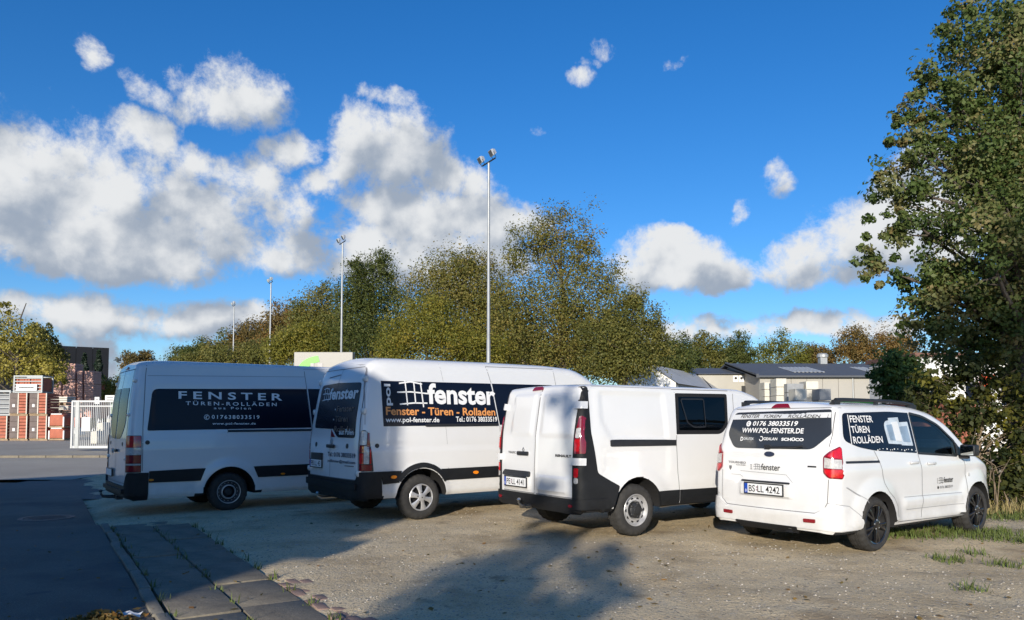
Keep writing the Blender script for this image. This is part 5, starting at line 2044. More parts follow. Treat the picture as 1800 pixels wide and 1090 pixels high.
def tree(name, label, base, blobs, n, size, lm, trunk_r, group=None, seed=1, clump=.30, limbs=26, cat='tree', per=60, top=None, shell=2.4, bark='bark', mean=.0, squash=.8, twigs=False):
    """blobs: ellipsoids (x, y, z, rx, ry, rz); leaves gather in clumps carried by limbs"""
    r = np.random.default_rng(seed)
    root = empty(name, base)
    tag(root, label, cat, group)
    B = np.array(blobs, dtype=float)
    B[:, :3] -= np.array(base)
    wgt = (B[:, 3] * B[:, 4] * B[:, 5]) ** (.72)
    m_ = max(8, n // per)
    bi = r.choice(len(B), m_, p=wgt / wgt.sum())
    d = r.normal(0, 1, (m_, 3))
    d /= np.linalg.norm(d, axis=1, keepdims=True)
    rad = r.random(m_) ** (1 / shell)
    Cc = B[bi, :3] + d * rad[:, None] * B[bi, 3:]
    cl_t = r.random(m_)
    li = r.integers(0, m_, n)
    sg = (clump * np.cbrt(B[bi, 3] * B[bi, 4] * B[bi, 5]))[li]
    off = r.normal(0, 1, (n, 3))
    off /= np.linalg.norm(off, axis=1, keepdims=True)
    csz = (.55 + .9 * r.random(m_))[li]
    off *= (1.75 * r.random(n) ** .5 * sg * csz)[:, None] * np.array([1, 1, squash])
    C = Cc[li] + off
    od = (C - B[bi[li], :3]) * .5 + off * 1.5
    od /= (np.linalg.norm(od, axis=1, keepdims=True) + 1e-6)
    V, F = leaves(C, od, size, r)
    tint = np.clip(mean + .72 * cl_t[li] + .28 * r.random(n), 0, 1)
    scatter_mesh('crown', V, F, lm, parent=root, tint=tint)
    mb = MB()
    tp = np.array(top) - np.array(base) if top is not None else np.array([B[:, 0].mean(), B[:, 1].mean(), (B[:, 2] + .6 * B[:, 5]).max()])
    k_ = 9
    P = [Vector((tp[0] * (i / k_) ** 1.3 + .05 * tp[2] * .25 * math.sin(i * 1.9 + seed), tp[1] * (i / k_) ** 1.3 + .012 * tp[2] * math.cos(i * 2.3 + seed), tp[2] * i / k_ - .15 * (i == 0))) for i in range(k_ + 1)]
    Rr = [trunk_r * (1.35 if i == 0 else 1) * (1 - .88 * i / k_) for i in range(k_ + 1)]
    mb.tube(P, Rr, 9)
    ids = r.choice(m_, min(limbs, m_), replace=False)
    ends = []
    for q in ids:
        e = Vector(Cc[q])
        hgt = min(max((e.z - .35 * Vector((e.x, e.y)).length) / max(tp[2], .1), .12), .92)
        f = hgt * k_ * .85
        i0 = int(min(f, k_ - 1))
        s = P[i0].lerp(P[i0 + 1], f - i0)
        mid = s.lerp(e, .5) + Vector((r.normal(0, .06), r.normal(0, .06), r.normal(0, .05) + .08)) * (e - s).length
        r0 = Rr[i0] * .42
        mb.tube([s, s.lerp(mid, .55) + Vector((0, 0, .02)), mid, mid.lerp(e, .55), e], [r0, r0 * .75, r0 * .5, r0 * .3, r0 * .1], 6, cap=False)
        ends.append((mid, e, r0))
    for mid, e, r0 in ends:
        for _ in range(3 if twigs else 2):
            j = r.integers(0, m_)
            dd = np.linalg.norm(Cc - np.array(e), axis=1)
            j = np.argsort(dd)[r.integers(1, min(14, m_))]
            s = mid.lerp(e, r.uniform(.1, .8))
            g = Vector(Cc[j])
            mb.tube([s, s.lerp(g, .5) + Vector(r.normal(0, .04, 3)) * (g - s).length, g], [r0 * .28, r0 * .18, r0 * .06], 5, cap=False)
    mb.build('trunk', [M[bark]], root, smooth=60)
    return root


def pxblobs(L, Y, dep=1.0):
    """ellipses measured on the photograph, as ellipsoids standing at distance Y"""
    o = []
    for q in L:
        px, py, rx, ry = q[:4]
        dy = q[4] if len(q) > 4 else 0
        c = at(px, py, Y + dy)
        k_ = (Y + dy) / 1300
        o.append((c.x, c.y, c.z, rx * k_ * 1.1, rx * k_ * dep * 1.1, ry * k_ * 1.12))
    return o
# ================================================================== background
M['mast'] = mat('galvanised_mast', (.34, .355, .36), .45, metal=.3, noise=(2, .12))
M['flood'] = mat('floodlight_housing', (.55, .56, .57), .4, metal=.4)
M['floodglass'] = mat('floodlight_glass', (.10, .11, .12), .1, coat=1)
M['gate_white'] = mat('white_gate_paint', (.52, .53, .53), .4)
M['clad_dark'] = mat('dark_cladding', (.016, .018, .023), .85, spec=.1, noise=(.3, .12))
M['beige_wall'] = mat('beige_panel_wall', (.38, .36, .32), .7, noise=(.4, .06))
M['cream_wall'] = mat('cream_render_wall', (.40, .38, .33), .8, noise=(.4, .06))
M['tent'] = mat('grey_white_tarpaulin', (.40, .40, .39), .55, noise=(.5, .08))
M['tent_white'] = mat('white_tarpaulin', (.80, .80, .78), .5, noise=(.5, .04))
M['roof_dark'] = mat('dark_sheet_roof', (.085, .092, .105), .7, noise=(.3, .1))
M['skylight'] = mat('skylight_sheet', (.55, .56, .55), .4)
M['sign_beige'] = mat('sign_board', (.34, .33, .30), .5)
M['sign_green'] = mat('sign_green', (.10, .58, .02), .4)
M['wood'] = mat('pallet_wood', (.33, .24, .15), .85, noise=(5, .3))
M['tile_red'] = mat('red_clay', (.40, .125, .075), .8, noise=(3, .2))
M['tile_grey'] = mat('grey_brown_clay', (.15, .12, .11), .8, noise=(3, .15))
M['pink_wrap'] = mat('pink_brick_pack', (.55, .32, .26), .7, noise=(2, .12))
M['foil'] = mat('white_foil', (.66, .66, .66), .35)
M['cage'] = mat('grey_steel_cage', (.32, .34, .35), .5, metal=.4)
M['slabs'] = mat('pale_stone_slabs', (.60, .57, .49), .85, noise=(2, .15))
M['slabs_grey'] = mat('grey_stone_slabs', (.27, .28, .29), .85, noise=(2, .15))
M['loader_green'] = mat('loader_green', (.04, .42, .04), .4)
M['rust_box'] = mat('rust_red_steel', (.28, .09, .05), .7)
M['white_wall'] = mat('white_render', (.72, .72, .70), .7)
M['red_sign'] = mat('red_orange_sign', (.70, .10, .03), .5)
M['roof_tile'] = mat('house_roof', (.16, .08, .06), .8)

# ------------------------------------------------------------------ floodlight masts
H_ = 14.0
first = None
mast_px = [(858.5, 34.2), (599.0, 52.3), (473.0, 67.5), (408.5, 81.0)]
mlab = ['tall slim floodlight mast standing nearest, above the pol fenster van roof', 'floodlight mast rising behind the beige sign with the green arc',
        'third floodlight mast from the right, in front of the brownish trees', 'farthest and smallest of the floodlight masts in the row']
for i, (px, Y) in enumerate(mast_px):
    x = at(px, 700, Y).x
    z = float(gz(x, Y)) - .1
    if first is None:
        r_ = empty('light_mast')
        mb = MB()
        mb.tube([(0, 0, 0), (0, 0, 1.0), (0, 0, 1.01), (0, 0, 5.5), (0, 0, 5.52), (0, 0, H_ - .15)], [.11, .11, .095, .09, .078, .055], 14)
        mb.build('pole', [M['mast']], r_, smooth=True)
        mb = MB()
        bd = Vector((.51, -.86, 0))
        mb.tube([-.62 * bd + Vector((0, 0, H_ - .1)), .62 * bd + Vector((0, 0, H_ - .1))], .035, 8)
        mb.build('crossbar', [M['black']], r_)
        for s in (-1, 1):
            c = s * .55 * bd + Vector((-.10, -.05, H_ + .16))
            f = Vector((-.80, -.35, -.48)).normalized()
            q = f.to_track_quat('Z', 'Y').to_matrix()
            mb = MB()
            mb.prism([(-.18, -.14), (.18, -.14), (.18, .14), (-.18, .14)], 2, 0, .10)
            n = len(mb.v)
            mb.v += [(-.12, -.09, -.14), (.12, -.09, -.14), (.12, .09, -.14), (-.12, .09, -.14)]
            for j in range(4):
                k_ = (j + 1) % 4
                mb.f.append((j, k_, n + k_, n + j))
                mb.mi.append(0)
            mb.f.append((n, n + 1, n + 2, n + 3))
            mb.mi.append(0)
            mb.v = [tuple(c + q @ Vector(v)) for v in mb.v]
            fl = mb.build('floodlight', [M['flood']], r_)
            mb = MB()
            mb.box((0, 0, .104), (.32, .24, .006))
            mb.v = [tuple(c + q @ Vector(v)) for v in mb.v]
            mb.build('lamp_glass', [M['floodglass']], fl)
            mb = MB()
            b0_ = s * .55 * bd + Vector((0, 0, H_ - .1))
            for t in (-.2, .2):
                mb.tube([b0_ + q @ Vector((t, 0, 0)) * .9, c + q @ Vector((t, 0, .02))], .014, 6)
            mb.build('bracket', [M['black']], fl)
        mb = MB()
        mb.box((0, -.12, 1.3), (.12, .05, .40))
        mb.build('service_hatch', [M['mast']], r_)
        first = r_
    else:
        r_ = copy_tree(first)
    r_.location = (x, Y, z)
    tag(r_, mlab[i], 'light mast', 'floodlight masts in a row')

# ------------------------------------------------------------------ trees behind the masts
TG = 'trees behind the vans'
tree('tall_tree', 'tallest autumn tree with several feathery tops behind the low-roof crew van', (at(985, 700, 43).x, 43, 0),
     pxblobs([(985, 430, 38, 70), (945, 440, 35, 60), (1033, 440, 30, 76), (908, 450, 28, 48), (1070, 510, 32, 60), (990, 540, 80, 70), (905, 560, 55, 70), (1040, 580, 70, 60), (960, 625, 80, 40), (1100, 560, 24, 40), (880, 520, 22, 40)], 43, .9),
     52390, 0.123, M['lf_olive'], .26, TG, 3, clump=.28, limbs=46, top=tuple(at(990, 395, 43)), shell=1.7, mean=.05)
tree('broad_tree', 'bushy green tree at the right end of the tree row by the pale tent hall', (at(1095, 700, 40).x, 40, 0),
     pxblobs([(1095, 580, 55, 62), (1130, 610, 45, 45), (1060, 610, 50, 50), (1150, 575, 22, 36), (1100, 640, 60, 35), (1115, 530, 24, 28), (1165, 610, 20, 36)], 40, .9),
     34255, 0.116, M['lf_olive'], .2, TG, 4, clump=.28, limbs=22, shell=1.9, mean=-.15)
tree('round_tree', 'round olive tree just left of the nearest light mast', (at(800, 700, 48).x, 48, 0),
     pxblobs([(800, 520, 66, 75), (755, 520, 48, 55), (845, 520, 50, 72), (800, 470, 40, 34), (800, 600, 90, 60), (868, 560, 40, 60), (840, 470, 30, 30)], 48, .9),
     46345, 0.130, M['lf_olive'], .24, TG, 5, clump=.28, limbs=24, shell=2.0, mean=.06)
tree('yellow_tree', 'low yellow-green tree in front of the round olive tree', (at(745, 700, 42).x, 42, 0),
     pxblobs([(745, 585, 62, 55), (700, 605, 40, 42), (800, 605, 60, 45), (760, 545, 36, 26), (850, 620, 50, 30), (690, 630, 45, 25)], 42, .9),
     32240, 0.109, M['lf_yellow'], .16, TG, 6, clump=.28, limbs=18, shell=2.0, mean=-.05)
tree('dense_tree', 'dark dense tree right of the second light mast', (at(650, 700, 57).x, 57, 0),
     pxblobs([(655, 510, 42, 62), (625, 530, 40, 55), (690, 520, 24, 46), (650, 585, 66, 55), (675, 462, 20, 26), (630, 480, 22, 30)], 57, .9),
     36270, 0.145, M['lf_dark'], .24, TG, 7, clump=.28, limbs=22, shell=1.9, mean=.28)
tree('dense_tree', 'green and brown tree left of the second light mast', (at(568, 700, 64).x, 64, 0),
     pxblobs([(568, 550, 38, 48), (540, 560, 32, 36), (590, 580, 40, 46), (555, 605, 55, 34), (578, 512, 18, 22)], 64, .9),
     26195, 0.160, M['lf_olive'], .22, TG, 8, clump=.28, limbs=18, shell=2.0, mean=.0)
tree('yellow_tree', 'yellow-brown bushy tree low above the shaded van roof', (at(535, 700, 58).x, 58, 0),
     pxblobs([(535, 605, 44, 34), (500, 615, 34, 28), (575, 620, 34, 24), (545, 585, 26, 20)], 58, .9),
     19142, 0.145, M['lf_yellow'], .16, TG, 9, clump=.28, limbs=14, shell=2.0, mean=-.08)
tree('rust_tree', 'rust-brown tree behind the third light mast', (at(492, 700, 80).x, 80, 0),
     pxblobs([(500, 568, 32, 36), (478, 585, 28, 32), (525, 560, 22, 36), (490, 615, 46, 24)], 80, .9),
     13097, 0.218, M['lf_rust'], .22, TG, 10, clump=.28, limbs=14, shell=2.0)
tree('rust_tree', 'brownish tree between the two farthest light masts', (at(440, 700, 90).x, 90, 0),
     pxblobs([(442, 592, 28, 30), (460, 605, 26, 28), (425, 605, 22, 26), (440, 625, 36, 18)], 90, .9),
     11082, 0.232, M['lf_rust'], .22, TG, 11, clump=.28, limbs=12, shell=2.0, mean=-.1)
tree('far_tree', 'low green tree at the farthest light mast', (at(390, 700, 104).x, 104, 0),
     pxblobs([(392, 610, 26, 24), (372, 616, 22, 20), (412, 620, 20, 20), (385, 630, 34, 14)], 104, .9),
     9067, 0.261, M['lf_olive'], .2, TG, 12, clump=.28, limbs=10, shell=2.0, mean=-.05)
tree('far_tree', 'small rounded tree at the left end of the tree row', (at(335, 700, 118).x, 118, 0),
     pxblobs([(345, 615, 22, 20), (322, 622, 22, 16), (362, 622, 18, 16), (338, 634, 40, 12)], 118, .9),
     9067, 0.290, M['lf_dark'], .2, TG, 13, clump=.28, limbs=10, shell=2.0, mean=.25)
tree('far_tree', 'lone small crown behind the tail of the shaded van', (at(246, 700, 85).x, 85, .5),
     pxblobs([(246, 630, 26, 14), (228, 636, 18, 12), (264, 634, 16, 12), (246, 644, 30, 12)], 85, .9),
     6045, 0.218, M['lf_rust'], .2, None, 14, clump=.28, limbs=10, shell=1.9, mean=-.2)
tree('yellow_shrub', 'yellow-green shrub beside the red tile stack left of the shaded van', (at(208, 700, 56).x, 56, .5),
     pxblobs([(205, 682, 24, 22), (222, 675, 18, 22), (195, 694, 18, 12)], 56, .9),
     6045, 0.130, M['lf_yellow'], .1, None, 15, clump=.28, limbs=10, shell=1.9, cat='shrub')

for i, (lab, L, Y, lm, mean, sd) in enumerate([
    ('low scrub under the brownish trees at the left end of the row', [(330, 636, 30, 14), (380, 632, 34, 20), (430, 628, 34, 26), (470, 622, 34, 30)], 72, 'lf_olive', -.1, 61),
    ('low scrub behind the beige sign with the green arc', [(500, 612, 30, 30), (545, 600, 34, 40), (590, 600, 30, 45), (630, 605, 34, 46), (675, 600, 34, 50), (710, 570, 28, 50)], 66, 'lf_olive', .0, 62),
    ('low scrub between the round olive tree and the tallest tree', [(850, 600, 40, 60), (890, 600, 34, 66), (930, 610, 40, 56)], 50, 'lf_olive', -.05, 63),
    ('low scrub under the tallest feathery tree, above the crew van roof', [(940, 630, 40, 34), (990, 635, 44, 34), (1045, 635, 44, 34), (1095, 640, 40, 30)], 54, 'lf_olive', -.05, 65),
    ('low scrub at the right end of the row beside the tent hall', [(1130, 640, 36, 34), (1175, 632, 28, 34), (1195, 636, 24, 30)], 60, 'lf_dark', .25, 64)]):
    tree('scrub', lab, (at(L[1][0], 700, Y).x, Y, 0), pxblobs(L, Y, .7), 16000, .17, M[lm], .1, 'scrub under the tree row', sd, clump=.30, limbs=14, shell=2.2, mean=mean, cat='bush')

# far tree line on the right
FG = 'far trees behind the halls'
for i, (nm, lab, L, Y, lm, mean, sd) in enumerate([
    ('far_tree', 'grey-green far tree just right of the bushy green tree', [(1200, 625, 26, 34), (1185, 640, 20, 26), (1215, 640, 22, 26)], 105, 'lf_dark', .25, 31),
    ('far_tree', 'far green tree above the pale tent hall', [(1238, 612, 26, 28), (1222, 632, 24, 22), (1255, 630, 24, 26)], 110, 'lf_olive', -.2, 32),
    ('far_tree', 'tall far green tree left of the yellowish far tree', [(1292, 610, 26, 28), (1275, 628, 24, 26), (1310, 630, 22, 26)], 112, 'lf_dark', .3, 33),
    ('far_tree', 'yellowish broad far tree behind the dark hall roof', [(1370, 610, 38, 26), (1345, 628, 30, 22), (1400, 625, 30, 24), (1370, 640, 50, 16)], 118, 'lf_yellow', -.25, 34),
    ('far_tree', 'small brown far tree beside the roof vent turret', [(1432, 625, 22, 18), (1450, 632, 22, 14), (1420, 638, 24, 12)], 120, 'lf_rust', -.1, 35),
    ('far_tree', 'round rust-brown far tree right of the roof vent turret', [(1505, 605, 32, 30), (1485, 622, 26, 24), (1525, 618, 24, 26)], 112, 'lf_rust', .0, 36),
    ('far_tree', 'rust-brown far tree behind the feathery green tree', [(1570, 605, 32, 32), (1550, 622, 26, 26), (1595, 620, 30, 28)], 114, 'lf_rust', .1, 37),
]):
    tree(nm, lab, (at(L[0][0], 700, Y).x, Y, 0), pxblobs(L, Y, .9), 9000, .27, M[lm], .25, FG, sd, clump=.24, limbs=10, shell=2.0, mean=mean)

# ------------------------------------------------------------------ right: foreground oak, feathery tree, thicket
tree('oak_tree', 'large oak tree overhanging the right edge of the lot', (at(1800, 700, 13.6).x, 13.6, 0),
     pxblobs([(1745, 130, 95, 110), (1800, 60, 110, 110), (1690, 190, 70, 70), (1640, 150, 40, 40), (1610, 235, 46, 70), (1700, 300, 100, 80), (1790, 260, 100, 120),
              (1585, 215, 30, 28), (1565, 250, 24, 20), (1590, 330, 55, 60), (1545, 340, 32, 40), (1525, 420, 26, 44), (1545, 470, 30, 40), (1512, 455, 22, 44), (1535, 505, 20, 24), (1580, 400, 40, 36), (1650, 420, 60, 55), (1750, 400, 90, 80, -1), (1820, 420, 90, 110),
              (1600, 490, 40, 36), (1625, 530, 45, 40), (1660, 520, 75, 45), (1660, 480, 60, 40), (1740, 520, 90, 70), (1640, 570, 50, 38), (1710, 600, 85, 55, .5), (1790, 580, 90, 80), (1880, 300, 120, 250), (1680, 60, 30, 40), (1700, 20, 30, 36)], 13.6, 1.0),
     76000, .086, M['lf_oak'], .24, None, 21, clump=.20, limbs=90, per=62, top=tuple(at(1770, 60, 13.6)), shell=1.5, mean=-.02, twigs=True)
tree('feathery_tree', 'fresh green feathery tree behind the roof of the small passenger van', (at(1575, 700, 27).x, 27, 0),
     pxblobs([(1575, 645, 34, 28), (1560, 668, 28, 24), (1600, 660, 30, 34), (1585, 690, 34, 20), (1545, 660, 14, 14), (1620, 690, 26, 24)], 27, .9),
     9000, .13, M['lf_green'], .10, None, 22, clump=.24, limbs=18, shell=1.9)
tree('bramble_thicket', 'bramble and bush thicket with yellow and orange leaves behind the small van', (at(1720, 880, 13.0).x, 13.0, 0),
     pxblobs([(1680, 660, 60, 40), (1760, 670, 60, 60), (1650, 710, 50, 40), (1720, 740, 70, 50), (1790, 760, 50, 80), (1700, 800, 40, 50), (1750, 850, 60, 50, -.3), (1800, 840, 50, 60, -.4), (1850, 780, 60, 100), (1620, 690, 30, 30, .6)], 13.0, .8),
     11000, .095, M['lf_bramble'], .04, None, 23, clump=.22, limbs=90, per=40, shell=1.6, cat='bush', bark='twig', mean=-.10, twigs=True)
# dry stems at the foot of the thicket
r = np.random.default_rng(4)
mb = MB()
for i in range(150):
    x = 7.3 + r.random() * 5.5
    y = 11.9 + r.random() * 1.2 + .05 * (x - 7)
    h = .5 + 1.0 * r.random()
    a = r.random() * 6.28
    b = Vector((math.cos(a), math.sin(a), 0)) * h * r.uniform(.1, .7)
    p = Vector((x, y, float(gz(x, y)) - .05))
    mb.tube([p, p + b * .3 + Vector((0, 0, h * .55)), p + b + Vector((0, 0, h * r.uniform(.6, 1.0)))], [.009, .007, .002], 4, cap=False)
o = mb.build('dry_stems', [M['twig']])
tag(o, 'tangle of dry brown stems at the foot of the thicket', 'dry stems', kind='stuff')

# house front glimpsed through the oak
h = empty('white_house', (at(1690, 700, 40).x, 40, 0))
tag(h, 'white house with a red sign glimpsed through the oak leaves', 'house')
mb = MB()
mb.box((0, 0, 2.4), (7.5, 5, 4.8))
mb.build('wall', [M['white_wall']], h)
mb = MB()
mb.box((0, 0, 4.9), (7.8, 5.3, .2))
mb.build('roof', [M['roof_tile']], h)
for i in range(4):
    mb = MB()
    mb.box((-2.7 + i * 1.8, -2.51, 2.9), (1.0, .06, 1.3))
    w = mb.build('window', [M['white_wall']], h)
    mb = MB()
    mb.box((-2.7 + i * 1.8, -2.55, 2.9), (.84, .03, 1.12))
    mb.build('pane', [M['film']], w)
mb = MB()
mb.box((-.2, -2.58, 3.6), (.8, .08, .6))
mb.build('sign_board', [M['red_sign']], h)

# ------------------------------------------------------------------ pale tent hall and industrial halls
Y = 52
x0, x1 = at(1105, 700, Y).x, at(1262, 700, Y + 4).x
h = empty('tent_hall', (0, 0, 0))
tag(h, 'pale grey tent hall with a white gable behind the crew van', 'tent hall')
zr = at(1155, 641, Y).z
ze = at(1140, 672, Y).z
gx0, gx1 = at(1092, 700, Y).x, at(1188, 700, Y).x
gm = (gx0 + gx1) / 2
ridge_end = at(1262, 652, Y + 26)
sk = (at(1325, 690, Y + 18).x - gx1) / 18 * .9


def hp(x, y, z):
    return (x + (y - Y) * sk, y, z)


Dp = 24
mb = MB()
mb.face([hp(gx0, Y, 0), hp(gx1, Y, 0), hp(gx1, Y, ze), hp(gm, Y, zr), hp(gx0, Y, ze)])
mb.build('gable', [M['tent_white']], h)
mb = MB()
mb.face([hp(gx1, Y, 0), hp(gx1, Y + Dp, 0), hp(gx1, Y + Dp, ze), hp(gx1, Y, ze)])
mb.face([hp(gx0, Y, 0), hp(gx0, Y + Dp, 0), hp(gx0, Y + Dp, ze), hp(gx0, Y, ze)])
mb.face([hp(gx0, Y + Dp, 0), hp(gx1, Y + Dp, 0), hp(gx1, Y + Dp, ze), hp(gm, Y + Dp, zr), hp(gx0, Y + Dp, ze)])
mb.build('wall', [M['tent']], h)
for i in range(6):
    mb = MB()
    a, b = Y - .2 + i * Dp / 6 + .03, Y - .2 + (i + 1) * Dp / 6
    mb.face([hp(gx1 + .25, a, ze - .1), hp(gx1 + .25, b, ze - .1), hp(gm, b, zr + .05), hp(gm, a, zr + .05)])
    mb.face([hp(gx0 - .25, a, ze - .1), hp(gx0 - .25, b, ze - .1), hp(gm, b, zr + .05), hp(gm, a, zr + .05)])
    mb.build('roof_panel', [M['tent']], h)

# cream hall and dark-roofed hall
Y2 = 62
cx0, cx1 = at(1228, 700, Y2).x, at(1338, 700, Y2).x
h = empty('cream_hall')
tag(h, 'cream workshop hall with small white notices beside the tent hall', 'hall')
zt = at(1300, 657, Y2).z
mb = MB()
mb.box(((cx0 + cx1) / 2, Y2 + 6, zt / 2), (cx1 - cx0, 12, zt))
mb.build('wall', [M['cream_wall']], h)
mb = MB()
mb.prism([(Y2 - .3, zt - .05), (Y2 + 12.3, zt - .05), (Y2 + 6, zt + .9)], 0, cx0 - .2, cx1 - .1)
mb.build('roof', [M['roof_dark']], h)
for i, px in enumerate((1293, 1303, 1313)):
    c = at(px, 666, Y2)
    mb = MB()
    mb.box((c.x, Y2 - .03, c.z), (.42, .05, .55))
    nt_ = mb.build('notice', [M['white_wall']], h)
    mb = MB()
    mb.lathe([(0, -.01), (.11, -.01), (.11, .01), (0, .01)], 'y', 12, 0, (c.x, Y2 - .06, c.z + .05))
    mb.build('notice_print', [M['ink']], nt_)
c = at(1316, 688, Y2)
mb = MB()
mb.box((c.x, Y2 - .1, c.z), (1.2, .3, .9))
mb.build('door_canopy', [M['black']], h)

Y3 = 58
dx0, dx1 = at(1336, 700, Y3).x, at(1640, 700, Y3).x
ze, zr = at(1400, 662, Y3).z, at(1450, 641, Y3 + 8).z
h = empty('dark_roof_hall')
tag(h, 'beige panel hall with a dark sheet roof and a pale vent turret', 'hall')
n = 11
for i in range(n):
    a = dx0 + (dx1 - dx0) * i / n
    b = dx0 + (dx1 - dx0) * (i + 1) / n
    mb = MB()
    mb.box(((a + b) / 2, Y3 + .1, ze / 2), (b - a - .03, .2, ze))
    mb.build('wall_panel', [M['beige_wall']], h)
mb = MB()
mb.box(((dx0 + dx1) / 2, Y3 + 8.2, ze / 2 - .01), (dx1 - dx0 - .1, 15.9, ze - .02))
mb.prism([(Y3 + .3, ze - .02), (Y3 + 16, ze - .02), (Y3 + 8, zr - .08)], 0, dx0 + .05, dx1 - .05)
mb.build('wall', [M['beige_wall']], h)
mb = MB()
mb.prism([(Y3 - .4, ze - .08), (Y3 - .4, ze + .06), (Y3 + 8, zr + .1), (Y3 + 16.4, ze + .06), (Y3 + 16.4, ze - .08), (Y3 + 8, zr - .05)], 0, dx0 - .4, dx1 + .4)
rf = mb.build('roof', [M['roof_dark']], h)
mb = MB()
mb.box((dx0 - .3, Y3 + 3.8, (ze + zr) / 2 + .05), (.2, 8.6, .3), M=Matrix.Rotation(math.atan2(zr - ze, 8.4), 3, 'X'))
mb.build('verge', [M['roof_dark']], rf)
sl = (zr - ze) / 8.4
for g0, cnt in ((1385, 8), (1515, 4)):
    for i in range(cnt):
        c = at(g0 + 7 * i, 655, Y3 + 3)
        mb = MB()
        mb.box((c.x, Y3 + 3.2, ze + .06 + 3.6 * sl + .05), (.16, 3.6, .03), M=Matrix.Rotation(math.atan(sl), 3, 'X'))
        mb.build('skylight', [M['skylight']], rf)
c = at(1446, 641, Y3 + 8)
mb = MB()
mb.box((c.x, Y3 + 8, zr + .25), (.6, .6, .8))
mb.lathe([(.32, zr + .6), (.48, zr + .65), (.48, zr + .88), (.35, zr + 1.0), (0, zr + 1.04)], 'z', 16, 0, (c.x, Y3 + 8, 0))
mb.build('vent_turret', [M['mast']], h)
for px in (1370, 1500):
    c = at(px, 690, Y3 - .1)
    mb = MB()
    mb.tube([(c.x, Y3 - .05, 0), (c.x, Y3 - .05, ze)], .05, 8)
    mb.build('downpipe', [M['mast']], h)

# ------------------------------------------------------------------ stone pallets and machines in front of the halls
def stone_pallet(name, lab, px, top, wpx, Y, rows, m, group, zbase=0.0, d=.9):
    k_ = Y / 1300
    a = at(px - wpx / 2, top, Y)
    b = at(px + wpx / 2, top, Y)
    hgt = a.z - zbase
    r_ = empty(name, ((a.x + b.x) / 2, Y + d / 2, zbase))
    tag(r_, lab, 'pallet', group)
    w = b.x - a.x
    mb = MB()
    for y in (-.36, 0, .36):
        mb.box((0, y * d, .05), (w, .09, .10))
    for i in range(5):
        mb.box((-w / 2 + w * (i + .5) / 5, 0, .115), (w / 6, d, .025))
    mb.build('wooden_pallet', [M['wood']], r_)
    for i in range(rows):
        hh = (hgt - .13) / rows
        mb = MB()
        mb.box((random.uniform(-.015, .015), random.uniform(-.015, .015), .13 + hh * (i + .5)), (w * random.uniform(.95, 1.0), d, hh * .94))
        mb.build('stone_course', [m], r_)
    return r_


PG = 'pallets of stone in front of the dark-roofed hall'
stone_pallet('stone_pallet', 'pale slab pallet standing leftmost before the beige hall', 1356, 672, 26, 40, 9, M['slabs'], PG)
stone_pallet('stone_pallet', 'tall pale slab stack left of the grey slabs', 1373, 665, 18, 38.5, 8, M['slabs'], PG)
stone_pallet('stone_pallet', 'low grey slab stack between the pale stone stacks', 1398, 674, 30, 38, 7, M['slabs_grey'], PG)
stone_pallet('stone_pallet', 'short pale stack in front of the grey slabs', 1408, 683, 20, 36, 5, M['slabs'], PG)
stone_pallet('stone_pallet', 'pale stack capped with grey boards near the green loader', 1428, 670, 22, 38, 8, M['slabs'], PG)
stone_pallet('stone_pallet', 'lowest grey slab stack right beside the capped pale stack', 1450, 683, 20, 37, 5, M['slabs_grey'], PG)

c = at(1500, 690, 24)
h = empty('mini_loader', (c.x, 24, 0))
tag(h, 'bright green mini loader showing over the small van roof', 'loader')
mb = MB()
mb.box((0, 0, 1.5), (1.1, 1.2, 1.1))
mb.box((-.3, 0, 2.12), (.45, 1.1, .22))
mb.build('body', [M['loader_green']], h, bevel=.06, smooth=True)
mb = MB()
mb.box((.15, 0, 2.10), (.6, 1.0, .08))
mb.build('hood', [M['loader_green']], h, bevel=.02)
for sx_ in (-.55, .55):
    for sy_ in (-.6, .6):
        mb = MB()
        mb.lathe([(0, -.12), (.25, -.12), (.45, -.1), (.48, 0), (.45, .1), (.25, .12), (0, .12)], 'y', 20, 0, (sx_, sy_, .48))
        mb.build('wheel', [M['tyre']], h, smooth=True)
mb = MB()
mb.tube([(-.7, -.4, 1.6), (-1.1, -.4, 1.9), (-1.5, -.4, .6)], .06, 8)
mb.tube([(-.7, .4, 1.6), (-1.1, .4, 1.9), (-1.5, .4, .6)], .06, 8)
mb.prism([(-1.9, .2), (-1.4, .2), (-1.4, .75), (-1.55, .35)], 1, -.7, .7)
mb.build('loader_arm', [M['black']], h)
c = at(1612, 700, 25)
h = empty('steel_skip', (c.x, 25, 0))
tag(h, 'rusty red steel skip behind the roof rail of the small van', 'skip')
mb = MB()
mb.prism([(-1.2, .15), (1.2, .15), (1.5, 2.1), (-1.5, 2.1)], 1, -.8, .8)
mb.build('tub', [M['rust_box']], h, bevel=.03)
mb = MB()
mb.box((0, 0, .08), (2.2, 1.4, .14))
for x in (-.8, .8):
    mb.box((x, -.83, 1.2), (.10, .05, 1.6))
mb.build('frame', [M['rust_box']], h)

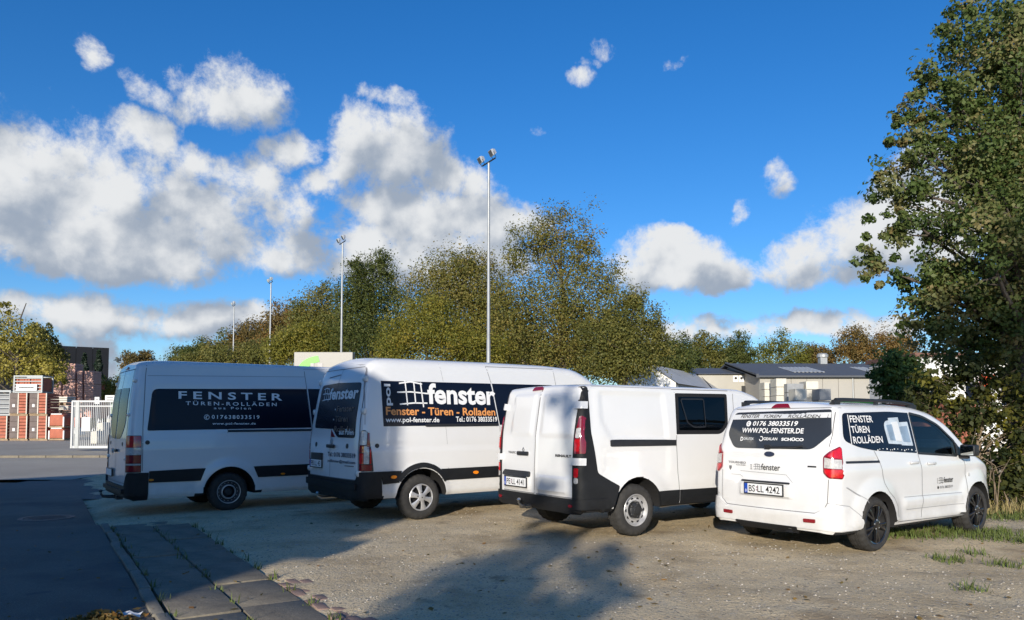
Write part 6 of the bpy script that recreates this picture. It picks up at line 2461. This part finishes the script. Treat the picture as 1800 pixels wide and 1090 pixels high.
# ------------------------------------------------------------------ sign box with the green arc, brick-red container
Y = 33
a, b = at(517, 619, Y), at(620, 616, Y)
h = empty('sign_box', ((a.x + b.x) / 2, Y, 0))
tag(h, 'beige advertising board with a bright green arc above the shaded van', 'sign')
w = b.x - a.x
mb = MB()
mb.box((0, .25, a.z - 1.0), (w, .5, 2.0))
mb.build('board', [M['sign_beige']], h, bevel=.02)
for s in (-1, 1):
    mb = MB()
    mb.box((s * w * .35, .25, (a.z - 2) / 2), (.16, .16, a.z - 2))
    mb.build('post', [M['mast']], h)
k_ = Y / 1300
pts = []
cxa, cza = at(566, 652, Y).x - h.location.x, at(566, 652, Y).z
outer = [(cxa - 42 * k_ + 0 * k_, cza + 8 * k_)]
arc_o = [(math.radians(t), 41) for t in range(172, 92, -8)]
po = [(cxa + 41 * k_ * math.cos(t) * 1.05, cza + 27 * k_ * math.sin(t)) for t, _ in arc_o]
pi_ = [(cxa + 33 * k_ * math.cos(t) * .78, cza + 15 * k_ * math.sin(t) + 1 * k_) for t, _ in arc_o][::-1]
mb = MB()
mb.prism(po + pi_, 1, -.02, -.002)
mb.build('green_arc', [M['sign_green']], h)
for px, wd in ((549, 6), (563, 9)):
    c = at(px, 641, Y)
    mb = MB()
    mb.box((c.x - h.location.x, -.012, c.z - .15), (wd * k_, .02, .42))
    mb.build('lettering', [M['ink_soft']], h)
c0, c1 = at(492, 636, 30), at(513, 636, 30)
h = empty('brick_pack', ((c0.x + c1.x) / 2, 30, 0))
tag(h, 'orange-red brick pack peeping over the shaded van beside the sign', 'brick pack')
mb = MB()
for i in range(5):
    mb.box((0, 0, .35 + i * (c0.z - .15) / 5), (c1.x - c0.x, .9, (c0.z - .15) / 5 - .02))
mb.build('bricks', [M['tile_red']], h)
mb = MB()
mb.box((0, 0, .07), (c1.x - c0.x + .1, 1.0, .12))
mb.build('wooden_pallet', [M['wood']], h)

# ------------------------------------------------------------------ left: dark hall, conifers, birches
Y = 95
a, b = at(100, 612, Y), at(192, 612, Y)
h = empty('black_hall', (b.x, Y, 0), R(31))
tag(h, 'black box-shaped hall behind the brick stacks on the left', 'hall')
n = 12
wl = 22.0
for i in range(n):
    mb = MB()
    mb.box((-wl + wl * (i + .5) / n, 0, a.z / 2), (wl / n - .04, .3, a.z))
    mb.build('wall_panel', [M['clad_dark']], h)
mb = MB()
mb.box((-wl / 2, 7.2, a.z / 2 - .1), (wl - .1, 14, a.z - .1))
mb.build('wall', [M['clad_dark']], h)


def conifer(lab, px, top, wpx, Y, seed):
    r = np.random.default_rng(seed)
    t = at(px, top, Y)
    zb = .5
    root = empty('conifer', (t.x, Y, zb))
    tag(root, lab, 'tree', 'conifers before the black hall')
    hgt = t.z - zb
    w = wpx / 2 * Y / 1300
    n = 4200
    f = r.random(n) ** .75
    layer = .75 + .25 * np.sin(f * 40)
    rad = w * (1 - f) * layer * r.random(n) ** .45 + .05
    an = r.random(n) * 6.28
    C = np.stack([np.cos(an) * rad, np.sin(an) * rad, hgt * (.06 + .94 * f) - rad * .25], -1)
    od = np.stack([np.cos(an), np.sin(an), -.3 + 0 * an], -1)
    V, F = leaves(C, od, .28, r, aspect=.4)
    scatter_mesh('crown', V, F, M['needle'], parent=root, tint=r.random(n))
    mb = MB()
    mb.tube([(0, 0, -.1), (0, 0, hgt * .95)], [.14, .02], 8)
    mb.build('trunk', [M['bark']], root)


conifer('bluish conifer left of the pair before the black hall', 149, 622, 62, 62, 2)
conifer('darker conifer right of the pair before the black hall', 174, 616, 58, 60, 3)
tree('birch_tree', 'yellow birch leaning in from the left edge over the brick stacks', (at(20, 740, 46).x, 46, .55),
     pxblobs([(15, 580, 34, 50), (40, 600, 32, 45), (10, 640, 45, 45), (55, 640, 34, 36), (20, 550, 20, 26), (-40, 600, 50, 70), (85, 650, 30, 22), (110, 665, 30, 14), (60, 665, 40, 18)], 46, .9),
     11000, .16, M['lf_birch'], .2, None, 41, clump=.24, limbs=34, shell=1.7, mean=-.12)
tree('dense_tree', 'greener tree right of the yellow birch before the black hall', (at(82, 740, 52).x, 52, .55),
     pxblobs([(72, 590, 22, 24), (88, 610, 22, 24), (70, 630, 34, 30), (100, 625, 16, 20), (50, 600, 20, 26)], 52, .9),
     6500, .19, M['lf_olive'], .18, None, 42, clump=.24, limbs=18, shell=1.9, mean=-.02)

# ------------------------------------------------------------------ yard: tile and brick stacks
def zat(x, y):
    return float(gz(x, y))


YS = 40.0
kS = YS / 1300


def tile_stack(lab, xa, xb, ytop, ybot, split, Y=YS, depth=1.1):
    """wooden pallet carrying a grey block and red courses"""
    a, b = at(xa, ybot, Y), at(xb, ytop, Y)
    r_ = empty('tile_stack', ((a.x + b.x) / 2, Y + depth / 2, a.z))
    tag(r_, lab, 'tile stack', 'tile stacks in the yard')
    w, hh = b.x - a.x, b.z - a.z
    mb = MB()
    for y in (-.4, 0, .4):
        mb.box((0, y * depth, .05), (w, .1, .09))
    mb.box((0, 0, .115), (w, depth, .03))
    mb.build('wooden_pallet', [M['wood']], r_)
    z0 = .14
    s = -w / 2 + w * split
    if split > 0:
        n = 4
        for i in range(n):
            mb = MB()
            mb.box(((-w / 2 + s) / 2, 0, z0 + (hh - z0) * (i + .5) / n), (s + w / 2 - .03, depth, (hh - z0) / n - .012))
            mb.build('tile_course', [M['tile_grey']], r_)
        mb = MB()
        mb.box(((-w / 2 + s) / 2, -depth / 2 - .006, hh * .45), (.13, .012, .16))
        mb.build('paper_label', [M['foil']], r_)
    n = 7
    for i in range(n):
        mb = MB()
        mb.box(((s + w / 2) / 2 + random.uniform(-.02, .02), random.uniform(-.03, 0), z0 + (hh - z0) * (i + .5) / n), (w / 2 - s - .02, depth, (hh - z0) / n - .03))
        mb.build('tile_course', [M['tile_red']], r_)
    for x in (s + .02, w / 2 - .015):
        mb = MB()
        mb.box((x, -depth / 2 - .02, hh / 2 + .05), (.05, .05, hh - .1))
        mb.build('edge_strip', [M['slabs']], r_)
    return r_


tile_stack('red tile stack cut by the left edge, in the lower row', -20, 13.5, 731, 775, 0)
tile_stack('lower grey and red tile stack, left of the two', 15.5, 48.5, 731, 775, .5)
tile_stack('lower grey and red tile stack, next to the red brick bags', 50.5, 83, 731, 775, .48)
tile_stack('upper grey and red tile stack, carrying part of the cage with the banner', 15.5, 48.5, 691, 731, .5)
tile_stack('upper grey and red tile stack, rightmost under the cage', 50.5, 83, 691, 731, .5)


def cage(lab, xa, xb, yt, yb, Y, red, banner):
    a, b = at(xa, yb, Y), at(xb, yt, Y)
    w, hh, d = b.x - a.x, b.z - a.z, 1.0
    r_ = empty('steel_cage', ((a.x + b.x) / 2, Y + d / 2, a.z))
    tag(r_, lab, 'steel cage')
    mb = MB()
    t = .07
    for sx_ in (-1, 1):
        for sy_ in (-1, 1):
            mb.box((sx_ * (w / 2 - t / 2), sy_ * (d / 2 - t / 2), hh / 2), (t, t, hh))
    for z in (t / 2, hh - t / 2):
        for sy_ in (-1, 1):
            mb.box((0, sy_ * (d / 2 - t / 2 - .002), z), (w - 2 * t, t - .01, t))
        for sx_ in (-1, 1):
            mb.box((sx_ * (w / 2 - t / 2 - .002), 0, z), (t - .01, d - 2 * t, t))
    mb.build('frame', [M['cage']], r_)
    n = 5
    for i in range(n):
        mb = MB()
        mb.box((0, -d / 2 + .02, hh * (i + .7) / (n + .6)), (w - 2 * t, .02, .045))
        mb.build('rail', [M['cage']], r_)
    if red:
        for i in range(9):
            mb = MB()
            mb.box((-w / 2 + t + (w - 2 * t) * (i + .5) / 9, 0, hh * .45), ((w - 2 * t) / 9 - .02, d * .8, hh * .8), rz=random.uniform(-.06, .06))
            mb.build('roof_tile', [M['tile_red']], r_)
    else:
        mb = MB()
        mb.box((0, .05, hh * .42), (w - .2, d * .75, hh * .8))
        mb.build('load', [M['slabs_grey']], r_)
    if banner:
        mb = MB()
        mb.box((-.05, -d / 2 - .03, .28), (w * .72, .03, .36))
        bn = mb.build('banner', [M['foil']], r_)
        mb = MB()
        mb.tube([(-.05 + w * .5 * (q / 12 - .5), -d / 2 - .05, .28 + (.05 if q < 2 else .018) * math.sin(q * 2.4)) for q in range(13)], .022, 5)
        mb.build('banner_print', [M['ink']], bn)
    return r_


cage('grey steel cage of red roof tiles with a white banner, on the tile stacks', 23, 75, 660, 690.5, YS, True, True)
cage('grey steel cage cut by the left edge, on the red tile stack', -30, 19, 686, 730.5, YS + 1.2, False, False)


def brick_bag(lab, xa, xb, yt, yb, Y):
    a, b = at(xa, yb, Y), at(xb, yt, Y)
    w, hh = b.x - a.x, b.z - a.z
    r_ = empty('brick_pack', ((a.x + b.x) / 2, Y + .5, a.z))
    tag(r_, lab, 'brick pack', 'red wrapped brick packs')
    mb = MB()
    mb.prism([(-w / 2, .1), (w / 2, .1), (w / 2, hh * .75), (w * .36, hh), (-w * .40, hh), (-w / 2, hh * .7)], 1, -.5, .5)
    mb.build('wrapping', [M['tile_red']], r_, bevel=.06, smooth=True)
    mb = MB()
    for x in (-w / 2 + .02, w / 2 - .02):
        mb.box((x, -.51, hh * .42), (.07, .04, hh * .7))
    mb.box((0, -.51, hh - .03), (w * .7, .04, .06))
    mb.build('foil_edge', [M['foil']], r_)
    mb = MB()
    mb.box((0, 0, .045), (w, 1.0, .085))
    mb.build('wooden_pallet', [M['wood']], r_)


brick_bag('lower red wrapped brick pack right of the tile stacks', 85.5, 113, 752, 774, YS)
brick_bag('upper red wrapped brick pack on top of the other', 85.5, 113, 727, 752, YS)
a, b = at(114, 765, YS + .6), at(133, 733, YS + .6)
h = empty('foil_pack', ((a.x + b.x) / 2, YS + 1.1, a.z))
tag(h, 'red and white foil pack half hidden by the white gate', 'foil pack')
w, hh = b.x - a.x, b.z - a.z
mb = MB()
mb.box((0, 0, hh * .70), (w, .9, hh * .55))
mb.build('red_wrap', [M['red_sign']], h, bevel=.04)
mb = MB()
mb.box((0, 0, hh * .2), (w, .9, hh * .42))
mb.build('white_wrap', [M['foil']], h, bevel=.04)
mb = MB()
mb.box((0, -.46, hh * .7), (w * .12, .04, hh * .5))
mb.build('white_strip', [M['foil']], h)

k2 = 52 / 1300
PS = 'pink brick packs stacked high'
lab2 = {}
for xa, xb, ys in ((92, 108.5, (638.5, 667, 695)), (109.5, 133, (638.5, 667, 695)), (134.5, 145.5, (651.5, 675, 698)), (147, 165, (651.5, 675, 698))):
    for j in range(3):
        yt = ys[j]
        yb = ys[j + 1] if j < 2 else 735
        a, b = at(xa, yb - .4, 52), at(xb, yt + .4, 52)
        w, hh = b.x - a.x, b.z - a.z
        nm = {0: 'topmost', 1: 'middle', 2: 'lowest'}[j]
        wh = {92: 'half hidden behind the birch', 109.5: 'right of the birch', 134.5: 'narrow one beside the taller pack column', 147: 'at the right end before the conifers'}[xa]
        r_ = empty('brick_pack', ((a.x + b.x) / 2, 52.5, a.z))
        tag(r_, '%s pink brick pack, %s' % (nm, wh), 'brick pack', PS)
        n = 6
        for i in range(n):
            mb = MB()
            mb.box((0, 0, hh * (i + .5) / n), (w - .05, 1.0, hh / n - .012))
            mb.build('brick_course', [M['pink_wrap']], r_)
a, b = at(168, 735, 56), at(184, 676, 56)
h = empty('tile_stack', ((a.x + b.x) / 2, 56.5, a.z))
tag(h, 'ribbed red tile stack between the pink packs and the yellow shrub', 'tile stack')
for i in range(7):
    mb = MB()
    mb.box(((b.x - a.x) * ((i + .5) / 7 - .5), 0, (b.z - a.z) / 2), ((b.x - a.x) / 7 - .03, .9, b.z - a.z))
    mb.build('tile_row', [M['tile_red']], h)
mb = MB()
mb.box((.1, 0, b.z - a.z + .22), (.42, .6, .40))
mb.build('top_block', [M['pink_wrap']], h)

# grey stone racks behind the bags
for lab, xa, xb, yt, yb in (('weathered stone trough pallet behind the upper red brick pack', 86, 118, 697, 712), ('weathered stone trough pallet under the other, above the brick packs', 86, 120, 713, 724)):
    a, b = at(xa, yb, 45), at(xb, yt, 45)
    w, hh = b.x - a.x, b.z - a.z
    h = empty('stone_rack', ((a.x + b.x) / 2, 45.5, a.z))
    tag(h, lab, 'stone rack', 'stone racks in the yard')
    for i in range(3):
        mb = MB()
        mb.box((random.uniform(-.04, .04), 0, hh * (.3 + .7 * (i + .5) / 3)), (w * .97, .9, hh * .7 / 3 - .02))
        mb.build('stone_slab', [M['slabs']], h, bevel=.02)
    mb = MB()
    for x in (-.35, 0, .35):
        mb.box((x * w, 0, hh * .12), (.14, .9, hh * .24))
    mb.build('wooden_pallet', [M['wood']], h)
a, b = at(86, 775, 46), at(122, 725, 46)
h = empty('dark_rack', ((a.x + b.x) / 2, 46, zat(a.x, 46)))
tag(h, 'dark shelving rack carrying the stone trough pallets', 'rack')
hh = at(100, 725, 46).z - zat(a.x, 46)
mb = MB()
for x in (-.5, .5):
    for y in (0, 1.0):
        mb.box((x * (b.x - a.x), y - .5, hh / 2), (.1, .1, hh))
mb.box((0, 0, hh - .05), (b.x - a.x, 1.1, .1))
mb.box((0, 0, hh * .5), (b.x - a.x, 1.1, .1))
mb.build('frame', [M['black']], h)
mb = MB()
mb.box((0, .1, hh * .25), ((b.x - a.x) * .9, .8, hh * .45))
mb.build('load', [M['film_grey']], h, bevel=.05)

# pale bags and bundles behind the gate
r = np.random.default_rng(8)
for i, (px, yt, wpx, lab) in enumerate(((172, 757, 13, 'pale bag low behind the gate bars on the left'), (182, 742, 14, 'pale bag standing behind the middle of the gate'), (193, 752, 12, 'pale bag behind the gate near the shaded van'), (199, 735, 13, 'tall pale bag partly covered by the shaded van'))):
    Yb = 36 + .5 * i
    t = at(px, yt, Yb)
    zb = zat(t.x, Yb)
    h = empty('bulk_bag', (t.x, Yb, zb))
    tag(h, lab, 'bulk bag', 'pale bags behind the gate')
    w = wpx * Yb / 1300
    mb = MB()
    hh = t.z - zb
    mb.prism([(-w / 2, 0), (w / 2, 0), (w * .53, hh * .4), (w * .46, hh), (-w * .44, hh * .96), (-w * .54, hh * .5)], 1, -.35, .35)
    mb.build('bag', [M['slabs']], h, bevel=.08, smooth=True)
    mb = MB()
    for s in (-1, 1):
        mb.tube([(s * w * .3, -.3, hh * .95), (s * w * .25, -.25, hh + .16), (s * w * .12, -.2, hh + .02)], .025, 6)
    mb.build('loop', [M['foil']], h)
for px, yt, wpx, lab in ((171, 698, 8, 'small white sign post left behind the gate'), (194, 695, 17, 'white sign board on a post behind the gate beside the van')):
    t = at(px, yt, 37)
    h = empty('yard_sign', (t.x, 37, zat(t.x, 37)))
    tag(h, lab, 'sign', 'white signs behind the gate')
    hh = t.z - zat(t.x, 37)
    w = wpx * 37 / 1300
    mb = MB()
    mb.box((0, 0, hh - .17), (w, .05, .34))
    bd_ = mb.build('board', [M['white_wall']], h)
    for q in range(2):
        mb = MB()
        mb.box((0, -.03, hh - .11 - .12 * q), (w * .6, .01, .05))
        mb.build('print', [M['ink_soft']], bd_)
    mb = MB()
    mb.tube([(0, .04, 0), (0, .04, hh - .1)], .035, 8)
    mb.build('post', [M['mast']], h)

# ------------------------------------------------------------------ white bar gate
YG = 31.0
a, b = at(124.5, 788, YG), at(236, 790, YG - .6)
tp = at(124.5, 704, YG)
g = empty('bar_gate', (a.x, YG, a.z))
tag(g, 'white steel bar gate standing open by the yard entrance', 'gate')
w, hh = b.x - a.x, tp.z - a.z
for nm, z, t in (('top_rail', hh - .035, .07), ('upper_rail', hh - .24, .05), ('bottom_rail', .05, .10)):
    mb = MB()
    mb.box((w / 2, 0, z), (w, .05, t))
    mb.build(nm, [M['gate_white']], g)
mb = MB()
mb.box((0, 0, 0), (.019, .019, hh - .34))
bar0 = None
n = 36
for i in range(n):
    x = .10 + (w - .15) * i / (n - 1)
    if bar0 is None:
        bar0 = mb.build('bar', [M['gate_white']], g)
        o = bar0
    else:
        o = bar0.copy()
        COL.objects.link(o)
    o.location = (x, 0, .10 + (hh - .365) / 2)
mb = MB()
mb.box((0, 0, 0), (.018, .018, .15))
bar1 = None
for i in range(n):
    x = .10 + (w - .15) * i / (n - 1)
    if bar1 is None:
        bar1 = mb.build('short_bar', [M['gate_white']], g)
        o = bar1
    else:
        o = bar1.copy()
        COL.objects.link(o)
    o.location = (x, 0, hh - .142)
for x, ww in ((.03, .07), (.24, .16)):
    mb = MB()
    mb.box((x, 0, hh / 2 - .02), (ww, .09, hh - .04))
    mb.build('post', [M['gate_white'] if x < .1 else M['mast']], g)
mb = MB()
mb.box((.63, -.04, hh * .50), (.34, .02, .58))
mb.build('notice_board', [M['white_wall']], g)

# ------------------------------------------------------------------ behind the camera: the house and the young tree that shade the lot
SUN_DIR2 = Vector((.242, .970))
SUN_R2 = Vector((.970, -.242))


def us2(u, s):
    return Vector((SUN_R2.x * u + SUN_DIR2.x * s, SUN_R2.y * u + SUN_DIR2.y * s, 0))


TAN = math.tan(SUN_EL)
s_f = -6.0
U0, UM, U1 = -18.9, -10.6, -4.37
zsh = lambda v: v - s_f * TAN
yaw_h = math.atan2(SUN_DIR2.y, SUN_DIR2.x) - math.pi / 2
o0 = us2(UM, s_f)
h = empty('gabled_house', (o0.x, o0.y, 0), yaw_h)
tag(h, 'rendered house with a gable behind the camera that shades the drive', 'house')
zl, zm, zr_ = zsh(4.15), zsh(7.75), zsh(4.80)
mb = MB()
mb.prism([(U0 - UM, 0), (U1 - UM, 0), (U1 - UM, zr_), (0, zm), (U0 - UM, zl)], 1, -12, 0)
mb.build('wall', [M['cream_wall']], h)
for s, xe, ze_ in ((1, U1 - UM + .05, zr_ - .02), (-1, U0 - UM - .05, zl - .02)):
    mb = MB()
    mb.face([(0, -12.2, zm + .05), (xe, -12.2, ze_ + .05), (xe, .0, ze_ + .05), (0, .0, zm + .05)])
    mb.face([(0, -12.2, zm - .05), (xe, -12.2, ze_ - .05), (xe, .0, ze_ - .05), (0, .0, zm - .05)])
    mb.build('roof', [M['roof_tile']], h)
for i in range(4):
    for j in range(2):
        mb = MB()
        mb.box((-6.0 + i * 3.4, .01, 1.7 + 2.8 * j), (1.2, .06, 1.4))
        wd_ = mb.build('window', [M['white_wall']], h)
        mb = MB()
        mb.box((-6.0 + i * 3.4, .05, 1.7 + 2.8 * j), (1.0, .03, 1.2))
        mb.build('pane', [M['film']], wd_)
mb = MB()
mb.box((U1 - UM + .20, -.3, zsh(2.28)), (.44, .5, .28))  # unseen box added to the house for the jog in its shadow edge
mb.build('shadow_block', [M['black']], h, bevel=.04)

sT = -13.0
zt_ = lambda v: v - sT * TAN
bl = []
for u, v, ru, rv in ((-1.65, .6, 1.15, 1.1), (-1.9, 1.6, .85, .6), (-1.2, 1.7, .65, .5), (-1.75, 2.2, .6, .45), (-.75, 1.2, .45, .45), (-2.05, 2.8, .32, .45), (-1.92, 3.3, .30, .4), (-1.78, 3.75, .28, .4), (-1.64, 4.2, .27, .4), (-1.5, 4.7, .25, .4), (-.75, 1.9, .4, .25), (-1.0, 2.2, .4, .25)):
    p = us2(u, sT)
    bl.append((p.x, p.y, zt_(v), ru, ru, rv))
b0_ = us2(-1.8, sT)
tp_ = us2(-1.5, sT)
tree('young_tree', 'slender young tree behind the camera casting the dappled shadow', (b0_.x, b0_.y, 0), bl, 7500, .12, M['lf_olive'], .25, None, 51, clump=.24, limbs=40, top=(tp_.x, tp_.y, zt_(4.9)), shell=2.0)

sT = -10.0  # unseen tree, added to shade the lower oak and the thicket
bl = []
for u, v, ru, rv in ((5.4, 7.2, 1.5, 1.0), (6.4, 6.6, 1.3, 1.1), (4.6, 6.9, .9, .8), (7.2, 7.4, 1.3, 1.2), (5.8, 8.2, 1.0, .6), (6.8, 5.4, .9, .8)):
    p = us2(u, sT)
    bl.append((p.x, p.y, v - sT * TAN, ru, ru, rv))
b0_ = us2(6.3, sT)
tree('tall_tree', 'unseen tall tree added behind the camera to shade the lower oak crown', (b0_.x, b0_.y, 0), bl, 9000, .13, M['lf_olive'], .2, None, 52, clump=.24, limbs=40, top=(b0_.x, b0_.y, 9.5), shell=2.2)

# ------------------------------------------------------------------ leaf heap and litter at the near left edge
h = empty('leaf_heap', (-3.10, 5.74, float(gz(-3.1, 5.74))))
tag(h, 'small heap of dead leaves with a scrap of white plastic by the kerb', 'leaf heap')
r = np.random.default_rng(12)
n = 260
C = np.stack([r.normal(0, .13, n), r.normal(-.12, .07, n), np.zeros(n)], -1)
C[:, 2] = .06 * np.exp(-(C[:, 0] / .2) ** 2 - ((C[:, 1] + .05) / .14) ** 2) * r.random(n) + .01
V, F = leaves(C, np.zeros((n, 3)), .055, r)
scatter_mesh('dead_leaves', V, F, M['lf_rust'], parent=h, tint=r.random(n))
mb = MB()
n0 = 7
pts = []
for i in range(n0):
    for j in range(5):
        pts.append((.05 + .035 * i + .01 * math.sin(j * 2), -.06 + .035 * j, .03 + .012 * math.sin(i * 1.7 + j) + .008 * math.cos(j * 2.3)))
for i in range(n0 - 1):
    for j in range(4):
        mb.face([pts[i * 5 + j], pts[(i + 1) * 5 + j], pts[(i + 1) * 5 + j + 1], pts[i * 5 + j + 1]])
mb.build('plastic_scrap', [M['foil']], h, smooth=True)

r = np.random.default_rng(15)
n = 260
y = 5.0 + 7.5 * r.random(n) ** 1.3
x = (r.random(n) * 2 - 1) * y * .75
C = np.stack([x, y, dirt_z(x, y) + .015], -1)
t_, n_ = ktn(x, y)
C[n_ < 1.2, 2] = gz(x, y)[n_ < 1.2] + .02
V, F = leaves(C, np.zeros((n, 3)), .06, r)
V.reshape(-1, 4, 3)[:, :, 2] = (V.reshape(-1, 4, 3)[:, :, 2] - C[:, None, 2]) * .35 + C[:, None, 2]
o = scatter_mesh('fallen_leaves', V, F, M['lf_rust'], tint=r.random(n))
tag(o, 'scattered dead leaves lying on the lot and the drive', 'leaves', kind='stuff')
